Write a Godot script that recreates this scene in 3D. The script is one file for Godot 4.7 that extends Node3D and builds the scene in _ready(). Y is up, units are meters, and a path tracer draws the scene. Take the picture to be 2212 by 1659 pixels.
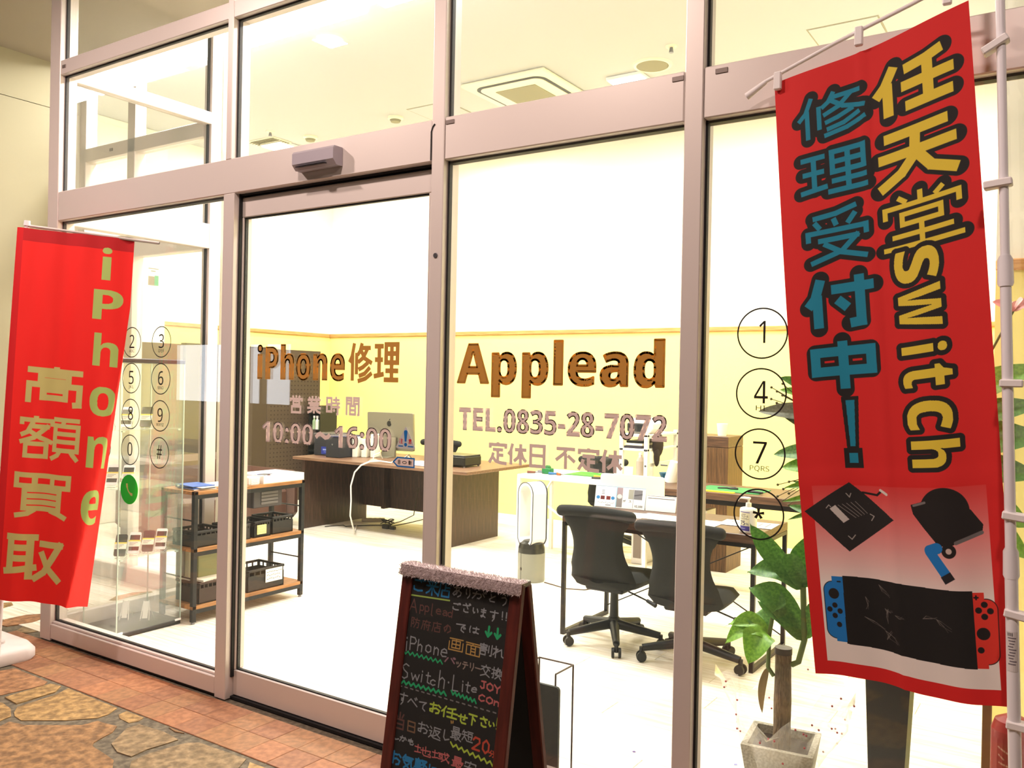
extends Node3D
# Repair-shop front in an arcade: x runs along the facade, y is up, z points out of the shop. Metres.

const GZ := -0.036      # plane of the fixed panes
const DZ := -0.062      # plane of the sliding door's pane
const CEIL := 4.05
var M := {}
var rng := RandomNumberGenerator.new()
var used := {}

# ---------------------------------------------------------------- mesh builder
class MB:
	var v := PackedVector3Array()
	var n := PackedVector3Array()
	var t := PackedVector2Array()

	func tri(a: Vector3, b: Vector3, c: Vector3, na: Vector3, nb: Vector3, nc: Vector3, ua := Vector2.ZERO, ub := Vector2.ZERO, uc := Vector2.ZERO) -> void:
		if (b - a).cross(c - a).dot(na + nb + nc) > 0.0:
			v.append_array([a, c, b]); n.append_array([na, nc, nb]); t.append_array([ua, uc, ub])
		else:
			v.append_array([a, b, c]); n.append_array([na, nb, nc]); t.append_array([ua, ub, uc])

	func flat3(a: Vector3, b: Vector3, c: Vector3, out: Vector3) -> void:
		var k := (b - a).cross(c - a).normalized()
		if k.dot(out) < 0.0: k = -k
		tri(a, b, c, k, k, k)

	func quad(a: Vector3, b: Vector3, c: Vector3, d: Vector3, out: Vector3, uv := Rect2(0, 0, 1, 1)) -> void:
		var k := (c - a).cross(d - b).normalized()
		if k.dot(out) < 0.0: k = -k
		var u0 := uv.position; var u1 := Vector2(uv.end.x, uv.position.y); var u2 := uv.end; var u3 := Vector2(uv.position.x, uv.end.y)
		tri(a, b, c, k, k, k, u0, u1, u2); tri(a, c, d, k, k, k, u0, u2, u3)

	func box(c: Vector3, s: Vector3, bev := 0.0, bas := Basis()) -> MB:
		var h := s * 0.5
		bev = minf(bev, minf(h.x, minf(h.y, h.z)) * 0.98)
		var ax := [Vector3.RIGHT, Vector3.UP, Vector3.BACK]
		for i in 3:
			var j := (i + 1) % 3; var k := (i + 2) % 3
			for sg in [-1.0, 1.0]:
				var o: Vector3 = ax[i] * h[i] * sg
				var p: Vector3 = ax[j] * (h[j] - bev); var q: Vector3 = ax[k] * (h[k] - bev)
				quad(c + bas * (o - p + q), c + bas * (o + p + q), c + bas * (o + p - q), c + bas * (o - p - q), bas * (ax[i] * sg))
		if bev > 0.0:
			for i in 3:
				var j := (i + 1) % 3; var k := (i + 2) % 3
				for sj in [-1.0, 1.0]:
					for sk in [-1.0, 1.0]:
						var l: Vector3 = ax[i] * (h[i] - bev)
						var p: Vector3 = ax[j] * sj * h[j] + ax[k] * sk * (h[k] - bev)
						var q: Vector3 = ax[j] * sj * (h[j] - bev) + ax[k] * sk * h[k]
						quad(c + bas * (p - l), c + bas * (p + l), c + bas * (q + l), c + bas * (q - l), bas * (ax[j] * sj + ax[k] * sk))
			for sx in [-1.0, 1.0]:
				for sy in [-1.0, 1.0]:
					for sz in [-1.0, 1.0]:
						flat3(c + bas * Vector3(sx * h.x, sy * (h.y - bev), sz * (h.z - bev)), c + bas * Vector3(sx * (h.x - bev), sy * h.y, sz * (h.z - bev)), c + bas * Vector3(sx * (h.x - bev), sy * (h.y - bev), sz * h.z), bas * Vector3(sx, sy, sz))
		return self

	func bx(x0: float, x1: float, y0: float, y1: float, z0: float, z1: float, bev := 0.0) -> MB:
		return box(Vector3((x0 + x1) / 2, (y0 + y1) / 2, (z0 + z1) / 2), Vector3(absf(x1 - x0), absf(y1 - y0), absf(z1 - z0)), bev)

	func frame_of(d: Vector3) -> Array:
		var up := Vector3.UP if absf(d.y) < 0.95 else Vector3.RIGHT
		var a := d.cross(up).normalized()
		return [a, a.cross(d).normalized()]

	func cyl(a: Vector3, b: Vector3, r0: float, r1 := -1.0, seg := 12, caps := true) -> MB:
		if r1 < 0.0: r1 = r0
		var d := (b - a).normalized(); var f := frame_of(d)
		for i in seg:
			var t0 := TAU * i / seg; var t1 := TAU * (i + 1) / seg
			var e0: Vector3 = f[0] * cos(t0) + f[1] * sin(t0); var e1: Vector3 = f[0] * cos(t1) + f[1] * sin(t1)
			var u0 := float(i) / seg; var u1 := float(i + 1) / seg
			tri(a + e0 * r0, a + e1 * r0, b + e1 * r1, e0, e1, e1, Vector2(u0, 1), Vector2(u1, 1), Vector2(u1, 0))
			tri(a + e0 * r0, b + e1 * r1, b + e0 * r1, e0, e1, e0, Vector2(u0, 1), Vector2(u1, 0), Vector2(u0, 0))
			if caps:
				if r0 > 0.0: tri(a, a + e0 * r0, a + e1 * r0, -d, -d, -d)
				if r1 > 0.0: tri(b, b + e0 * r1, b + e1 * r1, d, d, d)
		return self

	func tube(p: Array, r: float, seg := 7) -> MB:
		var rings := []
		var side := Vector3.ZERO
		for i in p.size():
			var d: Vector3 = ((p[mini(i + 1, p.size() - 1)] as Vector3) - (p[maxi(i - 1, 0)] as Vector3)).normalized()
			if side == Vector3.ZERO: side = frame_of(d)[0]
			side = (side - d * side.dot(d)).normalized()
			var o := side.cross(d)
			var ring := []
			for k in seg:
				ring.append(side * cos(TAU * k / seg) + o * sin(TAU * k / seg))
			rings.append(ring)
		for i in p.size() - 1:
			for k in seg:
				var k2 := (k + 1) % seg
				var a0: Vector3 = rings[i][k]; var a1: Vector3 = rings[i][k2]; var b0: Vector3 = rings[i + 1][k]; var b1: Vector3 = rings[i + 1][k2]
				tri(p[i] + a0 * r, p[i] + a1 * r, p[i + 1] + b1 * r, a0, a1, b1)
				tri(p[i] + a0 * r, p[i + 1] + b1 * r, p[i + 1] + b0 * r, a0, b1, b0)
		return self

	# profile: (radius, height) pairs from bottom to top; ry scales the second axis for oval bodies
	func lathe(prof: Array, seg := 20, at := Transform3D(), oval := 1.0) -> MB:
		for i in prof.size() - 1:
			var p: Vector2 = prof[i]; var q: Vector2 = prof[i + 1]
			var sl := Vector2(q.y - p.y, p.x - q.x).normalized()
			for k in seg:
				var t0 := TAU * k / seg; var t1 := TAU * (k + 1) / seg
				var c0 := Vector3(cos(t0), 0, sin(t0) * oval); var c1 := Vector3(cos(t1), 0, sin(t1) * oval)
				var n0: Vector3 = (at.basis * Vector3(cos(t0) * sl.x, sl.y, sin(t0) * sl.x / oval)).normalized(); var n1: Vector3 = (at.basis * Vector3(cos(t1) * sl.x, sl.y, sin(t1) * sl.x / oval)).normalized()
				var a := at * (c0 * p.x + Vector3(0, p.y, 0)); var b := at * (c1 * p.x + Vector3(0, p.y, 0))
				var c := at * (c1 * q.x + Vector3(0, q.y, 0)); var d := at * (c0 * q.x + Vector3(0, q.y, 0))
				var u0 := float(k) / seg; var u1 := float(k + 1) / seg
				if p.x > 0.0: tri(a, b, c, n0, n1, n1, Vector2(u0, 1), Vector2(u1, 1), Vector2(u1, 0))
				if q.x > 0.0: tri(a, c, d, n0, n1, n0, Vector2(u0, 1), Vector2(u1, 0), Vector2(u0, 0))
		return self

	# outline in x,y pushed from z0 to z1, through a transform
	func prism(poly: PackedVector2Array, z0: float, z1: float, at := Transform3D(), sides := true) -> MB:
		var ix := Geometry2D.triangulate_polygon(poly)
		for i in range(0, ix.size(), 3):
			for z in ([z0, z1] if z0 != z1 else [z0]):
				var o := at.basis * Vector3(0, 0, 1 if z == maxf(z0, z1) else -1)
				flat3(at * Vector3(poly[ix[i]].x, poly[ix[i]].y, z), at * Vector3(poly[ix[i + 1]].x, poly[ix[i + 1]].y, z), at * Vector3(poly[ix[i + 2]].x, poly[ix[i + 2]].y, z), o)
		if sides and z0 != z1:
			var cw := Geometry2D.is_polygon_clockwise(poly)
			for i in poly.size():
				var p := poly[i]; var q := poly[(i + 1) % poly.size()]
				var e := q - p
				var o2 := Vector2(e.y, -e.x) * (-1.0 if cw else 1.0)
				quad(at * Vector3(p.x, p.y, z0), at * Vector3(q.x, q.y, z0), at * Vector3(q.x, q.y, z1), at * Vector3(p.x, p.y, z1), at.basis * Vector3(o2.x, o2.y, 0))
		return self

	func ball(c: Vector3, r: Vector3, seg := 12, rows := 8) -> MB:
		for j in rows:
			var f0 := PI * j / rows - PI / 2; var f1 := PI * (j + 1) / rows - PI / 2
			for i in seg:
				var t0 := TAU * i / seg; var t1 := TAU * (i + 1) / seg
				var e := [Vector3(cos(f0) * cos(t0), sin(f0), cos(f0) * sin(t0)), Vector3(cos(f0) * cos(t1), sin(f0), cos(f0) * sin(t1)), Vector3(cos(f1) * cos(t1), sin(f1), cos(f1) * sin(t1)), Vector3(cos(f1) * cos(t0), sin(f1), cos(f1) * sin(t0))]
				if j > 0: tri(c + e[0] * r, c + e[1] * r, c + e[2] * r, (e[0] / r).normalized(), (e[1] / r).normalized(), (e[2] / r).normalized())
				if j < rows - 1: tri(c + e[0] * r, c + e[2] * r, c + e[3] * r, (e[0] / r).normalized(), (e[2] / r).normalized(), (e[3] / r).normalized())
		return self

	# a smooth sheet over a grid of points g[row][col], with uv across it
	func sheet(g: Array, thick := 0.0) -> MB:
		var rows := g.size(); var cols: int = g[0].size()
		var nr := []
		for j in rows:
			var l := []
			for i in cols:
				var du: Vector3 = g[j][mini(i + 1, cols - 1)] - g[j][maxi(i - 1, 0)]
				var dv: Vector3 = g[mini(j + 1, rows - 1)][i] - g[maxi(j - 1, 0)][i]
				l.append(dv.cross(du).normalized())
			nr.append(l)
		for s in ([0.0] if thick == 0.0 else [0.5, -0.5]):
			var k := -1.0 if s < 0.0 else 1.0
			for j in rows - 1:
				for i in cols - 1:
					var q := [[j, i], [j, i + 1], [j + 1, i + 1], [j + 1, i]]
					var p := []; var m := []; var u := []
					for e in q:
						p.append(g[e[0]][e[1]] + nr[e[0]][e[1]] * thick * s); m.append(nr[e[0]][e[1]] * k); u.append(Vector2(float(e[1]) / (cols - 1), float(e[0]) / (rows - 1)))
					tri(p[0], p[1], p[2], m[0], m[1], m[2], u[0], u[1], u[2]); tri(p[0], p[2], p[3], m[0], m[2], m[3], u[0], u[2], u[3])
		return self

	func mesh() -> ArrayMesh:
		var a := []
		a.resize(Mesh.ARRAY_MAX)
		a[Mesh.ARRAY_VERTEX] = v; a[Mesh.ARRAY_NORMAL] = n; a[Mesh.ARRAY_TEX_UV] = t
		var m := ArrayMesh.new()
		m.add_surface_from_arrays(Mesh.PRIMITIVE_TRIANGLES, a)
		return m

# ---------------------------------------------------------------- flat print
class Ras:
	var w: int
	var h: int
	var d := PackedByteArray()

	func _init(ww: int, hh: int, c: Color) -> void:
		w = ww; h = hh
		var im := Image.create(w, h, false, Image.FORMAT_RGBA8)
		im.fill(c); d = im.get_data()

	func put(x: int, y: int, c: Color, k: float) -> void:
		var i := (y * w + x) * 4
		d[i] = int(lerpf(d[i], c.r8, k)); d[i + 1] = int(lerpf(d[i + 1], c.g8, k)); d[i + 2] = int(lerpf(d[i + 2], c.b8, k))

	func rect(x0: float, y0: float, x1: float, y1: float, c: Color) -> void:
		for y in range(maxi(0, int(y0)), mini(h, int(y1))):
			for x in range(maxi(0, int(x0)), mini(w, int(x1))):
				put(x, y, c, 1.0)

	func seg(a: Vector2, b: Vector2, wd: float, c: Color, round_ends := true, more0 := 0.0, more1 := 0.0) -> void:
		var e := b - a
		var l := maxf(e.length(), 0.001)
		var u := e / l
		a -= u * more0; l += more0 + more1; b = a + u * l
		var r := wd / 2
		for y in range(maxi(0, int(minf(a.y, b.y) - r - 1)), mini(h, int(maxf(a.y, b.y) + r + 2))):
			for x in range(maxi(0, int(minf(a.x, b.x) - r - 1)), mini(w, int(maxf(a.x, b.x) + r + 2))):
				var p := Vector2(x + 0.5, y + 0.5) - a
				var al := p.dot(u)
				var s := absf(p.cross(u)) - r
				if round_ends:
					if al < 0.0: s = p.length() - r
					elif al > l: s = p.distance_to(u * l) - r
				else:
					s = maxf(s, maxf(-al, al - l))
				if s < 0.5: put(x, y, c, minf(1.0, 0.5 - s))

	func disc(o: Vector2, r: float, c: Color) -> void:
		seg(o, o + Vector2(0.01, 0), r * 2, c)

	func poly(p: PackedVector2Array, c: Color) -> void:
		var ix := Geometry2D.triangulate_polygon(p)
		for i in range(0, ix.size(), 3): tri(p[ix[i]], p[ix[i + 1]], p[ix[i + 2]], c)

	func tri(a: Vector2, b: Vector2, c: Vector2, k: Color) -> void:
		if (b - a).cross(c - a) < 0.0:
			var q := b; b = c; c = q
		for y in range(maxi(0, int(minf(a.y, minf(b.y, c.y)))), mini(h, int(maxf(a.y, maxf(b.y, c.y))) + 2)):
			for x in range(maxi(0, int(minf(a.x, minf(b.x, c.x)))), mini(w, int(maxf(a.x, maxf(b.x, c.x))) + 2)):
				var p := Vector2(x + 0.5, y + 0.5)
				if (b - a).cross(p - a) >= -0.01 and (c - b).cross(p - b) >= -0.01 and (a - c).cross(p - c) >= -0.01: put(x, y, k, 1.0)

	func tex() -> ImageTexture:
		return ImageTexture.create_from_image(Image.create_from_data(w, h, false, Image.FORMAT_RGBA8, d))

# ---------------------------------------------------------------- strokes of the written characters, on a 100 x 100 field, xxyy per point
const STROKES := {
	"任": "2804 1636 0454;1934 1998;8606 6614 4018;3650 9850;6816 6890;4090 9690",
	"天": "1312 8712;0545 9545;5012 4852 3276 0596;5048 6678 9596",
	"堂": "5002 5020;2406 3418;7606 6618;0842 0823 9223 9242;2838 7238 7256 2856 2838;1576 8576;5058 5096;0496 9696",
	"修": "2404 1536 0452;1732 1798;3428 3482;5604 4824 3834;5216 9216;8016 6240 4052;5020 6842 9854;8252 6064 4270;9064 6880 4486;9878 7292 4099",
	"理": "0412 4012;0645 3845;0286 4280;2312 2384;5008 9408 9452 5052 5008;5030 9430;7208 7294;4872 9872;4294 9994",
	"受": "8003 5012 1615;1822 2636;4620 5034;7816 6634;0858 0842 9242 9258;2258 7858 5682 1098;3064 5584 9298",
	"付": "2404 1540 0456;1834 1898;3826 9826;7804 7892 6294;4646 6064",
	"中": "1024 9024 9062 1062 1024;5004 5098",
	"！": "5004 5062;5086 5096",
	"高": "5002 5014;0614 9414;2824 7224 7240 2840 2824;1098 1050 9050 9094 8096;3262 6862 6882 3282 3262",
	"額": "2802 2812;0624 0612 5212 5224;2416 1640 0548;2026 4426 2652 0464;2038 3652 5462;1466 4466 4494 1494 1466;5406 9806;7406 7020;5820 9620 9676 5876 5820;5838 9638;5856 9656;6878 6488 5298;8678 9086 9898",
	"買": "0806 9206 9230 0830 0806;3606 3630;6406 6430;2238 7838 7880 2280 2238;2252 7852;2266 7866;3882 2892 0898;6282 7888 9298",
	"取": "0410 5410;1210 1278;0282 5472;4210 4298;1232 4232;1254 4254;5622 9422 8250 6880 4898;6038 7470 9898",
	"営": "2204 3016;4802 5214;7804 6816;0836 0822 9222 9236;2834 7234 7252 2852 2834;4852 4062;1864 8264 8296 1896 1864",
	"業": "3802 3822;6202 6222;1608 2422;8408 7422;0624 9424;3028 3640;7028 6440;1042 9042;2054 8054;0468 9668;5042 5098;4470 2886 0694;5670 7286 9494",
	"時": "0610 3810 3882 0682 0610;0644 3844;4820 9420;7002 7038;4038 9838;4258 9858;8240 8294 7296;5270 6082",
	"間": "0898 0806 4206 4236 0836;0820 4220;9236 5836 5806 9206 9292 8296;5820 9220;3248 6848 6892 3292 3248;3270 6870",
	"定": "5002 5014;0830 0814 9214 9230;2236 7836;5036 5090;5060 8060;2650 2070 0496;2270 4088 6694 9896",
	"休": "2604 1638 0454;1834 1898;3830 9830;6804 6898;6632 5664 3482;7032 8064 9882",
	"日": "1608 8408 8496 1696 1608;1650 8450",
	"不": "0612 9412;5612 4034 0462;5030 5098;6040 9466",
	"注": "1008 2416;0434 1842;0694 1672 2456;6002 6814;3826 9626;4256 9256;3494 9894;6626 6694",
	"意": "5002 5010;1412 8612;3014 3624;6814 6224;0626 9426;2434 7634 7662 2462 2434;2448 7648;1672 0894;3070 3292 7094 7280;5068 5678;8270 9490",
	"自": "5402 4416;1616 8416 8498 1698 1616;1642 8442;1668 8468",
	"動": "5006 0810;0422 5622;1032 5032 5062 1062 1032;1048 5048;3008 3090;0876 5276;0290 5688;6030 9830 9494 8096;7806 7658 5698",
	"来": "1218 8818;2426 3440;7826 6840;0444 9644;5002 5098;4846 2876 0490;5246 7276 9690",
	"店": "5002 5012;1014 9614;1414 1250 0296;5426 5458;5440 8840;3094 3058 8658 8694 3094",
	"防": "0606 0698;0606 3406 2034 3452 2866 1064;6604 6618;4020 9820;6020 5660 3898;5844 9044 8692 7296",
	"府": "5002 5012;1014 9614;1414 1250 0296;4424 2850;3644 3696;4846 9846;8226 8292 7294;5658 6472",
	"画": "0806 9206;2420 7620 7676 2476 2420;2448 7648;5006 5076;0630 0694 9494 9430",
	"面": "0408 9608;5008 4422;0824 9224 9296 0896 0824;3624 3696;6424 6496;3648 6448;3670 6470",
	"割": "2802 2812;0424 0412 5412 5422;0828 5028;0840 5040;0252 5652;2820 2862;1066 4666 4696 1096 1066;6814 6870;9004 9092 8094",
	"交": "5002 5016;0618 9418;3426 1044;6626 9044;7042 5080 0698;3042 5678 9498",
	"換": "0226 3626;2004 2092 1094;0262 3450;6002 4824;5814 8214 7228;4460 4428 9628 9658;6028 5450;7828 8250;3864 9864;6860 6078 3898;7066 8484 9898",
	"下": "0612 9412;4812 4898;5436 8056",
	"当": "5004 5036;1812 3032;8212 7032;1244 8844 8896;1470 8870;0896 8896",
	"返": "4008 9410;4208 4050 3280;4230 8830 7256 4078;5036 6660 9480;0808 2022;0242 2242 1466 2678;0296 1876 4092 9896",
	"最": "2404 7604 7632 2432 2404;2418 7618;0642 9442;1642 1690;4442 4498;1656 4456;1670 4470;0288 5482;5054 9054 7480 5298;5662 7486 9698",
	"短": "1804 0626;1218 4418;0244 4844;2418 2456 0496;2660 4690;5208 9808;5824 9224 9250 5850 5824;6058 6476;9056 8476;4894 9894",
	"分": "3804 2832 0450;6004 7432 9850;2448 7448 7092 5694;4248 3478 1298",
	"地": "0230 3630;2006 2076;0282 3874;3848 9434 9070 8270;6604 6666;5020 5078 5892 9690 9674",
	"域": "0230 3230;1608 1676;0282 3472;3622 9822;4236 6036 6056 4256 4236;3876 6470;7204 7650 9894 9878;9236 8064 5696;8406 9414",
	"安": "5002 5014;0828 0814 9214 9228;4628 3258 7890;7450 6076 1098;0450 9650",
	"気": "2602 0630;2214 9014;2428 8028;1042 7642 7872 9696 9876;1856 6292;6056 1894",
	"軽": "0412 4812;0824 4424 4454 0854 0824;0838 4438;0268 5068;2602 2698;5408 9208 7628 5242;5814 7432 9844;5660 9660;7442 7494;5294 9894",
	"ご": "2018 7016 6826;1862 2082 5090 8286;7804 8618;9002 9814",
	"あ": "1824 8020;4404 4040 4478;6636 5066 2488 1276 2854 6044 8860 8482 6096",
	"り": "2608 2440 3058;7006 7450 6476 4496",
	"が": "0434 6032 6660 5290 4086;3006 2450 0496;7424 8858;8004 8818;9202 9914",
	"と": "3006 4046;8024 4248 2068 3088 8090",
	"う": "3406 6214;1840 6032 8046 7078 4298",
	"ざ": "1026 8220;4204 7256;2666 2686 5094 7890;8202 9014;9200 9910",
	"い": "1820 1860 3488 4476;7624 8850 8866",
	"ま": "1820 8020;2040 7840;5004 5080 3090 2080 4472 8088",
	"す": "0620 9420;5604 5660 4066 4048 5650 5476 3898",
	"!": "5004 4864;4888 5090",
	"で": "0820 8814 5844 5676 8292;7444 8258;8640 9452",
	"は": "1606 1250 1890;4028 9426;7006 7080 5490 4680 6074 9490",
	"れ": "2404 2498;0628 3826 0678;2656 6424 6880 8490 9880",
	"バ": "3020 0884;6020 9280;7806 8618;8802 9614",
	"ッ": "1438 2256;3834 4452;8436 7070 4294",
	"テ": "2412 7612;0838 9238;5038 4670 2496",
	"リ": "2408 2460;7406 7450 4896",
	"ー": "0850 9250",
	"べ": "0464 3034 9682;6624 7636;7816 8828",
	"て": "0820 9214 5844 5676 8494",
	"お": "0824 6422;3404 3488 1284 1068 6050 8864 8288 6294;7618 9434",
	"せ": "0438 9630;7210 7054 5858;3016 3076 4492 8490",
	"さ": "1026 8620;4404 7454;2466 2686 5094 7890",
	"し": "2604 2270 3894 8276",
	"か": "0434 6032 6660 5290 4086;3006 2450 0496;7424 9258",
	"も": "4604 4070 4894 8090 8870;1428 7228;1050 7450",
	"～": "0462 1846 3440 5050 6660 8256 9642",
	"ア": "1414 8814 6040;5034 4670 2496", "ル": "2616 2460 0494;6008 6090 9660", "コ": "1420 8420 8486;1284 8884",
	"ハ": "3020 0884;6020 9280", "ン": "1220 3232;1288 6070 9030", "ド": "3004 3096;3040 8064;6210 7222;7804 8816", "ス": "1414 8014 5460 0892;5654 9290", "プ": "1018 8018 7056 3094;8804 9612", "レ": "3006 3092 9050",
	"A": "0298 4802 9898;2062 7862", "p": "1830 1899;1836 5028 8036 8858 7072 1870", "l": "4002 4090 6096", "e": "1262 8858 7636 4630 1448 1078 3494 8488", "a": "2040 5030 7844 8096;7858 3060 1278 3294 7884", "d": "8202 8296;8048 5034 1450 1478 4094 8080",
	"i": "5036 5096;4810 5016", "P": "2004 2098;2006 7008 8830 7050 2054", "h": "2002 2096;2056 5038 7850 7896", "o": "5034 1846 1482 5096 8682 8448 5034", "n": "2034 2096;2054 5036 7850 7896",
	"S": "8414 5004 1822 3644 7860 8284 5098 1288", "w": "0636 2696 5044 7496 9436", "t": "4410 4486 7894;1434 8434", "c": "8444 5034 1652 1682 5096 8484", "L": "2004 2096 8494", "J": "3206 9006;6606 6484 3496 1676", "O": "5004 1030 1074 5098 9074 9030 5004", "Y": "0604 4846 9404;4846 4698", "C": "8620 5004 1232 1272 5098 8882",
	"2": "1226 3006 7810 8438 1294 9094", "0": "5004 1830 1874 5098 8274 8230 5004", "↓": "5002 5096;1858 5098 8458", "の": "5014 4060 2484 1050 4816 8030 8870 5692",
	"に": "1606 1250 1890;4424 8820;4072 5484 8886", "・": "5048 5252", "6": "7006 3030 1468 3094 7092 8672 6254 2062", "_": "0450 9650", "~": "0438 1862 3238 4662 6038 7462 8838 9862", "-": "2050 7850",
}

func strokes(ch: String) -> Array:
	var out := []
	if not STROKES.has(ch): return out
	for s in (STROKES[ch] as String).split(";"):
		var p := PackedVector2Array()
		for q in s.split(" "):
			p.append(Vector2(q.substr(0, 2).to_int(), q.substr(2, 2).to_int()) / 100.0)
		out.append(p)
	return out

# segments of a character: [from, to, longer at the start, longer at the end, round]
func segments(ch: String) -> Array:
	var out := []
	for p in strokes(ch):
		var closed: bool = p.size() > 3 and p[0].distance_to(p[p.size() - 1]) < 0.01
		for i in p.size() - 1:
			var e: Vector2 = (p[i + 1] - p[i]).normalized()
			var k0 := 0.0; var k1 := 0.0
			var before = p[i - 1] if i > 0 else (p[p.size() - 2] if closed else null)
			var after = p[i + 2] if i + 2 < p.size() else (p[1] if closed else null)
			if before != null: k0 = 0.5 if (p[i] - before).normalized().dot(e) < 0.6 else 0.2
			if after != null: k1 = 0.5 if (after - p[i + 1]).normalized().dot(e) < 0.6 else 0.2
			out.append([p[i], p[i + 1], k0, k1])
	return out

# prints a character into a box; each corner goes through the transform (so that letters can be turned or slanted)
func print_char(r: Ras, ch: String, at: Transform2D, wd: float, c: Color, soft := false) -> void:
	for s in segments(ch):
		var a: Vector2 = at * (s[0] as Vector2); var b: Vector2 = at * (s[1] as Vector2)
		r.seg(a, b, wd, c, soft, 0.0 if soft else s[2] * wd, 0.0 if soft else s[3] * wd)

# cut-film character as flat strips on the plane z, facing out of the shop
func film_char(mb: MB, ch: String, x0: float, x1: float, y0: float, y1: float, wd: float, z: float) -> void:
	var k := 0
	for s in segments(ch):
		var a := Vector2(lerpf(x0, x1, s[0].x), lerpf(y1, y0, s[0].y)); var b := Vector2(lerpf(x0, x1, s[1].x), lerpf(y1, y0, s[1].y))
		var u := (b - a).normalized(); var p := Vector2(-u.y, u.x) * wd / 2
		a -= u * s[2] * wd; b += u * s[3] * wd
		var zz := z + k * 0.00001
		k += 1
		mb.quad(Vector3(a.x - p.x, a.y - p.y, zz), Vector3(b.x - p.x, b.y - p.y, zz), Vector3(b.x + p.x, b.y + p.y, zz), Vector3(a.x + p.x, a.y + p.y, zz), Vector3.BACK)

# triangles of Latin lettering: an array of Vector2 (y up), baseline at 0, height of an H = 1, left edge at 0; meta: width
func latin(text: String, bold := true, family := "Droid Sans") -> Array:
	var f := SystemFont.new()
	f.font_names = PackedStringArray([family])
	f.font_weight = 700 if bold else 400
	var base := 0.0; var cap := 1.0
	var pts := []
	for s in ["H", text]:
		var tm := TextMesh.new()
		tm.font = f; tm.text = s; tm.depth = 0.0; tm.font_size = 96; tm.pixel_size = 0.01; tm.curve_step = 1.0
		var a := tm.surface_get_arrays(0)
		var vs: PackedVector3Array = a[Mesh.ARRAY_VERTEX]
		var ix: PackedInt32Array = a[Mesh.ARRAY_INDEX] if a[Mesh.ARRAY_INDEX] != null else PackedInt32Array(range(vs.size()))
		var lo := Vector3(1e9, 1e9, 0); var hi := -lo
		for q in vs:
			lo = Vector3(minf(lo.x, q.x), minf(lo.y, q.y), 0); hi = Vector3(maxf(hi.x, q.x), maxf(hi.y, q.y), 0)
		if s == "H" and pts.is_empty():
			base = lo.y; cap = hi.y - lo.y
			if text != "H": continue
		for i in ix: pts.append(Vector2(vs[i].x - lo.x, vs[i].y - base) / cap)
		break
	return pts

func latin_film(mb: MB, text: String, x0: float, x1: float, y0: float, cap: float, z: float, bold := true, fat := 0.0) -> void:
	var p := latin(text, bold)
	var w := 0.0
	for q in p: w = maxf(w, q.x)
	var sx := (x1 - x0) / w
	for i in range(0, p.size(), 3):
		mb.flat3(Vector3(x0 + p[i].x * sx, y0 + p[i].y * cap, z), Vector3(x0 + p[i + 1].x * sx, y0 + p[i + 1].y * cap, z), Vector3(x0 + p[i + 2].x * sx, y0 + p[i + 2].y * cap, z), Vector3.BACK)
	if fat <= 0.0: return
	# heavier weight: a strip along every outer edge
	var seen := {}
	for i in range(0, p.size(), 3):
		for k in 3:
			var a: Vector2 = p[i + k]; var b: Vector2 = p[i + (k + 1) % 3]
			var key := [a.snapped(Vector2.ONE * 0.001), b.snapped(Vector2.ONE * 0.001)]
			key.sort()
			seen[key] = [a, b] if not seen.has(key) else []
	for key in seen:
		if seen[key].is_empty(): continue
		var a := Vector2(x0 + seen[key][0].x * sx, y0 + seen[key][0].y * cap); var b := Vector2(x0 + seen[key][1].x * sx, y0 + seen[key][1].y * cap)
		var u := (b - a).normalized() * fat / 2
		var q := Vector2(-u.y, u.x)
		a -= u * 0.6; b += u * 0.6
		mb.quad(Vector3(a.x - q.x, a.y - q.y, z), Vector3(b.x - q.x, b.y - q.y, z), Vector3(b.x + q.x, b.y + q.y, z), Vector3(a.x + q.x, a.y + q.y, z), Vector3.BACK)

# Latin lettering into a print; at maps (0..1 along, 0..1 up from the baseline to the cap line)
func latin_print(r: Ras, text: String, at: Transform2D, c: Color, edge := 0.0, edge_color := Color.BLACK, bold := true) -> void:
	var p := latin(text, bold)
	var w := 0.0
	for q in p: w = maxf(w, q.x)
	for pass_no in [0, 1]:
		if pass_no == 0 and edge <= 0.0: continue
		for i in range(0, p.size(), 3):
			var a := at * Vector2(p[i].x / w, p[i].y); var b := at * Vector2(p[i + 1].x / w, p[i + 1].y); var d := at * Vector2(p[i + 2].x / w, p[i + 2].y)
			if pass_no == 0:
				r.seg(a, b, edge, edge_color); r.seg(b, d, edge, edge_color); r.seg(d, a, edge, edge_color)
			else:
				r.tri(a, b, d, c)

# ---------------------------------------------------------------- things and parts
func thing(called: String, label: String, category: String, at := Vector3.ZERO, turn := 0.0, group := "") -> Node3D:
	var o := Node3D.new()
	o.name = numbered(called); add_child(o)
	o.position = at; o.rotation.y = turn
	return tag(o, label, category, group)

func tag(o: Node3D, label: String, category: String, group := "") -> Node3D:
	o.set_meta("label", label); o.set_meta("category", category)
	if group: o.set_meta("group", group)
	return o

func numbered(called: String) -> String:
	used[called] = used.get(called, -1) + 1
	return called if used[called] == 0 else "%s_%03d" % [called, used[called]]

func part(parent: Node3D, called: String, mb: MB, m: Material, label := "") -> MeshInstance3D:
	return part_mesh(parent, called, mb.mesh(), m, label)

func part_mesh(parent: Node3D, called: String, me: Mesh, m: Material, label := "") -> MeshInstance3D:
	var o := MeshInstance3D.new()
	o.name = numbered(called) if parent == self else called
	o.mesh = me; o.material_override = m
	parent.add_child(o, true)
	if label: o.set_meta("label", label)
	return o

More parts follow.
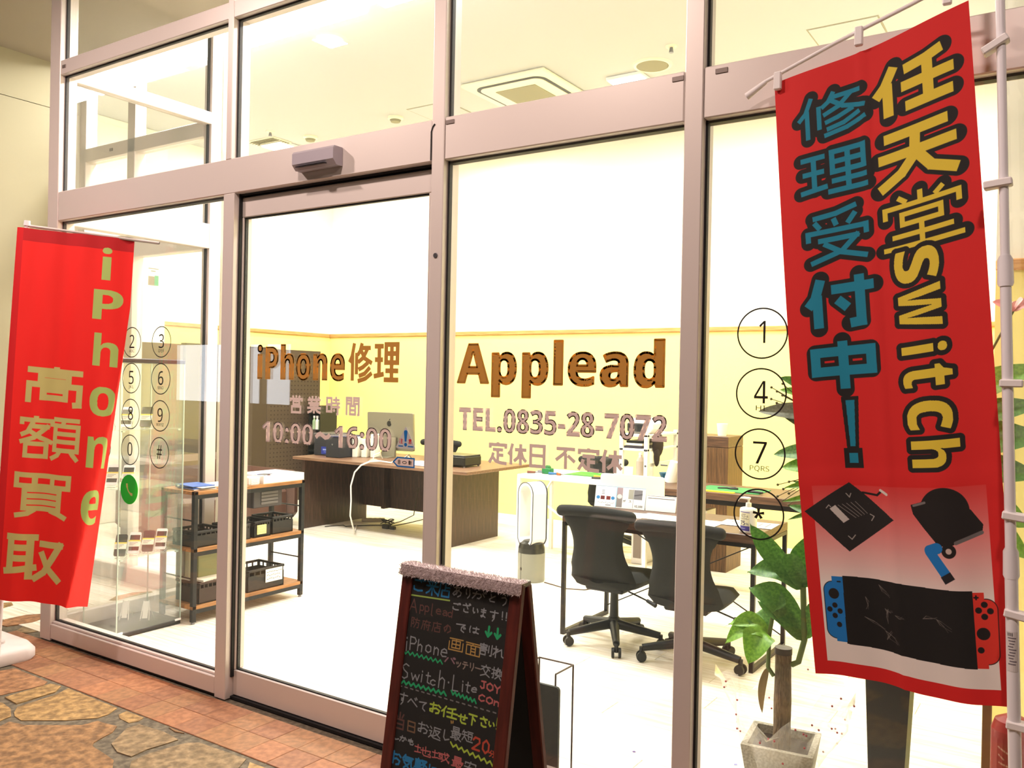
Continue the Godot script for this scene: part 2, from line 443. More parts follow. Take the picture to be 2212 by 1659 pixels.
func solid(called: String, mb: MB, m: Material, label: String, category: String, group := "") -> MeshInstance3D:
	var o := part(self, called, mb, m)
	tag(o, label, category, group)
	return o

func struct(called: String, label := "") -> Node3D:
	var o := Node3D.new()
	o.name = called; add_child(o)
	o.set_meta("kind", "structure")
	if label: o.set_meta("label", label)
	return o

func copy(o: Node3D, at: Vector3, turn: float, label := "") -> Node3D:
	var c: Node3D = o.duplicate()
	c.name = numbered(str(o.name).rstrip("0123456789").rstrip("_")); add_child(c)
	c.position = at; c.rotation.y = turn
	if label: c.set_meta("label", label)
	return c

# ---------------------------------------------------------------- materials
func mat(called: String, c: Color, rough := 0.6, metal := 0.0) -> StandardMaterial3D:
	if M.has(called): return M[called]
	var m := StandardMaterial3D.new()
	m.resource_name = called
	m.albedo_color = c; m.roughness = rough; m.metallic = metal
	M[called] = m
	return m

# colour noise over world-space planes; scale = repeats per metre on each axis
func grain(called: String, cols: Array, scale: Vector3, freq := 0.02, rough := 0.6, bump := 0.0, kind := FastNoiseLite.TYPE_SIMPLEX_SMOOTH) -> StandardMaterial3D:
	if M.has(called): return M[called]
	var m := mat(called, Color.WHITE, rough)
	var nz := FastNoiseLite.new()
	nz.seed = hash(called) % 1000; nz.noise_type = kind; nz.frequency = freq; nz.fractal_octaves = 4
	var g := Gradient.new()
	g.offsets = PackedFloat32Array(range(cols.size()).map(func(i): return 0.2 + 0.6 * i / maxf(1, cols.size() - 1)))
	g.colors = PackedColorArray(cols)
	var tx := NoiseTexture2D.new()
	tx.width = 256; tx.height = 256; tx.seamless = true; tx.noise = nz; tx.color_ramp = g
	m.albedo_texture = tx
	m.uv1_triplanar = true; m.uv1_world_triplanar = true; m.uv1_scale = scale
	if bump > 0.0:
		var hm := NoiseTexture2D.new()
		hm.width = 256; hm.height = 256; hm.seamless = true; hm.noise = nz
		m.heightmap_enabled = true; m.heightmap_texture = hm; m.heightmap_scale = bump
	return m

func printed(called: String, r: Ras, rough := 0.6) -> StandardMaterial3D:
	var m := mat(called, Color.WHITE, rough)
	m.albedo_texture = r.tex()
	m.texture_repeat = false
	return m

func glass(called: String, tint: Color, alpha: float) -> StandardMaterial3D:
	if M.has(called): return M[called]
	var m := mat(called, tint, 0.0)
	m.albedo_color = Color(tint.r, tint.g, tint.b, alpha)
	m.transparency = BaseMaterial3D.TRANSPARENCY_ALPHA
	return m

func glow(called: String, c: Color, e: float) -> StandardMaterial3D:
	if M.has(called): return M[called]
	var m := mat(called, c, 0.5)
	m.emission_enabled = true; m.emission = c; m.emission_energy_multiplier = e
	return m

# outlines of the flagstones nearest the shop corner, x and z on the ground
const FLAGS := [
	[Vector2(-4.504, 0.412), Vector2(-4.480, 0.338), Vector2(-4.162, 0.345), Vector2(-4.130, 0.382), Vector2(-4.160, 0.577)],
	[Vector2(-4.112, 0.569), Vector2(-4.120, 0.354), Vector2(-4.049, 0.341), Vector2(-3.996, 0.398), Vector2(-3.990, 0.577)],
	[Vector2(-3.901, 0.632), Vector2(-3.951, 0.592), Vector2(-3.962, 0.411), Vector2(-4.000, 0.334), Vector2(-3.588, 0.340), Vector2(-3.552, 0.406), Vector2(-3.552, 0.455), Vector2(-3.635, 0.549), Vector2(-3.785, 0.660), Vector2(-3.853, 0.653)],
	[Vector2(-3.515, 0.379), Vector2(-3.526, 0.334), Vector2(-3.398, 0.334), Vector2(-3.382, 0.370), Vector2(-3.396, 0.405), Vector2(-3.475, 0.399)],
	[Vector2(-3.778, 0.779), Vector2(-3.812, 0.696), Vector2(-3.723, 0.677), Vector2(-3.531, 0.536), Vector2(-3.521, 0.473), Vector2(-3.402, 0.456), Vector2(-3.361, 0.502), Vector2(-3.339, 0.567), Vector2(-3.324, 0.606), Vector2(-3.296, 0.627), Vector2(-3.185, 0.640), Vector2(-3.111, 0.651), Vector2(-3.049, 0.694), Vector2(-2.947, 0.829), Vector2(-3.271, 1.020)],
	[Vector2(-3.284, 0.534), Vector2(-3.348, 0.447), Vector2(-3.344, 0.390), Vector2(-3.190, 0.376), Vector2(-3.077, 0.389), Vector2(-3.083, 0.450), Vector2(-3.095, 0.521), Vector2(-3.085, 0.593), Vector2(-3.168, 0.601), Vector2(-3.257, 0.571)],
	[Vector2(-3.047, 0.618), Vector2(-3.055, 0.532), Vector2(-3.040, 0.453), Vector2(-3.022, 0.384), Vector2(-2.984, 0.356), Vector2(-2.804, 0.348), Vector2(-2.709, 0.345), Vector2(-2.678, 0.398), Vector2(-2.605, 0.536), Vector2(-2.680, 0.679), Vector2(-2.950, 0.694)],
	[Vector2(-2.673, 0.357), Vector2(-2.564, 0.353), Vector2(-2.398, 0.386), Vector2(-2.425, 0.473), Vector2(-2.573, 0.467)],
	[Vector2(-3.217, 0.335), Vector2(-3.158, 0.334), Vector2(-3.112, 0.334), Vector2(-3.160, 0.347)],
	[Vector2(-4.102, 0.625), Vector2(-4.054, 0.607), Vector2(-3.955, 0.620), Vector2(-3.865, 0.662), Vector2(-3.841, 0.749)],
]

func _ready() -> void:
	rng.seed = 7
	# ---- camera
	var cam := Camera3D.new()
	cam.name = "camera"
	cam.fov = 48.03; cam.near = 0.05; cam.far = 60.0
	cam.transform = camera_pose(0.585028, -0.0027437, 0.0200491, Vector3(0, 1.5, 2.6))
	add_child(cam); cam.make_current()
	# ---- air and exposure
	var env := Environment.new()
	env.background_mode = Environment.BG_COLOR
	env.background_color = Color(0.55, 0.62, 0.7)
	env.background_energy_multiplier = 0.25
	env.tonemap_mode = Environment.TONE_MAPPER_LINEAR
	env.tonemap_exposure = 1.7
	env.sdfgi_enabled = true; env.ssao_enabled = true; env.ssil_enabled = true
	var we := WorldEnvironment.new()
	we.name = "air"; we.environment = env
	add_child(we)
	# ---- lamps
	for x in [-5.95, -4.6, -3.25, -1.9]: luminaire(x, -1.48)
	for p in [Vector2(-7.39, -3.87), Vector2(-5.4, -4.6), Vector2(-3.2, -3.95), Vector2(-1.5, -4.4)]: panel_light(p)
	for p in [Vector3(-4.3, 3.8, 1.5), Vector3(-2.2, 3.8, 1.6), Vector3(0.2, 3.8, 2.2)]: downlight(p)
	shell()
	facade()
	exterior()
	ceiling_fittings()
	films()
	nobori_switch()
	nobori_phone()
	chalkboard()
	wire_stand()
	display_case()
	open_rack()
	reception()
	work_desk()
	customer_table()
	counter()
	greenery()
	small_things()

func camera_pose(yaw: float, pitch: float, roll: float, at: Vector3) -> Transform3D:
	var f := Vector3(-sin(yaw) * cos(pitch), sin(pitch), -cos(yaw) * cos(pitch))
	var r0 := Vector3(cos(yaw), 0, -sin(yaw))
	var u0 := r0.cross(f)
	return Transform3D(Basis(r0 * cos(roll) + u0 * sin(roll), u0 * cos(roll) - r0 * sin(roll), -f), at)

func area(parent: Node3D, at: Vector3, size: Vector2, c: Color, e: float) -> void:
	var l := AreaLight3D.new()
	l.name = "lamp"
	l.area_size = size; l.light_color = c; l.light_energy = e; l.shadow_enabled = true
	l.area_range = 14.0
	l.position = at; l.rotation.x = -PI / 2
	parent.add_child(l, true)

# long ceiling fittings over the shop window
func luminaire(x: float, z: float) -> void:
	var t := thing("ceiling_light", "long white ceiling light over the shop window, %s in the row from the corner" % ["first", "second", "third", "last"][used.get("ceiling_light", -1) + 1], "light", Vector3(x, CEIL, z), 0.0, "linear lights over the window")
	part(t, "housing", MB.new().bx(-0.63, 0.63, -0.05, 0.0, -0.2, 0.2, 0.01), mat("lamp white", Color(0.93, 0.93, 0.92), 0.4))
	part(t, "diffuser", MB.new().bx(-0.61, 0.61, -0.13, -0.05, -0.15, 0.15, 0.02), glow("led daylight", Color(1.0, 0.99, 0.96), 9.0))
	area(t, Vector3(0, -0.14, 0), Vector2(1.2, 0.34), Color(1.0, 0.99, 0.95), 4.6)

func panel_light(p: Vector2) -> void:
	var k: int = used.get("panel_light", -1) + 1
	var t := thing("panel_light", ["square ceiling light beside the air vent", "square ceiling light above the reception desk", "square ceiling light behind the round speaker grille", "square ceiling light above the wall counter"][k], "light", Vector3(p.x, CEIL, p.y), 0.0, "square ceiling lights")
	part(t, "housing", MB.new().bx(-0.16, 0.16, -0.03, 0.0, -0.16, 0.16, 0.006), mat("lamp white", Color(0.93, 0.93, 0.92), 0.4))
	part(t, "diffuser", MB.new().bx(-0.14, 0.14, -0.04, -0.03, -0.14, 0.14), glow("led daylight", Color(1.0, 0.99, 0.96), 5.0))
	area(t, Vector3(0, -0.06, 0), Vector2(0.28, 0.28), Color(1.0, 0.97, 0.9), 5.2)

# recessed warm lamps in the arcade soffit
func downlight(p: Vector3) -> void:
	var k: int = used.get("downlight", -1) + 1
	var t := thing("downlight", ["recessed warm arcade lamp outside the glazed corner", "recessed warm arcade lamp in front of the sliding door", "recessed warm arcade lamp over the paving by the big banner"][k], "light", p, 0.0, "arcade downlights")
	part(t, "trim_ring", MB.new().lathe([Vector2(0.09, -0.004), Vector2(0.115, -0.012), Vector2(0.12, 0.0)], 24), mat("lamp white", Color(0.93, 0.93, 0.92), 0.4))
	part(t, "diffuser", MB.new().cyl(Vector3(0, -0.004, 0), Vector3(0, 0.0, 0), 0.09, 0.09, 24), glow("led warm", Color(1.0, 0.86, 0.74), 6.0))
	area(t, Vector3(0, -0.02, 0), Vector2(0.16, 0.16), [Color(1.0, 0.9, 0.86), Color(1.0, 0.9, 0.85), Color(1.0, 0.9, 0.86)][k], [4.2, 3.8, 3.2][k])

# ---------------------------------------------------------------- the room
func shell() -> void:
	var white := mat("wall white", Color(0.95, 0.94, 0.88), 0.85)
	var yellow := mat("wall yellow", Color(0.96, 0.9, 0.56), 0.8)
	var oak := grain("trim oak", [Color(0.72, 0.5, 0.27), Color(0.8, 0.6, 0.36)], Vector3(0.6, 8, 0.6), 0.02, 0.5)
	# back wall with its yellow dado and oak rail
	var wb := struct("wall_back")
	part(wb, "upper_wall", MB.new().bx(-8.45, 0.0, 2.05, CEIL, -5.7, -5.53), white)
	part(wb, "dado", MB.new().bx(-8.45, 0.0, 0.0, 2.05, -5.7, -5.53), yellow)
	var tb := struct("trim_1"); part(tb, "rail", MB.new().bx(-8.27, -0.33, 2.03, 2.075, -5.53, -5.505, 0.006), oak)
	var wl := struct("wall_left")
	part(wl, "upper_wall", MB.new().bx(-8.45, -8.27, 2.05, CEIL, -5.53, -1.1), white)
	part(wl, "dado", MB.new().bx(-8.45, -8.27, 0.0, 2.05, -5.53, -1.1), yellow)
	var tl := struct("trim_2"); part(tl, "rail", MB.new().bx(-8.27, -8.245, 2.03, 2.075, -5.5, -3.0, 0.006), oak)
	var wp := struct("wall_pier")
	part(wp, "pier", MB.new().bx(-8.27, -8.12, 0.0, CEIL, -2.98, -1.1, 0.01), white)
	var wr := struct("wall_right")
	part(wr, "upper_wall", MB.new().bx(-0.33, 1.5, 2.05, CEIL, -5.7, -1.75), white)
	part(wr, "dado", MB.new().bx(-0.33, 1.5, 0.0, 2.05, -5.7, -1.75), yellow)
	var tr := struct("trim_3"); part(tr, "rail", MB.new().bx(-0.33, 1.5, 2.03, 2.08, -1.75, -1.725, 0.006), oak)
	var we := struct("wall_right_return"); part(we, "wall", MB.new().bx(1.35, 1.5, 0.0, CEIL, -1.75, -0.1), white)
	var wf := struct("wall_front"); part(wf, "wall", MB.new().bx(-8.45, -6.42, 0.0, CEIL, -1.12, -1.0), white)
	var ce := struct("ceiling")
	part(ce, "board", MB.new().bx(-8.45, 1.5, CEIL, CEIL + 0.12, -5.7, -0.1), mat("ceiling white", Color(0.75, 0.755, 0.76), 0.9))
	for q in [[-5.36, -4.9, -3.62, -4.07], [-1.68, -1.22, -3.67, -4.1]]:   # access hatches: a thin joint round a lid
		part(ce, "hatch_joint", MB.new().bx(q[0] - 0.012, q[1] + 0.012, CEIL - 0.002, CEIL, q[3] - 0.012, q[2] + 0.012), mat("joint grey", Color(0.6, 0.58, 0.5), 0.8))
		part(ce, "hatch_lid", MB.new().bx(q[0], q[1], CEIL - 0.005, CEIL - 0.002, q[3], q[2]), mat("ceiling white", Color.WHITE))
	# floor of pale boards laid along the facade
	var fl := struct("floor")
	part(fl, "floor_base", MB.new().bx(-8.45, 1.5, -0.12, -0.012, -5.7, -0.02), mat("floor joint", Color(0.55, 0.5, 0.42), 0.9))
	var pl := []
	for k in 3:
		pl.append(grain(["board pale", "board cream", "board grey"][k], [[Color(0.86, 0.82, 0.75), Color(0.96, 0.94, 0.9)], [Color(0.89, 0.86, 0.78), Color(0.97, 0.95, 0.91)], [Color(0.84, 0.8, 0.74), Color(0.94, 0.92, 0.88)]][k], Vector3(0.35, 1, 5), 0.02, 0.42))
	var row := 0
	var z := -0.06
	while z > -5.5:
		var x := -8.27 - rng.randf() * 1.2
		while x < 1.35:
			var x0 := maxf(x, -8.27); var x1 := minf(x + 1.3, 1.35)
			if x1 - x0 > 0.05 and not (x0 > -0.4 and z < -1.8): part(fl, "plank", MB.new().bx(x0 + 0.001, x1 - 0.001, -0.02, 0.0, z - 0.169, z - 0.001, 0.0015), pl[rng.randi() % 3])
			x += 1.3
		z -= 0.17; row += 1

# ---------------------------------------------------------------- the shop front
func facade() -> void:
	var alu := mat("anodised aluminium", Color(0.86, 0.82, 0.8), 0.42, 0.25)
	var black := mat("gasket black", Color(0.04, 0.045, 0.06), 0.6)
	var pane := glass("window glass", Color(0.9, 1.0, 0.97), 0.012)
	var tagm := mat("tag grey", Color(0.5, 0.45, 0.43), 0.4, 0.4)
	# posts: x from, x to, top, foot of the slim upper part
	var k := 4
	for p in [[-4.89, -4.785], [-3.357, -3.282], [-2.117, -2.057], [-1.081, -1.019], [0.36, 0.43]]:
		var s := struct("trim_%d" % k, ["corner post of the shop front", "post between the fixed pane and the sliding door", "post at the closing edge of the sliding door", "post beside the phone number pane", "end post of the shop front"][k - 4])
		k += 1
		if p[0] == -3.357:
			part(s, "post", MB.new().bx(p[0], p[1], 0.0, 2.345, -0.1, 0.0, 0.003), alu)
			part(s, "post", MB.new().bx(-3.347, -3.308, 2.505, CEIL, -0.1, 0.0, 0.003), alu)
		else:
			part(s, "post", MB.new().bx(p[0], p[1], 0.0, CEIL, -0.1, 0.0, 0.003), alu)
		for e in [p[0] - 0.004, p[1] + 0.004]:
			if e > -4.88 and e < 0.42: part(s, "gasket", MB.new().bx(e - 0.004, e + 0.004, 0.1, 2.345, GZ - 0.012, GZ + 0.006), black)
		for e in ([p[0] - 0.004, p[1] + 0.004] if p[0] != -3.357 else [-3.351, -3.304]):
			if e > -4.88 and e < 0.42: part(s, "gasket", MB.new().bx(e - 0.004, e + 0.004, 2.508, CEIL, GZ - 0.012, GZ + 0.006), black)
	# bays: x from, x to, has a door
	var bays := [[-4.785, -3.357, false], [-3.282, -2.117, true], [-2.057, -1.081, false], [-1.019, 0.36, false]]
	var head := struct("trim_9", "deep aluminium header beam over the panes and door")
	var tran := struct("trim_10", "slim aluminium transom above the header beam")
	for b in bays:
		var ux0: float = -3.308 if b[2] else b[0]
		var ux1: float = -3.347 if b[0] == -4.785 else b[1]
		if not b[2]: part(head, "header_panel", MB.new().bx(b[0] + 0.002, b[1] - 0.002 if b[0] != -4.785 else -2.119, 2.345, 2.508, -0.1, -0.002, 0.004), alu)
		part(head, "gasket", MB.new().bx(b[0], b[1], 2.337, 2.345, GZ - 0.03, GZ + 0.002), black)
		part(head, "gasket", MB.new().bx(ux0, ux1, 2.508, 2.514, GZ - 0.01, GZ + 0.006), black)
		part(tran, "transom_bar", MB.new().bx(ux0, ux1, 3.16, 3.24, -0.1, -0.002, 0.003), alu)
		part(tran, "gasket", MB.new().bx(ux0, ux1, 3.152, 3.16, GZ - 0.01, GZ + 0.006), black)
	for x in [-2.03, -1.105, -0.96]: part(head, "tag", MB.new().bx(x - 0.02, x + 0.02, 2.478, 2.494, -0.003, 0.001, 0.001), tagm)
	part(tran, "tag", MB.new().bx(-4.765, -4.73, 3.192, 3.21, -0.003, 0.001, 0.001), tagm)
	# upper panes
	var n := 1
	for b in bays:
		var ux0: float = -3.308 if b[2] else b[0]
		var ux1: float = -3.347 if b[0] == -4.785 else b[1]
		var w := struct("window_%d" % n)
		n += 1
		part(w, "pane", MB.new().bx(ux0 + 0.001, ux1 - 0.001, 2.509, 3.159, GZ - 0.004, GZ + 0.004), pane)
		part(w, "pane", MB.new().bx(ux0 + 0.001, ux1 - 0.001, 3.241, CEIL - 0.01, GZ - 0.004, GZ + 0.004), pane)
	# lower panes with their sills
	for b in bays:
		if b[2]: continue
		var w := struct("window_%d" % n)
		n += 1
		part(w, "sill", MB.new().bx(b[0] + 0.002, b[1] - 0.002, 0.012, 0.095, -0.1, -0.002, 0.004), alu)
		part(w, "sill", MB.new().bx(b[0] + 0.002, b[1] - 0.002, 0.095, 0.108, -0.1, -0.014, 0.003), alu)
		part(w, "gasket", MB.new().bx(b[0], b[1], 0.108, 0.116, GZ - 0.01, GZ + 0.006), black)
		part(w, "sill_foot", MB.new().bx(b[0], b[1], 0.0, 0.012, -0.1, -0.012), black)
		part(w, "pane", MB.new().bx(b[0] + 0.001, b[1] - 0.001, 0.109, 2.344, GZ - 0.005, GZ + 0.005), pane)
	# sliding door leaf
	var d := struct("door_1", "aluminium sliding glass door")
	part(d, "top_rail", MB.new().bx(-3.28, -2.1, 2.238, 2.33, -0.098, -0.045, 0.003), alu)
	part(d, "bottom_rail", MB.new().bx(-3.28, -2.1, 0.015, 0.132, -0.098, -0.045, 0.003), alu)
	part(d, "stile", MB.new().bx(-2.163, -2.1, 0.132, 2.238, -0.098, -0.045, 0.003), alu)
	part(d, "stile", MB.new().bx(-3.28, -3.268, 0.132, 2.238, -0.098, -0.045, 0.003), alu)
	part(d, "gasket", MB.new().bx(-3.268, -3.262, 0.132, 2.238, DZ - 0.008, DZ + 0.008).bx(-2.168, -2.163, 0.132, 2.238, DZ - 0.008, DZ + 0.008).bx(-3.262, -2.168, 2.232, 2.238, DZ - 0.008, DZ + 0.008).bx(-3.262, -2.168, 0.132, 0.138, DZ - 0.008, DZ + 0.008), black)
	part(d, "pane", MB.new().bx(-3.262, -2.168, 0.138, 2.232, DZ - 0.004, DZ + 0.004), pane)
	part(d, "track", MB.new().bx(-3.28, -2.117, 2.33, 2.344, -0.1, -0.06), black)
	part(d, "threshold", MB.new().bx(-3.28, -2.117, 0.0, 0.013, -0.1, -0.03), black)
	part(d, "handle", MB.new().bx(-2.142, -2.13, 0.915, 1.095, -0.046, -0.042, 0.002), mat("handle dark", Color(0.12, 0.06, 0.05), 0.5), "dark recessed pull handle")
	part(d, "keyhole", MB.new().cyl(Vector3(-2.087, 1.98, -0.001), Vector3(-2.087, 1.98, 0.004), 0.011, 0.009, 14), mat("lock steel", Color(0.5, 0.5, 0.52), 0.3, 0.8))
	part(d, "seal", MB.new().tube([Vector3(-2.119, 2.35, 0.001), Vector3(-2.119, 2.46, 0.001), Vector3(-2.112, 2.478, 0.001), Vector3(-2.102, 2.488, 0.001)], 0.003, 6), black)
	# the glazed return at the corner, and the set-back front beyond it
	var r := struct("window_8", "glazed return at the corner of the shop front")
	part(r, "sill", MB.new().bx(-4.93, -4.86, 0.0, 0.108, -1.06, -0.1, 0.004), alu)
	part(r, "header_panel", MB.new().bx(-4.93, -4.86, 2.345, 2.508, -1.06, -0.1, 0.004), alu)
	part(r, "transom_bar", MB.new().bx(-4.93, -4.86, 3.172, 3.25, -1.06, -0.1, 0.003), alu)
	part(r, "post", MB.new().bx(-4.94, -4.86, 0.0, CEIL, -1.14, -1.06, 0.003), alu)
	part(r, "gasket", MB.new().bx(-4.90, -4.885, 0.108, CEIL, -1.06, -1.048), black)
	for y in [[0.109, 2.344], [2.509, 3.17], [3.252, CEIL - 0.01]]: part(r, "pane", MB.new().bx(-4.899, -4.891, y[0], y[1], -1.059, -0.101), pane)
	var s2 := struct("window_9", "set-back front beyond the glazed corner")
	part(s2, "header_panel", MB.new().bx(-6.42, -4.94, 2.345, 2.508, -1.14, -1.05, 0.004), alu)
	part(s2, "transom_bar", MB.new().bx(-6.42, -4.94, 3.1, 3.2, -1.14, -1.05, 0.003), alu)
	part(s2, "tag", MB.new().bx(-6.02, -5.98, 3.14, 3.16, -1.05, -1.046), tagm)
	part(s2, "sill", MB.new().bx(-6.42, -4.94, 0.0, 0.108, -1.14, -1.05, 0.004), alu)
	part(s2, "post", MB.new().bx(-5.8, -5.71, 0.0, CEIL, -1.14, -1.05, 0.003), alu)
	part(s2, "post", MB.new().bx(-6.42, -6.34, 0.0, CEIL, -1.14, -1.05, 0.003), alu)
	for x in [[-6.34, -5.8], [-5.71, -4.94]]:
		for y in [[0.109, 2.344], [2.509, 3.099], [3.201, CEIL - 0.01]]: part(s2, "pane", MB.new().bx(x[0], x[1], y[0], y[1], -1.094, -1.086), pane)
	# white jamb profiles standing inside the corner
	var j := struct("trim_11", "white jamb profiles inside the glazed corner")
	for q in [[-4.86, -4.8, -1.3, -1.22], [-4.86, -4.82, -1.42, -1.36]]: part(j, "jamb", MB.new().bx(q[0] - 0.1, q[1] - 0.1, 0.0, CEIL, q[2], q[3], 0.006), mat("wall white", Color.WHITE))
	# automatic-door sensor on the header
	var sn := thing("door_sensor", "grey box-shaped motion sensor on the header over the sliding door", "sensor", Vector3(-2.715, 2.385, 0.0))
	part(sn, "body", MB.new().prism(PackedVector2Array([Vector2(0, 0.0), Vector2(0.035, 0.0), Vector2(0.055, 0.022), Vector2(0.055, 0.068), Vector2(0.048, 0.077), Vector2(0, 0.077)]), -0.122, 0.122, Transform3D(Basis(Vector3.BACK, Vector3.UP, Vector3.LEFT), Vector3.ZERO)), mat("sensor grey", Color(0.66, 0.63, 0.67), 0.35, 0.1))
	part(sn, "lens", MB.new().box(Vector3(-0.01, 0.0095, 0.0472), Vector3(0.17, 0.003, 0.028), 0.0, Basis(Vector3.RIGHT, atan2(-0.02, 0.022) + PI / 2 - 0.75)), mat("sensor lens", Color(0.05, 0.06, 0.08), 0.15))

func exterior() -> void:
	# paving: two rows of terracotta tiles along the sills, flagstones in mortar beyond
	var g := struct("ground")
	part(g, "mortar_bed", MB.new().bx(-16.0, 5.0, -0.2, -0.004, -1.1, 9.0), grain("mortar", [Color(0.33, 0.3, 0.25), Color(0.46, 0.42, 0.35)], Vector3(2, 2, 2), 0.05, 0.9, 0.15))
	var terra := []
	for k in 3: terra.append(grain("terracotta %s" % ["red", "brown", "dull"][k], [[Color(0.55, 0.36, 0.24), Color(0.66, 0.45, 0.31)], [Color(0.52, 0.37, 0.25), Color(0.62, 0.44, 0.3)], [Color(0.5, 0.33, 0.23), Color(0.6, 0.41, 0.29)]][k], Vector3(3, 3, 3), 0.03, 0.65))
	for r in 2:
		for i in 40:
			var x := -5.13 + i * 0.1475
			part(g, "tile", MB.new().bx(x + 0.001, x + 0.1465, -0.012, rng.randf_range(-0.0008, 0.0008), 0.008 + r * 0.158, 0.165 + r * 0.158, 0.002), terra[rng.randi() % 3])
	var st := []
	for k in 4: st.append(grain("flagstone %s" % ["sand", "brown", "rose", "grey"][k], [[Color(0.47, 0.37, 0.23), Color(0.68, 0.55, 0.35)], [Color(0.42, 0.31, 0.2), Color(0.62, 0.47, 0.31)], [Color(0.47, 0.33, 0.22), Color(0.66, 0.48, 0.33)], [Color(0.42, 0.35, 0.25), Color(0.6, 0.51, 0.38)]][k], Vector3(2.2, 2.2, 2.2), 0.03, 0.75, 0.5))
	var shapes := []
	for f in FLAGS: shapes.append(PackedVector2Array(f))
	var k := 0
	for s in shapes:
		flagstone(g, s, st[[2, 0, 0, 0, 1, 3, 3, 0, 1, 0, 2, 3][k % 12]])
		k += 1
	# the stones that go on outside these, as an uneven grid
	for j in 12:
		for i in 24:
			var c := Vector2(-9.6 + i * 0.52 + (j % 2) * 0.26, 0.55 + j * 0.42)
			if j < 2 and c.x > -5.2 and c.x < -1.4: continue
			var p := PackedVector2Array()
			var a0 := rng.randf() * TAU
			for q in 7:
				var a := a0 + TAU * q / 7
				p.append(Vector2(c.x + cos(a) * rng.randf_range(0.19, 0.255), maxf(0.345, c.y + sin(a) * rng.randf_range(0.16, 0.205))))
			if c.x > -9.0 and c.y < 3.2: flagstone(g, p, st[rng.randi() % 4])
	for i in 7:
		for j in 3:
			var p2 := PackedVector2Array()
			for q in 7: p2.append(Vector2(-6.2 + i * 0.22 + cos(TAU * q / 7) * 0.1, -0.85 + j * 0.36 + sin(TAU * q / 7) * rng.randf_range(0.14, 0.17)))
			if -6.2 + i * 0.22 < -5.05: flagstone(g, p2, st[(i + j) % 4])
	var plaster := mat("arcade plaster", Color(0.64, 0.61, 0.51), 0.85)
	var wl := struct("wall_arcade")
	part(wl, "lower_wall", MB.new().bx(-6.9, -6.42, 0.0, 3.46, -1.0, 1.0), plaster)
	part(wl, "upper_wall", MB.new().bx(-6.9, -6.424, 3.466, 3.85, -1.0, 1.0), plaster)
	var so := struct("ceiling_arcade")
	part(so, "soffit", MB.new().bx(-16.0, 5.0, 3.8, 4.0, -0.98, 9.0), mat("soffit", Color(0.6, 0.56, 0.5), 0.85))
	var up := struct("wall_above"); part(up, "band", MB.new().bx(-8.45, 5.0, CEIL, CEIL + 0.4, -0.12, 0.0), plaster)
	# the far side of the arcade, seen only as reflections in the panes
	var far := struct("wall_far")
	part(far, "wall", MB.new().bx(-16.0, 5.0, 0.0, 1.08, 6.2, 6.4).bx(-16.0, 5.0, 2.0, 3.8, 6.2, 6.4).bx(-16.0, -13.0, 1.08, 2.0, 6.2, 6.4).bx(-9.9, 5.0, 1.08, 2.0, 6.2, 6.4), mat("far wall", Color(0.28, 0.25, 0.2), 0.8))
	var fw := struct("window_10", "daylit window across the arcade")
	part(fw, "pane", MB.new().bx(-13.0, -9.9, 1.08, 2.0, 6.3, 6.32), glow("daylight window", Color(0.95, 0.97, 1.0), 2.6))
	for x in [-11.1, -10.55]: part(fw, "mullion", MB.new().bx(x - 0.03, x + 0.03, 1.08, 2.0, 6.2, 6.3), mat("far wall", Color.WHITE))
	var wr := struct("wall_arcade_end"); part(wr, "wall", MB.new().bx(4.0, 4.2, 0.0, 3.85, 0.0, 6.4), plaster)
	var wx := struct("wall_beside"); part(wx, "wall", MB.new().bx(0.43, 4.0, 0.0, 3.85, -0.12, 0.0), plaster)

func flagstone(g: Node3D, s: PackedVector2Array, m: Material) -> void:
	if Geometry2D.triangulate_polygon(s).is_empty(): return
	var y := rng.randf_range(-0.002, 0.002)
	# x,z outline laid flat: the prism's z becomes height
	part(g, "stone", MB.new().prism(s, -0.008, y, Transform3D(Basis(Vector3.RIGHT, Vector3.BACK, Vector3.UP), Vector3.ZERO)), m)

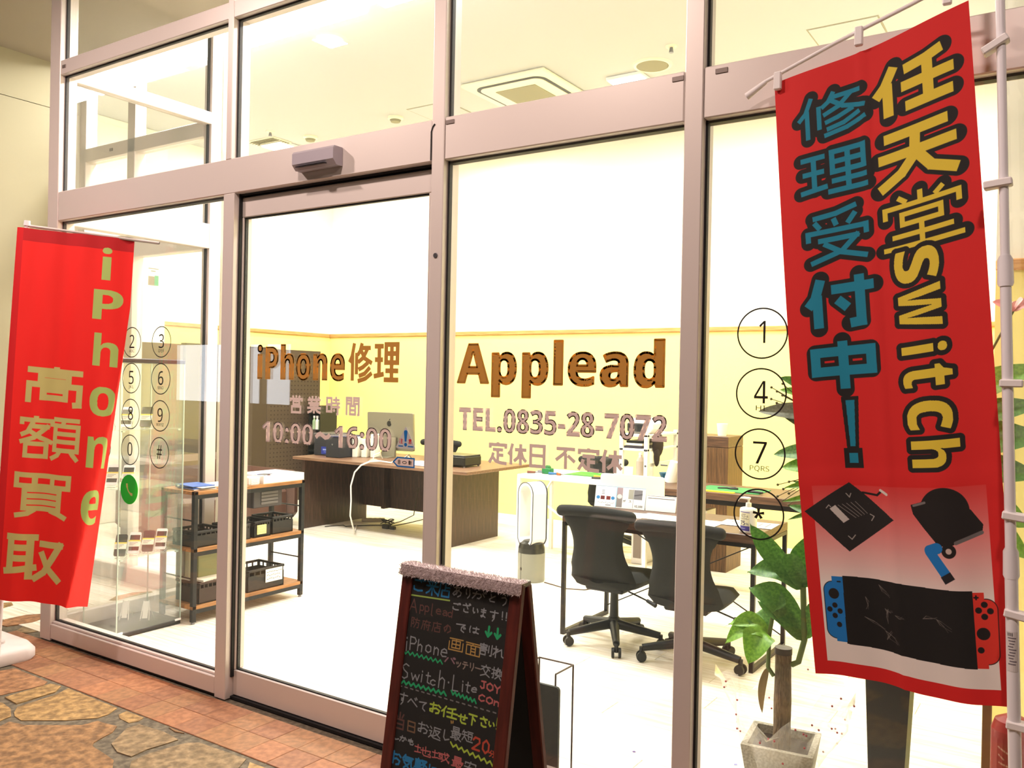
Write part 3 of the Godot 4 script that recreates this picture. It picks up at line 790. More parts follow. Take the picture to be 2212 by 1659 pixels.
func ceiling_fittings() -> void:
	var cream := mat("fitting cream", Color(0.9, 0.88, 0.78), 0.5)
	var ac := thing("air_conditioner", "square ceiling cassette air conditioner with black rounded air slot", "air conditioner", Vector3(-4.09, CEIL, -3.73))
	part(ac, "panel", MB.new().bx(-0.42, 0.42, -0.035, 0.0, -0.42, 0.42, 0.012), cream)
	var o := rounded(0.345, 0.345, 0.1, 8)
	var i := rounded(0.315, 0.315, 0.08, 8)
	part(ac, "air_slot", MB.new().prism(o, 0.03, 0.038, flat_down()), mat("slot black", Color(0.05, 0.06, 0.08), 0.5), "black air slot")
	part(ac, "cover", MB.new().prism(i, 0.03, 0.044, flat_down()), cream)
	part(ac, "grille", MB.new().bx(-0.2, 0.2, -0.048, -0.044, -0.2, 0.2), mat("grille grey", Color(0.55, 0.53, 0.42), 0.7), "square grey intake grille")
	var sp := thing("ceiling_speaker", "round grey speaker grille in the shop ceiling", "speaker", Vector3(-2.91, CEIL, -3.73))
	part(sp, "rim", MB.new().lathe([Vector2(0.16, 0.0), Vector2(0.15, -0.012), Vector2(0.125, -0.012)], 28), cream)
	part(sp, "grille", MB.new().cyl(Vector3(0, -0.012, 0), Vector3(0, -0.004, 0), 0.128, 0.128, 28), mat("grille grey", Color.WHITE))
	var v := thing("air_vent", "small grey square air vent in the ceiling", "vent", Vector3(-7.4, CEIL, -3.72))
	part(v, "frame", MB.new().bx(-0.2, 0.2, -0.012, 0.0, -0.13, 0.13, 0.003), cream)
	for q in 7: part(v, "slat", MB.new().box(Vector3(0, -0.016, -0.105 + q * 0.035), Vector3(0.37, 0.004, 0.03), 0.0, Basis(Vector3.RIGHT, 0.5)), mat("grille grey", Color.WHITE))
	for q in [[-6.86, -3.8, "round white smoke detector near the air vent"], [-5.62, -3.74, "round white smoke detector beside the ceiling hatch"]]:
		var t := thing("smoke_detector", q[2], "detector", Vector3(q[0], CEIL, q[1]), 0.0, "smoke detectors")
		part(t, "base", MB.new().lathe([Vector2(0.075, 0.0), Vector2(0.075, -0.018), Vector2(0.055, -0.03)], 20), cream)
		part(t, "chamber", MB.new().lathe([Vector2(0.05, -0.03), Vector2(0.045, -0.05), Vector2(0.0, -0.052)], 16), mat("grille grey", Color.WHITE))
	for q in [[-7.09, -3.46, "tiny ceiling sprinkler head by the air vent"], [-2.63, -3.45, "tiny ceiling sprinkler head by the round speaker"]]:
		var t := thing("sprinkler", q[2], "sprinkler", Vector3(q[0], CEIL, q[1]), 0.0, "sprinkler heads")
		part(t, "plate", MB.new().lathe([Vector2(0.045, 0.0), Vector2(0.04, -0.01), Vector2(0.0, -0.012)], 16), cream)
		part(t, "head", MB.new().cyl(Vector3(0, -0.012, 0), Vector3(0, -0.05, 0), 0.012, 0.018, 10), mat("lock steel", Color.WHITE))

func flat_down() -> Transform3D:
	return Transform3D(Basis(Vector3.RIGHT, Vector3.BACK, Vector3.DOWN), Vector3.ZERO)

func rounded(hx: float, hy: float, r: float, n: int) -> PackedVector2Array:
	var p := PackedVector2Array()
	for q in 4:
		var c := Vector2(hx - r, hy - r) * Vector2([1, -1, -1, 1][q], [1, 1, -1, -1][q])
		for i in n + 1:
			var a := PI / 2 * (q + float(i) / n)
			p.append(c + Vector2(cos(a), sin(a)) * r)
	return p

# ---------------------------------------------------------------- lettering on the panes
func films() -> void:
	var brown := mat("film gold brown", Color(0.74, 0.53, 0.23), 0.45)
	var pale := mat("film pale pink", Color(0.89, 0.81, 0.78), 0.5)
	var black := mat("film black", Color(0.07, 0.06, 0.06), 0.5)
	var z := GZ + 0.0062
	var w3: Node3D = get_node("window_6/pane")
	var mb := MB.new()
	latin_film(mb, "Applead", -1.991, -1.146, 1.493, 0.144, z, true, 0.0085)
	part(w3, "lettering", mb, brown, "brown shop name lettering")
	mb = MB.new()
	latin_film(mb, "TEL.0835-28-7072", -1.98, -1.132, 1.314, 0.083, z, true, 0.004)
	part(w3, "lettering", mb, pale, "pale telephone number lettering")
	mb = MB.new()
	for q in [["定", -1.84, -1.757], ["休", -1.755, -1.672], ["日", -1.668, -1.585], ["不", -1.553, -1.467], ["定", -1.462, -1.376], ["休", -1.374, -1.29]]: film_char(mb, q[0], q[1], q[2], 1.195, 1.277, 0.0128, z)
	part(w3, "lettering", mb, pale, "pale closing-day lettering")
	var d: Node3D = get_node("door_1/pane")
	z = DZ + 0.0052
	mb = MB.new()
	latin_film(mb, "iPhone", -3.163, -2.615, 1.492, 0.142, z, true, 0.007)
	film_char(mb, "修", -2.591, -2.455, 1.487, 1.655, 0.0185, z)
	film_char(mb, "理", -2.45, -2.311, 1.487, 1.655, 0.02, z)
	part(d, "lettering", mb, brown, "brown repair-service lettering")
	mb = MB.new()
	for q in [["営", -2.947, -2.862], ["業", -2.838, -2.747], ["時", -2.719, -2.634], ["間", -2.604, -2.521]]: film_char(mb, q[0], q[1], q[2], 1.342, 1.422, 0.0105, z)
	part(d, "lettering", mb, pale, "pale opening-hours heading")
	mb = MB.new()
	latin_film(mb, "10:00", -3.124, -2.798, 1.206, 0.089, z, true, 0.004)
	film_char(mb, "～", -2.782, -2.689, 1.21, 1.29, 0.018, z)
	latin_film(mb, "16:00", -2.666, -2.345, 1.206, 0.089, z, true, 0.004)
	part(d, "lettering", mb, pale, "pale opening-hours lettering")
	# caution triangle and direction sticker
	var tri := part(d, "caution_sticker", MB.new().prism(PackedVector2Array([Vector2(-2.318, 1.226), Vector2(-2.31, 1.221), Vector2(-2.224, 1.221), Vector2(-2.216, 1.226), Vector2(-2.264, 1.309), Vector2(-2.27, 1.309)]), z, z + 0.0004), mat("sticker grey", Color(0.72, 0.72, 0.72), 0.5), "triangular caution sticker")
	mb = MB.new()
	mb.prism(PackedVector2Array([Vector2(-2.277, 1.29), Vector2(-2.272, 1.296), Vector2(-2.262, 1.296), Vector2(-2.258, 1.29), Vector2(-2.263, 1.25), Vector2(-2.272, 1.25)]), z + 0.0005, z + 0.0007)
	mb.cyl(Vector3(-2.267, 1.238, z + 0.0005), Vector3(-2.267, 1.238, z + 0.0007), 0.0075, 0.0075, 16)
	mb.bx(-2.305, -2.28, 1.229, 1.2335, z + 0.0005, z + 0.0007); mb.bx(-2.255, -2.227, 1.229, 1.2335, z + 0.0005, z + 0.0007)
	part(tri, "mark", mb, mat("sticker blue", Color(0.03, 0.4, 0.68), 0.5), "blue exclamation mark")
	mb = MB.new()
	film_char(mb, "注", -2.302, -2.281, 1.242, 1.263, 0.0026, z + 0.0006); film_char(mb, "意", -2.253, -2.235, 1.242, 1.262, 0.0022, z + 0.0006)
	part(tri, "lettering", mb, mat("sticker red", Color(0.75, 0.1, 0.1), 0.5), "small red caution lettering")
	var ar := part(d, "direction_sticker", MB.new().prism(PackedVector2Array([Vector2(-2.335, 1.165), Vector2(-2.31, 1.187), Vector2(-2.218, 1.187), Vector2(-2.218, 1.146), Vector2(-2.31, 1.146)]), z, z + 0.0004), mat("sticker blue", Color.WHITE), "blue arrow-shaped sticker")
	part(ar, "face", MB.new().prism(PackedVector2Array([Vector2(-2.325, 1.165), Vector2(-2.306, 1.181), Vector2(-2.224, 1.181), Vector2(-2.224, 1.152), Vector2(-2.306, 1.152)]), z + 0.0005, z + 0.0007), mat("film pale pink", Color.WHITE))
	mb = MB.new()
	film_char(mb, "自", -2.306, -2.292, 1.158, 1.176, 0.0024, z + 0.0009); film_char(mb, "動", -2.25, -2.235, 1.158, 1.176, 0.002, z + 0.0009)
	for q in 14:
		var a := TAU * q / 14.0; var b := TAU * (q + 1) / 14.0
		mb.quad(Vector3(-2.271 + cos(a) * 0.012, 1.166 + sin(a) * 0.006, z + 0.0009), Vector3(-2.271 + cos(b) * 0.012, 1.166 + sin(b) * 0.006, z + 0.0009), Vector3(-2.271 + cos(b) * 0.009, 1.166 + sin(b) * 0.0035, z + 0.0009), Vector3(-2.271 + cos(a) * 0.009, 1.166 + sin(a) * 0.0035, z + 0.0009), Vector3.BACK)
	part(ar, "lettering", mb, mat("film black", Color.WHITE))
	# dial-pad keys on both end panes
	z = GZ + 0.0062
	var keys := [["1", ""], ["2", "ABC"], ["3", "DEF"], ["4", "GHI"], ["5", "JKL"], ["6", "MNO"], ["7", "PQRS"], ["8", "TUV"], ["9", "WXYZ"], ["*", ""], ["0", ""], ["#", ""]]
	for side in [["window_5/pane", -4.356, 1.664], ["window_7/pane", -0.824, 1.664]]:
		var pn: Node3D = get_node(side[0])
		for k in 12:
			var c := Vector2(side[1] + (k % 3) * 0.2505, side[2] - (k / 3) * 0.1855)
			mb = MB.new()
			for q in 48:
				var a := TAU * q / 48; var b := TAU * (q + 1) / 48
				mb.quad(Vector3(c.x + cos(a) * 0.079, c.y + sin(a) * 0.079, z), Vector3(c.x + cos(b) * 0.079, c.y + sin(b) * 0.079, z), Vector3(c.x + cos(b) * 0.0742, c.y + sin(b) * 0.0742, z), Vector3(c.x + cos(a) * 0.0742, c.y + sin(a) * 0.0742, z), Vector3.BACK)
			var dw := 0.043 if keys[k][0] != "1" else 0.02
			if keys[k][0] == "*": latin_film(mb, "*", c.x - 0.018, c.x + 0.018, c.y - 0.035, 0.05, z, true)
			else: latin_film(mb, keys[k][0], c.x - dw / 2, c.x + dw / 2, c.y - 0.03, 0.068, z, false)
			# the film of the 4 has lost its first small letter
			var small: String = "HI" if keys[k][0] == "4" and side[1] > -1.0 else keys[k][1]
			if small: latin_film(mb, small, c.x - 0.0075 * small.length(), c.x + 0.0075 * small.length(), c.y - 0.052, 0.0155, z, false)
			part(pn, "keypad_key", mb, black, "black ring with %s" % ("the sign " + keys[k][0] if k in [9, 11] else "the digit " + keys[k][0]))
		var cc := Vector2(side[1] + 0.2505, side[2] - 0.762)
		var btn := part(pn, "call_button", MB.new().cyl(Vector3(cc.x, cc.y, z - 0.0002), Vector3(cc.x, cc.y, z + 0.0002), 0.0765, 0.0765, 40), mat("film green", Color(0.02, 0.85, 0.2), 0.4), "round green call button film")
		mb = MB.new()
		var arc := []
		for q in 9: arc.append(Vector2(cc.x + 0.03 - cos(PI * 0.5 * q / 8) * 0.05 , cc.y + 0.03 - sin(PI * 0.5 * q / 8) * 0.055))
		for q in 8:
			var wq := 0.014 if q < 2 or q > 5 else 0.008
			var u: Vector2 = (arc[q + 1] - arc[q]).normalized(); var p := Vector2(-u.y, u.x) * wq / 2
			mb.quad(Vector3(arc[q].x - p.x, arc[q].y - p.y, z + 0.0005), Vector3(arc[q + 1].x - p.x, arc[q + 1].y - p.y, z + 0.0005), Vector3(arc[q + 1].x + p.x, arc[q + 1].y + p.y, z + 0.0005), Vector3(arc[q].x + p.x, arc[q].y + p.y, z + 0.0005), Vector3.BACK)
		part(btn, "handset", mb, mat("film handset", Color(0.8, 0.85, 0.55), 0.5))

# ---------------------------------------------------------------- banners
func cell(u0: float, v0: float, u1: float, v1: float, w: float, h: float) -> Transform2D:
	return Transform2D(Vector2((u1 - u0) * w, 0), Vector2(0, (v1 - v0) * h), Vector2(u0 * w, v0 * h))

# latin cell turned clockwise: along = down the flag, cap line towards u1
func turned(u0: float, v0: float, u1: float, v1: float, w: float, h: float) -> Transform2D:
	return Transform2D(Vector2(0, (v1 - v0) * h), Vector2((u1 - u0) * w, 0), Vector2(u0 * w, v0 * h))

func upright(u0: float, v0: float, u1: float, v1: float, w: float, h: float) -> Transform2D:
	return Transform2D(Vector2((u1 - u0) * w, 0), Vector2(0, (v0 - v1) * h), Vector2(u0 * w, v1 * h))

func switch_print() -> Ras:
	var w := 560.0; var h := 1860.0
	var red := Color(0.82, 0.1, 0.1)
	var ink := Color(0.07, 0.05, 0.05); var gold := Color(0.86, 0.76, 0.22); var teal := Color(0.02, 0.5, 0.62)
	var r := Ras.new(int(w), int(h), red)
	# printed fade from red to white in the lower panel
	for y in range(int(0.69 * h), int(0.978 * h)):
		var v := y / h
		var c := red.lerp(Color(0.9, 0.87, 0.85), clampf((v - 0.69) / 0.14 * 0.75 + 0.15, 0.0, 1.0))
		r.rect(0.07 * w, y, 0.93 * w, y + 1, c)
	var marks := [["修", 0.115, 0.045, 0.49, 0.117, teal], ["理", 0.115, 0.14, 0.48, 0.214, teal], ["受", 0.12, 0.236, 0.48, 0.325, teal], ["付", 0.11, 0.348, 0.48, 0.433, teal], ["中", 0.11, 0.452, 0.47, 0.535, teal],
		["任", 0.52, 0.042, 0.925, 0.121, gold], ["天", 0.51, 0.142, 0.93, 0.234, gold], ["堂", 0.515, 0.243, 0.935, 0.328, gold]]
	for q in marks: print_char(r, q[0], cell(q[1], q[2], q[3], q[4], w, h), 44.0 if q[0] in ["修", "理", "受", "堂"] else 52.0, ink, true)
	r.poly(PackedVector2Array([Vector2(0.262 * w, 0.546 * h), Vector2(0.352 * w, 0.546 * h), Vector2(0.335 * w, 0.633 * h), Vector2(0.275 * w, 0.633 * h)]), ink)
	r.rect(0.258 * w, 0.63 * h, 0.352 * w, 0.662 * h, ink)
	for q in marks: print_char(r, q[0], cell(q[1], q[2], q[3], q[4], w, h), {"修": 14.0, "理": 16.0, "受": 16.0, "堂": 14.5}.get(q[0], 29.0), q[5])
	r.poly(PackedVector2Array([Vector2(0.284 * w, 0.552 * h), Vector2(0.33 * w, 0.552 * h), Vector2(0.318 * w, 0.627 * h), Vector2(0.292 * w, 0.627 * h)]), teal)
	r.rect(0.283 * w, 0.638 * h, 0.327 * w, 0.654 * h, teal)
	for q in [["s", 0.585, 0.331, 0.785, 0.381], ["w", 0.585, 0.388, 0.785, 0.452], ["i", 0.585, 0.476, 0.79, 0.49], ["t", 0.585, 0.508, 0.81, 0.54], ["c", 0.595, 0.561, 0.8, 0.605], ["h", 0.6, 0.62, 0.83, 0.66]]:
		# cap height follows from the drawn height of each letter
		var tall := {"s": 1.33, "w": 1.35, "i": 1.0, "t": 1.12, "c": 1.33, "h": 0.93}[q[0]] as float
		latin_print(r, q[0], turned(q[1], q[2], q[1] + (q[3] - q[1]) * tall, q[4], w, h), gold, 26.0, ink)
	# spare parts and a cracked console
	r.poly(PackedVector2Array([Vector2(0.271 * w, 0.685 * h), Vector2(0.488 * w, 0.741 * h), Vector2(0.245 * w, 0.797 * h), Vector2(0.017 * w, 0.732 * h)]), Color(0.1, 0.09, 0.09))
	r.poly(PackedVector2Array([Vector2(0.158 * w, 0.728 * h), Vector2(0.19 * w, 0.722 * h), Vector2(0.257 * w, 0.745 * h), Vector2(0.226 * w, 0.751 * h)]), Color(0.75, 0.72, 0.7))
	for k in 5: r.seg(Vector2((0.205 + k * 0.022) * w, (0.722 - k * 0.0015) * h), Vector2((0.29 + k * 0.015) * w, (0.742 - k * 0.002) * h), 2.0, Color(0.5, 0.48, 0.46))
	for q in [[0.25, 0.703, 0.266, 0.709, 0.274, 0.703], [0.365, 0.735, 0.385, 0.738, 0.37, 0.745], [0.245, 0.772, 0.262, 0.777, 0.28, 0.77], [0.14, 0.727, 0.155, 0.722, 0.165, 0.725]]:
		r.seg(Vector2(q[0] * w, q[1] * h), Vector2(q[2] * w, q[3] * h), 3.0, Color(0.6, 0.58, 0.56)); r.seg(Vector2(q[2] * w, q[3] * h), Vector2(q[4] * w, q[5] * h), 3.0, Color(0.6, 0.58, 0.56))
	for q in [[0.335, 0.701, 0.41, 0.704], [0.41, 0.704, 0.435, 0.697]]: r.seg(Vector2(q[0] * w, q[1] * h), Vector2(q[2] * w, q[3] * h), 6.0, ink)
	r.seg(Vector2(0.43 * w, 0.696 * h), Vector2(0.46 * w, 0.702 * h), 8.0, Color(0.85, 0.83, 0.8))
	r.disc(Vector2(0.735 * w, 0.725 * h), 0.115 * w, ink)
	var joy := PackedVector2Array()
	for q in [[0.576, 0.716], [0.62, 0.712], [0.74, 0.70], [0.855, 0.724], [0.904, 0.746], [0.895, 0.76], [0.83, 0.762], [0.757, 0.776], [0.7, 0.776], [0.632, 0.75], [0.585, 0.73]]: joy.append(Vector2(q[0] * w, q[1] * h))
	r.poly(joy, ink)
	r.seg(Vector2(0.59 * w, 0.717 * h), Vector2(0.645 * w, 0.712 * h), 7.0, Color(0.45, 0.43, 0.43)); r.seg(Vector2(0.78 * w, 0.771 * h), Vector2(0.895 * w, 0.757 * h), 10.0, Color(0.4, 0.38, 0.38))
	r.disc(Vector2(0.745 * w, 0.783 * h), 19, ink); r.disc(Vector2(0.745 * w, 0.783 * h), 8, Color(0.75, 0.68, 0.65))
	var flex := Color(0.03, 0.45, 0.75)
	r.seg(Vector2(0.69 * w, 0.779 * h), Vector2(0.655 * w, 0.783 * h), 30.0, flex); r.seg(Vector2(0.655 * w, 0.785 * h), Vector2(0.73 * w, 0.82 * h), 28.0, flex)
	r.seg(Vector2(0.722 * w, 0.817 * h), Vector2(0.742 * w, 0.827 * h), 30.0, Color(0.1, 0.1, 0.12), false)
	var blue := Color(0.05, 0.45, 0.75); var rd := Color(0.85, 0.2, 0.15)
	r.seg(Vector2(0.135 * w, 0.862 * h), Vector2(0.135 * w, 0.925 * h), 58.0, ink); r.seg(Vector2(0.135 * w, 0.862 * h), Vector2(0.135 * w, 0.925 * h), 54.0, blue)
	r.rect(0.135 * w, 0.839 * h, 0.2 * w, 0.945 * h, blue)
	r.seg(Vector2(0.89 * w, 0.866 * h), Vector2(0.885 * w, 0.928 * h), 58.0, ink); r.seg(Vector2(0.89 * w, 0.866 * h), Vector2(0.885 * w, 0.928 * h), 54.0, rd)
	r.rect(0.83 * w, 0.842 * h, 0.885 * w, 0.949 * h, rd)
	r.poly(PackedVector2Array([Vector2(0.195 * w, 0.837 * h), Vector2(0.835 * w, 0.84 * h), Vector2(0.836 * w, 0.95 * h), Vector2(0.19 * w, 0.947 * h)]), Color(0.045, 0.04, 0.045))
	r.disc(Vector2(0.139 * w, 0.867 * h), 16, ink); r.disc(Vector2(0.871 * w, 0.9 * h), 16, ink)
	for q in [[0.139, 0.886], [0.165, 0.895], [0.135, 0.903], [0.109, 0.893], [0.155, 0.917], [0.883, 0.859], [0.907, 0.868], [0.881, 0.876], [0.857, 0.867], [0.856, 0.923]]: r.disc(Vector2(q[0] * w, q[1] * h), 8, ink)
	r.seg(Vector2(0.842 * w, 0.849 * h), Vector2(0.858 * w, 0.849 * h), 4, ink); r.seg(Vector2(0.85 * w, 0.8465 * h), Vector2(0.85 * w, 0.8515 * h), 4, ink); r.seg(Vector2(0.165 * w, 0.847 * h), Vector2(0.18 * w, 0.847 * h), 4, ink)
	rng.seed = 41
	for q in [[0.293, 0.9, 0.395, 0.917], [0.395, 0.917, 0.462, 0.934], [0.379, 0.846, 0.427, 0.862], [0.595, 0.886, 0.661, 0.884], [0.661, 0.884, 0.723, 0.898], [0.304, 0.868, 0.312, 0.887], [0.402, 0.882, 0.433, 0.886], [0.418, 0.882, 0.414, 0.904], [0.455, 0.889, 0.5, 0.889], [0.4, 0.93, 0.43, 0.915]]:
		var a := Vector2(q[0] * w, q[1] * h); var b := Vector2(q[2] * w, q[3] * h)
		for k in 3:
			var m := a.lerp(b, 0.5) + Vector2(rng.randf_range(-9, 9), rng.randf_range(-9, 9))
			r.seg(a, m, 1.6, Color(0.42, 0.4, 0.38)); r.seg(m, b + Vector2(rng.randf_range(-6, 6), rng.randf_range(-6, 6)), 1.2, Color(0.36, 0.34, 0.33))
	return r

func flag_mat(called: String, r: Ras, back: Color) -> StandardMaterial3D:
	var m := printed(called, r, 0.75)
	m.cull_mode = BaseMaterial3D.CULL_DISABLED
	m.backlight_enabled = true; m.backlight = back
	return m

func nobori_switch() -> void:
	var t := thing("banner_stand", "tall red repair banner with yellow and blue characters and a cracked game console picture", "banner", Vector3(-0.2, 0.0, 0.2))
	var o := t.position
	var lt := Vector3(-0.775, 2.395, 0.06); var rt := Vector3(-0.262, 2.50, 0.12); var rb := Vector3(-0.116, 0.715, 0.12); var lb := Vector3(-0.624, 0.682, 0.06)
	var g := []
	for j in 61:
		var v := j / 60.0
		var row := []
		for i in 41:
			var u := i / 40.0
			var p := lt.lerp(rt, u).lerp(lb.lerp(rb, u), v)
			# soft vertical folds and the sag of the lower hem
			var d := 0.006 * sin(u * 9.0 + v * 1.5) + 0.004 * sin(u * 23.0 - v * 4.0) * v + 0.014 * sin((u - 0.5) * PI) * v
			d += 0.004 * exp(-pow((v - 0.687) / 0.006, 2.0)) + 0.005 * exp(-pow((u - 0.47) / 0.012, 2.0))
			p += Vector3(-0.1, 0.0, 1.0) * d
			p.x -= 0.012 * sin(v * PI) * (1.0 - u)
			p.y += 0.006 * sin(u * 7.0) * v - 0.012 * sin(u * PI) * (1.0 - v)
			row.append(p - o)
		g.append(row)
	part(t, "flag", MB.new().sheet(g), flag_mat("banner print switch", switch_print(), Color(0.12, 0.12, 0.12)))
	var pole := mat("pole white", Color(0.93, 0.92, 0.94), 0.35)
	var tape := mat("tab white", Color(0.94, 0.92, 0.92), 0.6)
	# leaning telescopic pole
	var top := Vector3(-0.196, 2.75, 0.2); var foot := Vector3(-0.1, 0.06, 0.2)
	var along := func(y: float) -> Vector3: return foot.lerp(top, (y - foot.y) / (top.y - foot.y)) - o
	part(t, "pole", MB.new().cyl(along.call(0.06), along.call(1.09), 0.0145, 0.0145, 16).cyl(along.call(1.0), along.call(1.77), 0.0125, 0.0125, 16).cyl(along.call(1.7), along.call(2.75), 0.0105, 0.0105, 16), pole)
	for y in [1.085, 1.79]:
		part(t, "pole_joint", MB.new().cyl(along.call(y - 0.035), along.call(y - 0.028), 0.015, 0.018, 16).cyl(along.call(y - 0.028), along.call(y + 0.03), 0.018, 0.017, 16).cyl(along.call(y + 0.03), along.call(y + 0.04), 0.017, 0.012, 16), pole)
	var bar := MB.new().tube([Vector3(-0.853, 2.372, 0.06) - o, Vector3(-0.80, 2.405, 0.062) - o, Vector3(-0.6, 2.47, 0.085) - o, Vector3(-0.4, 2.525, 0.11) - o, Vector3(-0.2, 2.565, 0.18) - o], 0.006, 8)
	part(t, "crossbar", bar, tape)
	part(t, "crossbar_tip", MB.new().cyl(Vector3(-0.858, 2.37, 0.06) - o, Vector3(-0.80, 2.404, 0.062) - o, 0.011, 0.007, 10), tape)
	for q in [[0.03, -0.762, 2.415], [0.5, -0.533, 2.49], [0.93, -0.312, 2.545]]:
		part(t, "tab", MB.new().bx(q[1] - 0.011 - o.x, q[1] + 0.011 - o.x, q[2] - 0.045 - o.y, q[2] + 0.008 - o.y, 0.062 + q[0] * 0.055 - o.z, 0.078 + q[0] * 0.055 - o.z, 0.003), tape)
	for q in [[2.345, -0.255, 0.5], [2.005, -0.232, 0.1], [1.52, -0.19, 0.0], [1.2, -0.16, -0.1], [0.965, -0.135, -0.15], [0.70, -0.12, -0.05]]:
		var c: Vector3 = along.call(q[0])
		part(t, "tab", MB.new().box(c + Vector3(-0.012 if q[0] > 1.9 else 0.008, 0, 0), Vector3(0.062 if q[0] > 1.9 else 0.05, 0.019, 0.036), 0.003, Basis(Vector3.BACK, q[2])), tape)
	var lr := Ras.new(48, 96, Color(0.85, 0.83, 0.83))
	for k in 10: lr.rect(6 + (k % 3) * 3, 14 + k * 7, 40 - (k % 4) * 4, 17 + k * 7, Color(0.45, 0.42, 0.45))
	for k in 8: lr.rect(5 + k * 3, 3, 7 + k * 3 - (k % 2), 11, Color(0.2, 0.18, 0.2))
	var lc := MB.new()
	for k in 6:
		var a0 := -0.9 + k * 0.3; var a1 := a0 + 0.3
		var p0: Vector3 = along.call(0.925); var p1: Vector3 = along.call(0.83)
		var e0 := Vector3(sin(a0), 0, cos(a0)) * 0.0149; var e1 := Vector3(sin(a1), 0, cos(a1)) * 0.0149
		lc.quad(p0 + e0, p0 + e1, p1 + e1, p1 + e0, e0 + e1, Rect2(k / 6.0, 0, 1 / 6.0, 1))
	part(t, "label", lc, printed("pole label print", lr), "printed care label on the pole")
	var base := MB.new().box(along.call(0.06) + Vector3(0, -0.005, 0), Vector3(0.4, 0.1, 0.4), 0.03)
	part(t, "water_base", base, mat("tank white", Color(0.84, 0.8, 0.8), 0.5))

func phone_print() -> Ras:
	var w := 400.0; var h := 1300.0
	var r := Ras.new(int(w), int(h), Color(0.93, 0.1, 0.08))
	r.rect(0, 0, w, 0.034 * h, Color(0.72, 0.03, 0.08)); r.rect(0, 0, 0.06 * w, h, Color(0.8, 0.04, 0.08))
	var green := Color(0.66, 0.74, 0.4)
	for q in [["i", 0.735, 0.033, 0.82, 0.116, 0.98], ["P", 0.68, 0.142, 0.93, 0.222, 1.0], ["h", 0.71, 0.258, 0.915, 0.347, 0.93], ["o", 0.71, 0.405, 0.925, 0.479, 1.33], ["n", 0.72, 0.538, 0.905, 0.62, 1.33], ["e", 0.71, 0.682, 0.905, 0.772, 1.33]]:
		latin_print(r, q[0], upright(q[1], q[4] - (q[4] - q[2]) * q[5], q[3], q[4], w, h), green, 0.0, green, true)
	var khaki := Color(0.76, 0.72, 0.45)
	for q in [["高", 0.135, 0.36, 0.67, 0.465, 21.0], ["額", 0.12, 0.495, 0.65, 0.612, 16.0], ["買", 0.1, 0.65, 0.62, 0.77, 18.0], ["取", 0.075, 0.812, 0.58, 0.943, 23.0]]:
		print_char(r, q[0], cell(q[1], q[2], q[3], q[4], w, h), q[5], khaki)
	return r

func nobori_phone() -> void:
	var t := thing("banner_stand", "red phone buying banner with pale green letters in front of the glazed corner", "banner", Vector3(-4.72, 0.0, 0.38))
	var o := t.position
	var lt := Vector3(-4.388, 2.212, 0.412); var rt := Vector3(-3.958, 2.17, 0.062)
	var lb := Vector3(-4.46, 0.36, 0.44); var rb := Vector3(-4.03, 0.32, 0.12)
	var g := []
	for j in 51:
		var v := j / 50.0
		var row := []
		for i in 45:
			var u := i / 44.0
			var p := lt.lerp(rt, u).lerp(lb.lerp(rb, u), v)
			var nrm := Vector3(0.63, 0, 0.77)
			# the free edge turns away from the viewer further down
			var fold := lerpf(1.05, 0.66, pow(v, 1.2))
			if u > fold:
				var e := u - fold
				p -= (rt - lt) * e * 0.86; p -= nrm * 0.42 * e * (0.4 + v)
			var d := 0.012 * sin(u * 11.0 + 0.6) * (0.4 + v) + 0.006 * sin(u * 25.0 + v * 3.0) + 0.02 * sin(v * 2.4) * cos(u * 3.0)
			p += nrm * d
			p.x -= 0.035 * pow(v, 3.0)
			p.y -= 0.07 * clampf((u - 0.62) * 2.2, 0.0, 1.0) * pow(v, 3.0) - 0.03 * (1.0 - u) * (1.0 - u) * v * 0.5
			row.append(p - o)
		g.append(row)
	part(t, "flag", MB.new().sheet(g), flag_mat("banner print phone", phone_print(), Color(0.2, 0.2, 0.2)))
	var pole := mat("pole white", Color.WHITE)
	part(t, "pole", MB.new().cyl(Vector3(-4.53, 0.06, 0.405) - o, Vector3(-4.378, 2.24, 0.372) - o, 0.0145, 0.011, 14), pole)
	part(t, "pole_cap", MB.new().cyl(Vector3(-4.379, 2.225, 0.372) - o, Vector3(-4.377, 2.25, 0.372) - o, 0.016, 0.014, 12), pole)
	part(t, "crossbar", MB.new().tube([Vector3(-4.38, 2.225, 0.375) - o, Vector3(-3.93, 2.165, 0.035) - o, Vector3(-3.86, 2.156, -0.012) - o], 0.007, 8), mat("crossbar grey", Color(0.72, 0.68, 0.66), 0.5))
	part(t, "water_base", tank_body(Vector3(-4.77, 0, 0.395) - o), mat("tank white", Color.WHITE))

# a rounded water tank with a sloping shoulder
func tank_body(c: Vector3) -> MB:
	var m := MB.new()
	var rings := []
	for q in [[0.225, 0.205, 0.0], [0.23, 0.215, 0.012], [0.23, 0.215, 0.05], [0.205, 0.19, 0.085], [0.1, 0.09, 0.1]]:
		var o := rounded(q[0], q[1], 0.07, 6)
		var l := []
		for p in o: l.append(c + Vector3(p.x, q[2], p.y))
		l.append(l[0])
		rings.append(l)
	m.sheet(rings)
	var cap := []
	for p in rounded(0.1, 0.09, 0.07, 6): cap.append(p)
	m.prism(PackedVector2Array(cap), 0.1, 0.1, Transform3D(Basis(Vector3.RIGHT, Vector3.BACK, Vector3.UP), c))
	m.cyl(c + Vector3(0.12, 0.09, -0.06), c + Vector3(0.12, 0.104, -0.06), 0.028, 0.026, 16)
	return m

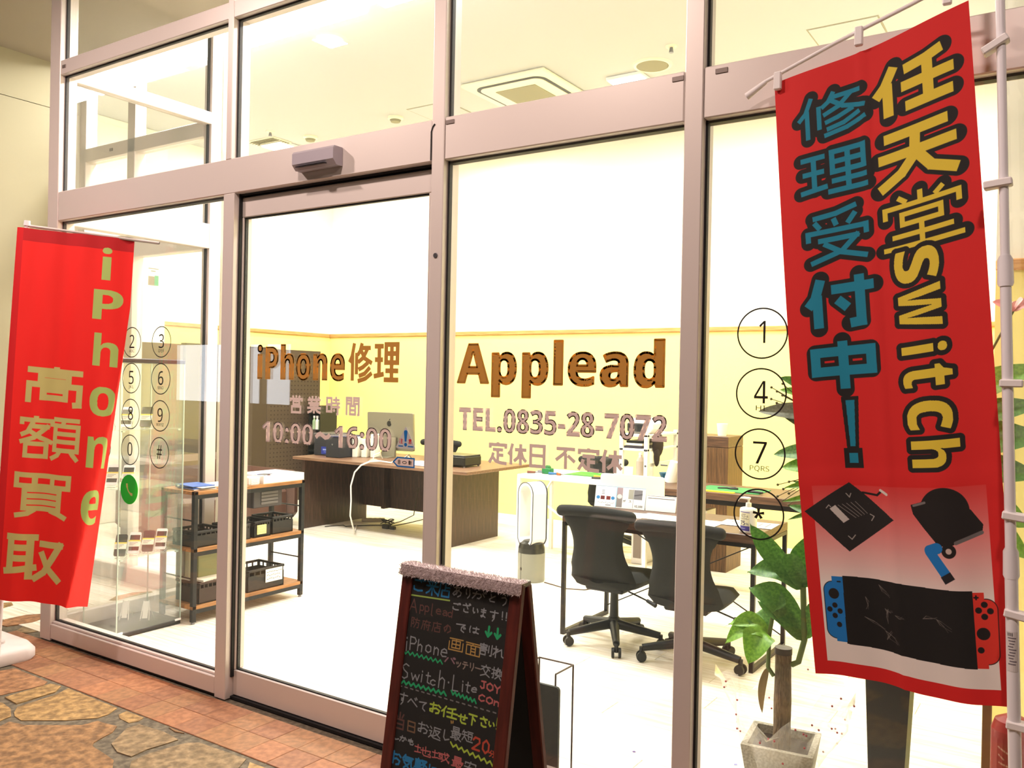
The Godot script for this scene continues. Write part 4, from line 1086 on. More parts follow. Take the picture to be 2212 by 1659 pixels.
# ---------------------------------------------------------------- blackboard
func chalkboard() -> void:
	var t := thing("a_frame_sign", "folding wooden blackboard with colourful chalk writing and a white fur top", "sign", Vector3(-1.507, 0.0, 0.58))
	var wood := grain("sign wood", [Color(0.27, 0.09, 0.07), Color(0.36, 0.13, 0.1)], Vector3(8, 1, 8), 0.02, 0.45)
	var k := 0.15
	var hgt := 0.935
	# local frames of the two panels: y runs along the panel, z out of it
	var fa := Transform3D(Basis(Vector3.RIGHT, Vector3(0, 1, -k).normalized(), Vector3(0, k, 1).normalized()), Vector3(0, 0.0, k * hgt))
	var L := hgt * sqrt(1 + k * k)
	var m := MB.new()
	var frame_box := func(mb: MB, at: Transform3D, x0: float, x1: float, y0: float, y1: float, z0: float, z1: float) -> void:
		mb.box(at * Vector3((x0 + x1) / 2, (y0 + y1) / 2, (z0 + z1) / 2), Vector3(x1 - x0, y1 - y0, z1 - z0), 0.003, at.basis)
	for q in [[-0.217, -0.177, 0.0, L], [0.177, 0.217, 0.0, L], [-0.177, 0.177, L - 0.03, L], [-0.177, 0.177, 0.1, 0.14]]:
		var b := MB.new()
		frame_box.call(b, fa, q[0], q[1], q[2], q[3], -0.02, 0.0)
		part(t, "frame_rail", b, wood)
	# board print, placed by the panel's own measures
	var bw := 0.354; var bh := L - 0.03 - 0.14
	var p := fa
	var face := MB.new()
	face.quad(p * Vector3(-bw / 2, L - 0.03, -0.006), p * Vector3(bw / 2, L - 0.03, -0.006), p * Vector3(bw / 2, 0.14, -0.006), p * Vector3(-bw / 2, 0.14, -0.006), p.basis.z)
	part(t, "board", MB.new().box(p * Vector3(0, (L - 0.03 + 0.14) / 2, -0.012), Vector3(bw, bh, 0.01), 0.0, p.basis), mat("board dark", Color(0.09, 0.09, 0.08), 0.8))
	part(t, "chalk_writing", face, printed("chalk print", chalk_print(bw, bh), 0.85), "rows of chalk writing")
	# rear panel
	var kb := 0.19
	var fb := Transform3D(Basis(Vector3.LEFT, Vector3(0, 1, kb).normalized(), Vector3(0, kb, -1).normalized()), Vector3(0, 0.0, -0.05 - kb * hgt))
	var Lb := hgt * sqrt(1 + kb * kb) - 0.005
	for q in [[-0.217, -0.177, 0.0, Lb], [0.177, 0.217, 0.0, Lb], [-0.177, 0.177, Lb - 0.04, Lb], [-0.177, 0.177, 0.1, 0.14]]:
		var b := MB.new()
		frame_box.call(b, fb, q[0], q[1], q[2], q[3], -0.02, 0.0)
		part(t, "frame_rail", b, wood)
	part(t, "board", MB.new().box(fb * Vector3(0, (Lb - 0.04 + 0.14) / 2, -0.012), Vector3(bw, bh, 0.01), 0.0, fb.basis), mat("board dark", Color.WHITE))
	for x in [-0.2, 0.2]: part(t, "hinge", MB.new().bx(x - 0.015, x + 0.015, hgt - 0.012, hgt + 0.004, -0.05, 0.0, 0.002), mat("lock steel", Color.WHITE))
	# fur strip laid over the top edge
	var fur := mat("fur white", Color(0.78, 0.72, 0.72), 0.95)
	var ft := MB.new()
	ft.box(p * Vector3(0, L - 0.014, 0.006), Vector3(0.438, 0.034, 0.012), 0.005, p.basis)
	ft.bx(-0.219, 0.219, hgt, hgt + 0.006, -0.03, 0.012, 0.005)
	rng.seed = 5
	for i in 5200:
		var x := rng.randf_range(-0.219, 0.219); var s := rng.randf()
		var a: Vector3; var up: Vector3
		if s < 0.72:
			a = p * Vector3(x, L - 0.03 + rng.randf() * 0.032, 0.011); up = p.basis.z * rng.randf_range(0.4, 1.0) + Vector3(rng.randf_range(-1, 1), rng.randf_range(-1.4, 0.6), 0)
		else:
			a = Vector3(x, hgt + 0.005, rng.randf_range(-0.03, 0.012)); up = Vector3(rng.randf_range(-0.8, 0.8), 1.0, rng.randf_range(-0.5, 0.9))
		var tip := a + up.normalized() * rng.randf_range(0.005, 0.01)
		var sd := Vector3(rng.randf_range(-1, 1), rng.randf_range(-1, 1), 0.0).normalized() * 0.0011
		ft.flat3(a - sd, a + sd, tip, Vector3.BACK)
	part(t, "fur_trim", ft, fur, "fluffy white fur strip")

func chalk_print(bw: float, bh: float) -> Ras:
	var S := 1500.0   # dots per metre
	var r := Ras.new(int(bw * S), int(bh * S), Color(0.085, 0.085, 0.075))
	rng.seed = 12
	# a dusty, wiped ground
	for i in 160:
		var a := Vector2(rng.randf() * r.w, rng.randf() * r.h)
		r.seg(a, a + Vector2(rng.randf_range(-90, 90), rng.randf_range(-30, 30)), rng.randf_range(8, 26), Color(0.1, 0.1, 0.088) if i % 2 else Color(0.075, 0.077, 0.07))
	var W := Color(0.5, 0.52, 0.54); var B := Color(0.12, 0.45, 0.66); var R := Color(0.34, 0.22, 0.2); var Y := Color(0.66, 0.52, 0.28); var G := Color(0.1, 0.6, 0.38); var K := Color(0.68, 0.36, 0.36); var V := Color(0.62, 0.72, 0.24); var O := Color(0.68, 0.26, 0.18)
	# text, box of its first letter, step to the next letter, colour, stroke width
	for q in [["ご", 0, 4, 76, 66, 0, B, 9], ["来店", 78, -2, 148, 70, 72, B, 8], ["あ", 226, 4, 284, 56, 0, W, 6], ["り", 292, 14, 332, 54, 0, W, 6], ["が", 336, 14, 410, 48, 0, W, 6], ["と", 422, 16, 466, 52, 0, W, 6], ["う", 484, 4, 524, 54, 0, W, 6],
		["A", 0, 100, 44, 158, 0, R, 6], ["ppl", 52, 104, 82, 158, 31, R, 5.5], ["ead", 148, 112, 180, 146, 34, R, 5.5], ["ご", 234, 80, 282, 114, 0, W, 6], ["ざ", 291, 74, 336, 114, 0, W, 6], ["い", 342, 82, 378, 112, 0, W, 6], ["ま", 388, 80, 426, 122, 0, W, 6], ["す", 436, 80, 482, 126, 0, W, 6], ["!!", 490, 80, 512, 116, 22, W, 6],
		["防府店", 18, 180, 68, 224, 60, R, 5], ["の", 200, 176, 246, 218, 0, R, 6], ["で", 266, 162, 324, 202, 0, W, 6], ["は", 336, 164, 394, 194, 0, W, 6], ["↓↓", 420, 150, 464, 192, 44, G, 11],
		["i", -6, 266, 14, 334, 0, W, 6], ["P", 16, 262, 66, 324, 0, W, 6], ["hone", 64, 268, 104, 320, 46, W, 6], ["画面", 238, 230, 322, 284, 90, Y, 5.5], ["割れ", 404, 224, 474, 272, 66, W, 6],
		["バ", 226, 312, 286, 340, 0, Color(0.5, 0.38, 0.42), 7], ["ッテリー", 288, 314, 320, 348, 34, Color(0.5, 0.45, 0.42), 5.5], ["交換", 420, 308, 472, 356, 56, W, 5.5],
		["S", -10, 384, 42, 452, 0, W, 6], ["w", 48, 404, 98, 448, 0, W, 6], ["it", 98, 396, 132, 450, 34, W, 6], ["c", 158, 412, 194, 450, 0, W, 6], ["h", 200, 376, 250, 452, 0, W, 6], ["・", 250, 404, 274, 436, 0, W, 8], ["L", 274, 380, 320, 448, 0, W, 6], ["it", 318, 392, 350, 442, 32, W, 6], ["e", 384, 404, 416, 434, 0, W, 6], ["JOY", 420, 378, 456, 410, 38, K, 7.5], ["COn", 424, 432, 460, 460, 38, K, 7],
		["すべ", -8, 512, 50, 566, 58, W, 6], ["て", 110, 522, 156, 566, 0, W, 6], ["お", 172, 516, 238, 562, 0, V, 8], ["任", 238, 516, 326, 562, 0, V, 8], ["せ", 328, 528, 378, 570, 0, V, 8], ["下", 384, 516, 430, 562, 0, V, 8], ["さ", 440, 516, 484, 558, 0, V, 8], ["い", 484, 526, 520, 552, 0, V, 7], ["!", 516, 506, 540, 556, 0, V, 6],
		["当", -16, 596, 48, 670, 0, R, 8], ["日", 54, 620, 112, 666, 0, Color(0.42, 0.32, 0.24), 7], ["お", 118, 610, 182, 658, 0, W, 6], ["返", 184, 614, 250, 666, 0, W, 5.5], ["し", 254, 614, 302, 658, 0, W, 6], ["最", 298, 588, 356, 642, 0, W, 5.5], ["短", 358, 592, 416, 636, 0, W, 5.5], ["20", 416, 604, 462, 658, 46, O, 9], ["分", 502, 638, 538, 664, 0, O, 5],
		["しかも", -12, 692, 28, 718, 42, W, 6], ["地域", 114, 706, 208, 748, 98, K, 5.5], ["最", 318, 706, 382, 752, 0, K, 6], ["安", 388, 708, 452, 756, 0, W, 6], ["お気軽", -18, 764, 50, 822, 72, B, 9], ["に", 200, 770, 250, 820, 0, B, 8]]:
		var x: float = 0.0
		for ch in q[0]:
			var j := Vector2(rng.randf_range(-1.5, 1.5), rng.randf_range(-1.5, 1.5))
			print_char(r, ch, Transform2D(Vector2(q[3] - q[1], rng.randf_range(-2, 2)), Vector2(rng.randf_range(-3, 3), q[4] - q[2]), Vector2(q[1] + x, q[2]) + j), q[7], q[6], true)
			x += q[5]
	r.seg(Vector2(-2, 85), Vector2(218, 77), 7, Color(0.55, 0.66, 0.3))
	# wavy and dashed lines under the rows: x, y, x, y, waves, colour, width
	for q in [[-7, 338, 216, 342, 17, G, 7], [-14, 468, 254, 468, 19, G, 9], [280, 456, 414, 466, 13, G, 8], [305, 664, 528, 692, 15, V, 8]]:
		for i in q[4]:
			var a := Vector2(lerpf(q[0], q[2], float(i) / q[4]), lerpf(q[1], q[3], float(i) / q[4]) + (7 if i % 2 else -7))
			var b := Vector2(lerpf(q[0], q[2], float(i + 1) / q[4]), lerpf(q[1], q[3], float(i + 1) / q[4]) + (-7 if i % 2 else 7))
			r.seg(a, b, q[6], q[5])
	for i in 17:
		r.seg(Vector2(-8 + i * 32, 486 + i * 0.2), Vector2(6 + i * 32, 487 + i * 0.2), 6, Color(0.42, 0.42, 0.42))
	r.seg(Vector2(296, 572), Vector2(298, 580), 6, Y); r.seg(Vector2(306, 570), Vector2(306, 578), 6, Y)
	return r

func wire_stand() -> void:
	var t := thing("wire_stand", "thin dark wire stand holding a dark green board behind the blackboard sign", "stand", Vector3(-1.66, 0.0, -0.22))
	var wire := mat("wire brown", Color(0.2, 0.14, 0.13), 0.5)
	var y := 0.435
	for q in [[-0.075, -0.03], [0.075, -0.03], [-0.075, 0.1], [0.075, 0.1]]:
		part(t, "leg", MB.new().cyl(Vector3(q[0], 0.0, q[1]), Vector3(q[0], y, q[1]), 0.0036, 0.0036, 8), wire)
	for s in [[Vector3(-0.075, y, -0.03), Vector3(0.075, y, -0.03)], [Vector3(-0.075, y, 0.1), Vector3(-0.075, y, -0.03)], [Vector3(0.075, y, 0.1), Vector3(0.075, y, -0.03)], [Vector3(-0.075, 0.006, -0.03), Vector3(0.075, 0.006, -0.03)], [Vector3(-0.075, 0.006, 0.1), Vector3(-0.075, 0.006, -0.03)], [Vector3(0.075, 0.006, 0.1), Vector3(0.075, 0.006, -0.03)]]:
		part(t, "rail", MB.new().cyl(s[0], s[1], 0.0034, 0.0034, 8), wire)
	var b := rounded(0.155, 0.18, 0.014, 5)
	var bd := solid("green_board", MB.new().prism(b, -0.006, 0.006, Transform3D(Basis.IDENTITY, Vector3(-1.715, 0.215, -0.108))), mat("board green", Color(0.015, 0.075, 0.085), 0.7), "dark green board with rounded corners hanging on the wire stand", "board")
	bd.position = Vector3.ZERO

# ---------------------------------------------------------------- display case with phones
func display_case() -> void:
	var clear := glass("case glass", Color(0.85, 1.0, 0.95), 0.03)
	var edge := mat("case edge", Color(0.75, 0.8, 0.76), 0.25, 0.3)
	var x0 := -4.85; var x1 := -4.512; var z0 := -0.645; var z1 := -0.226
	var t := thing("display_case", "tall glass display case on a black base inside the glazed corner", "display case", Vector3((x0 + x1) / 2, 0.0, (z0 + z1) / 2))
	var o := t.position
	var bxl := func(a: float, b: float, c: float, d: float, e: float, f: float, bev := 0.0) -> MB: return MB.new().bx(a - o.x, b - o.x, c, d, e - o.z, f - o.z, bev)
	part(t, "base", bxl.call(x0, x1, 0.0, 0.03, z0, z1, 0.004), mat("case black", Color(0.06, 0.06, 0.06), 0.35))
	part(t, "top", bxl.call(x0, x1, 1.565, 1.59, z0, z1, 0.004), mat("case brown", Color(0.22, 0.15, 0.15), 0.4))
	for q in [[x0, x1, z1 - 0.004, z1], [x0, x1, z0, z0 + 0.004], [x0, x0 + 0.004, z0 + 0.005, z1 - 0.005], [x1 - 0.004, x1, z0 + 0.005, z1 - 0.005]]:
		part(t, "glass_side", bxl.call(q[0], q[1], 0.03, 1.565, q[2], q[3]), clear)
	for x in [x0 + 0.004, x1 - 0.004]:
		for z in [z0 + 0.004, z1 - 0.004]: part(t, "edge_strip", bxl.call(x - 0.003, x + 0.003, 0.03, 1.565, z - 0.003, z + 0.003), edge)
	for y in [0.45, 0.845, 1.182]:
		part(t, "shelf", bxl.call(x0 + 0.006, x1 - 0.006, y - 0.005, y, z0 + 0.006, z1 - 0.006), glass("shelf glass", Color(0.8, 1.0, 0.93), 0.1))
		for z in [z0 + 0.03, z1 - 0.03]: part(t, "shelf_clip", bxl.call(x1 - 0.02, x1 - 0.006, y - 0.014, y - 0.005, z - 0.008, z + 0.008), edge)
	for z in [z0 + 0.02, z1 - 0.02]: part(t, "base_clip", bxl.call(x1 - 0.004, x1 + 0.003, 0.024, 0.036, z - 0.02, z + 0.02, 0.001), mat("tab white", Color.WHITE))
	# phones leaning on wire easels with price cards
	var white := mat("phone white", Color(0.92, 0.91, 0.9), 0.3); var dark := mat("phone dark", Color(0.2, 0.13, 0.12), 0.25); var glassm := mat("phone screen", Color(0.16, 0.12, 0.12), 0.12)
	var n := 0
	var says := ["dark phone with a price card, first on the lowest case shelf", "white phone with a price card, second on the lowest case shelf", "dark phone with a wide price card, third on the lowest case shelf", "white phone with a price card at the back of the lowest case shelf",
		"white phone with a price card behind the green call button film", "white phone at the front of the middle case shelf", "white phone with a card on the top case shelf, behind the digit 8", "dark phone with a white card on the top case shelf, behind the digit 9", "white phone with a card at the glazed side of the top case shelf"]
	for q in [[-4.575, 0.45, -0.285, true], [-4.58, 0.45, -0.375, false], [-4.575, 0.45, -0.46, true], [-4.575, 0.45, -0.545, false], [-4.60, 0.845, -0.34, false], [-4.675, 0.845, -0.29, false], [-4.61, 1.182, -0.33, false], [-4.57, 1.182, -0.43, true], [-4.72, 1.182, -0.29, false]]:
		phone(Vector3(q[0], q[1], q[2]), 0.75, dark if q[3] else white, glassm, says[n])
		n += 1
	easel(Vector3(-4.67, 0.03, -0.52), "empty clear phone easel standing on the case base beside the shelf rack"); easel(Vector3(-4.77, 0.03, -0.45), "empty clear phone easel at the back corner of the case base")

func phone(at: Vector3, turn: float, body: Material, screen: Material, label: String) -> void:
	var t := thing("phone", label, "phone", at, turn, "second-hand phones in the display case")
	var b := Basis(Vector3.RIGHT, -0.5)
	var c := Vector3(0, 0.068, 0.0)
	part(t, "body", MB.new().prism(rounded(0.031, 0.064, 0.009, 4), -0.004, 0.004, Transform3D(b, c)), body)
	part(t, "screen", MB.new().prism(rounded(0.0275, 0.047, 0.001, 1), 0.004, 0.0045, Transform3D(b, c)), screen)
	var r := Ras.new(64, 40, Color(0.93, 0.92, 0.86))
	if not M.has("price card print"):
		r.rect(0, 0, 64, 9, Color(0.9, 0.82, 0.3))
		for k in 3: r.rect(6, 14 + k * 7, 50 - k * 9, 17 + k * 7, Color(0.5, 0.48, 0.45))
		printed("price card print", r)
	var m := MB.new()
	var cc := c + b * Vector3(0, -0.004, 0.007)
	m.box(cc, Vector3(0.066, 0.04, 0.0015), 0.0, b)
	part(t, "price_card", m, M["price card print"])
	part(t, "easel", MB.new().cyl(Vector3(-0.022, 0.0, 0.035), Vector3(-0.022, 0.0, -0.05), 0.0022, 0.0022, 6).cyl(Vector3(0.022, 0.0, 0.035), Vector3(0.022, 0.0, -0.05), 0.0022, 0.0022, 6).cyl(Vector3(-0.022, 0.0, -0.05), Vector3(-0.01, 0.07, -0.012), 0.0022, 0.0022, 6).cyl(Vector3(0.022, 0.0, -0.05), Vector3(0.01, 0.07, -0.012), 0.0022, 0.0022, 6).cyl(Vector3(-0.022, 0.002, 0.035), Vector3(0.022, 0.002, 0.035), 0.0022, 0.0022, 6), mat("easel clear", Color(0.78, 0.77, 0.74), 0.2))

func easel(at: Vector3, label: String) -> void:
	var t := thing("phone_easel", label, "easel", at, 0.75, "empty phone easels")
	var m := mat("easel clear", Color.WHITE)
	for x in [-0.025, 0.025]:
		part(t, "leg", MB.new().tube([Vector3(x, 0.012, 0.05), Vector3(x, 0.002, 0.045), Vector3(x * 0.6, 0.11, 0.0)], 0.003, 6), m)
		part(t, "leg", MB.new().cyl(Vector3(x, 0.0, -0.055), Vector3(x * 0.6, 0.11, 0.0), 0.003, 0.003, 6), m)
	part(t, "plate", MB.new().box(Vector3(0, 0.06, 0.022), Vector3(0.03, 0.1, 0.003), 0.0, Basis(Vector3.RIGHT, -0.42)), m)

# ---------------------------------------------------------------- oak and steel rack
func open_rack() -> void:
	var oak := grain("rack oak", [Color(0.52, 0.34, 0.17), Color(0.68, 0.47, 0.26)], Vector3(6, 6, 0.8), 0.02, 0.5)
	var steel := mat("rack steel", Color(0.07, 0.08, 0.1), 0.45, 0.3)
	var x0 := -4.76; var x1 := -4.43; var z0 := -1.545; var z1 := -0.665
	var t := thing("shelf_rack", "three tier rack of oak boards on black steel legs behind the display case", "shelf", Vector3((x0 + x1) / 2, 0.0, (z0 + z1) / 2))
	var o := t.position
	for y in [0.8, 0.455, 0.109]: part(t, "shelf", MB.new().bx(x0 - o.x, x1 - o.x, y - 0.022, y, z0 - o.z, z1 - o.z, 0.002), oak)
	for x in [x0 + 0.014, x1 - 0.014]:
		for z in [z0 + 0.014, z1 - 0.014]:
			part(t, "leg", MB.new().bx(x - 0.014 - o.x, x + 0.014 - o.x, 0.012, 0.8, z - 0.014 - o.z, z + 0.014 - o.z, 0.002), steel)
			part(t, "foot", MB.new().cyl(Vector3(x, 0.0, z) - o, Vector3(x, 0.014, z) - o, 0.012, 0.009, 10), mat("lock steel", Color.WHITE))
	for y in [0.778, 0.433, 0.087]:
		for x in [x0 + 0.012, x1 - 0.012]: part(t, "rail", MB.new().bx(x - 0.01 - o.x, x + 0.01 - o.x, y - 0.025, y, z0 + 0.02 - o.z, z1 - 0.02 - o.z), steel)
	for y in [0.62, 0.27]:
		for z in [z0 + 0.014, z1 - 0.014]: part(t, "stretcher", MB.new().cyl(Vector3(x0 + 0.02, y, z) - o, Vector3(x1 - 0.02, y, z) - o, 0.005, 0.005, 8), steel)
	# goods on it
	var basket := mat("basket dark", Color(0.08, 0.065, 0.06), 0.6)
	var b0: Node3D = null
	var says := ["large dark open basket at the near end of the middle rack shelf", "dark storage basket with a blue sticker on the middle rack shelf", "dark storage basket with a yellow note on the middle rack shelf", "dark storage basket at the far end of the middle rack shelf", "large black slotted basket with a white note on the lowest rack shelf", "brown basket full of papers on the lowest rack shelf"]
	var k := 0
	for q in [[-4.56, 0.455, -0.80, 0.22, 0.1, 0.22], [-4.55, 0.455, -1.035, 0.2, 0.1, 0.14], [-4.55, 0.455, -1.2, 0.2, 0.105, 0.14], [-4.56, 0.455, -1.38, 0.2, 0.115, 0.18], [-4.57, 0.109, -1.235, 0.25, 0.14, 0.3], [-4.56, 0.109, -0.82, 0.22, 0.13, 0.2]]:
		var t2 := thing("basket", says[k], "basket", Vector3(q[0], q[1], q[2]), 0.0, "baskets on the shelf rack")
		tray(t2, q[3], q[4], q[5], basket if k != 5 else mat("basket brown", Color(0.2, 0.12, 0.09), 0.6))
		if k == 1: part(t2, "sticker", MB.new().cyl(Vector3(q[3] / 2 + 0.001, 0.06, 0.0), Vector3(q[3] / 2 + 0.003, 0.06, 0.0), 0.022, 0.022, 16), mat("film cyan", Color(0.1, 0.68, 0.85), 0.4), "round light blue sticker")
		if k == 2: part(t2, "note", side_card(Vector3(q[3] / 2 + 0.006, 0.05, 0.01), 0.075, 0.06), note_mat("yellow", Color(0.92, 0.88, 0.55)), "yellow handwritten note")
		if k == 4: part(t2, "note", side_card(Vector3(q[3] / 2 + 0.006, 0.085, -0.06), 0.14, 0.085), note_mat("white", Color(0.92, 0.91, 0.88)), "white handwritten note")
		if k == 5:
			part(t2, "papers", MB.new().box(Vector3(0, 0.135, 0), Vector3(0.19, 0.012, 0.17), 0.0, Basis(Vector3.UP, 0.2)), mat("paper", Color(0.9, 0.88, 0.82), 0.8))
		k += 1
	var cap := thing("hand_tool", "small white plastic scoop standing in the basket with the blue sticker", "scoop", Vector3(-4.53, 0.5, -1.0))
	part(cap, "cup", MB.new().lathe([Vector2(0.026, 0.0), Vector2(0.03, 0.05), Vector2(0.022, 0.09), Vector2(0.0, 0.1)], 14), mat("tank white", Color.WHITE))
	part(cap, "rim", MB.new().lathe([Vector2(0.03, 0.048), Vector2(0.036, 0.052), Vector2(0.03, 0.058)], 14), mat("tank white", Color.WHITE))
	var tr := thing("paper_tray", "white shallow tray full of flyers on top of the rack", "tray", Vector3(-4.585, 0.8, -1.37))
	part(tr, "tray", MB.new().bx(-0.14, 0.14, 0.0, 0.008, -0.17, 0.17).bx(-0.145, -0.14, 0.0, 0.05, -0.17, 0.17).bx(0.14, 0.145, 0.0, 0.05, -0.17, 0.17).bx(-0.145, 0.145, 0.0, 0.05, -0.175, -0.17).bx(-0.145, 0.145, 0.0, 0.05, 0.17, 0.175), mat("phone white", Color.WHITE))
	rng.seed = 21
	var fc := [mat("flyer blue", Color(0.25, 0.38, 0.65), 0.5), mat("flyer red", Color(0.62, 0.25, 0.2), 0.5), mat("flyer pale", Color(0.86, 0.84, 0.82), 0.5), mat("flyer dark", Color(0.18, 0.16, 0.2), 0.5)]
	for i in 12: part(tr, "flyer", MB.new().box(Vector3(rng.randf_range(-0.08, 0.08), 0.012 + i * 0.0028, rng.randf_range(-0.11, 0.11)), Vector3(0.09, 0.002, 0.065), 0.0, Basis(Vector3.UP, rng.randf() * TAU)), fc[i % 4])
	var mg := thing("magazine_pile", "pile of white and blue brochures on the near end of the rack top", "brochures", Vector3(-4.56, 0.8, -0.79))
	for i in 4: part(mg, "brochure", MB.new().box(Vector3(rng.randf_range(-0.02, 0.02), 0.004 + i * 0.006, rng.randf_range(-0.02, 0.02)), Vector3(0.2, 0.005, 0.15), 0.0, Basis(Vector3.UP, rng.randf_range(-0.2, 0.2))), fc[[2, 0, 2, 0][i]])
	solid("sheet_pile", MB.new().box(Vector3(-4.58, 0.806, -0.985), Vector3(0.2, 0.012, 0.15), 0.0, Basis(Vector3.UP, 0.1)), mat("paper", Color.WHITE), "flat pile of white sheets in the middle of the rack top", "papers")
	var cd := thing("card_box", "clear white card box with a handwritten tag beside the flyer tray", "box", Vector3(-4.50, 0.8, -1.13))
	part(cd, "box", MB.new().bx(-0.05, 0.05, 0.0, 0.05, -0.045, 0.045, 0.004), mat("flyer pale", Color.WHITE))
	part(cd, "tag", side_card(Vector3(0.051, 0.024, 0.0), 0.06, 0.045), note_mat("white", Color.WHITE), "handwritten tag")
	var dr := thing("drawer_box", "grey box of folded papers hanging under the rack top", "box", Vector3(-4.6, 0.64, -1.27))
	part(dr, "box", MB.new().bx(-0.12, 0.12, 0.0, 0.11, -0.12, 0.12, 0.004), mat("box grey", Color(0.26, 0.24, 0.25), 0.6))
	for i in 4: part(dr, "sheet", MB.new().bx(0.121, 0.124, 0.02 + i * 0.022, 0.036 + i * 0.022, -0.08, 0.06), mat("box sheet", Color(0.4, 0.38, 0.38), 0.6))
	for i in 3:
		solid("binder", MB.new().bx(-4.68 + i * 0.05, -4.636 + i * 0.05, 0.24, 0.42, -0.86 - i * 0.03, -0.72 - i * 0.03, 0.003), [mat("binder grey", Color(0.62, 0.6, 0.57), 0.6), mat("binder cream", Color(0.75, 0.73, 0.62), 0.6), mat("binder olive", Color(0.55, 0.55, 0.38), 0.6)][i], ["grey binder standing in the brown basket of the rack", "cream binder standing in the brown basket of the rack", "olive binder with a green dot in the brown basket"][i], "binder", "binders in the brown basket")

# a card that faces along x
func side_card(c: Vector3, w: float, h: float) -> MB:
	var m := MB.new()
	for k in 2:
		var x := c.x + 0.002 * k
		m.quad(Vector3(x, c.y + h / 2, c.z + w / 2), Vector3(x, c.y + h / 2, c.z - w / 2), Vector3(x, c.y - h / 2, c.z - w / 2), Vector3(x, c.y - h / 2, c.z + w / 2), Vector3.RIGHT if k else Vector3.LEFT)
	return m

func note_mat(called: String, c: Color) -> StandardMaterial3D:
	var n := "note print " + called
	if M.has(n): return M[n]
	var r := Ras.new(80, 60, c)
	rng.seed = 3
	for j in 3:
		var x := 6.0
		while x < 70:
			var l := rng.randf_range(3, 9)
			r.seg(Vector2(x, 14 + j * 16), Vector2(x + l, 12 + j * 16 + rng.randf_range(-4, 5)), 2.4, Color(0.35, 0.33, 0.33))
			x += l + 4
	return printed(n, r)

func tray(t: Node3D, w: float, h: float, d: float, m: Material) -> void:
	# slotted sides: two bands with uprights between
	part(t, "bottom", MB.new().bx(-w / 2, w / 2, 0.0, 0.006, -d / 2, d / 2), m)
	for s in [[w / 2 - 0.003, 0.0, 0.006, d], [-w / 2 + 0.003, 0.0, 0.006, d], [0.0, d / 2 - 0.003, w, 0.006], [0.0, -d / 2 + 0.003, w, 0.006]]:
		var b := MB.new()
		b.box(Vector3(s[0], h * 0.36, s[1]), Vector3(s[2], h * 0.72, s[3]))
		b.box(Vector3(s[0], h - 0.008, s[1]), Vector3(s[2] + 0.008, 0.016, s[3] + 0.008), 0.003)
		var long: float = maxf(s[2], s[3])
		for i in 7:
			var q := (i / 6.0 - 0.5) * (long - 0.02)
			b.box(Vector3(s[0] + (q if s[2] > s[3] else 0.0), h * 0.82, s[1] + (q if s[3] > s[2] else 0.0)), Vector3(0.008, h * 0.22, 0.008))
		part(t, "side", b, m)

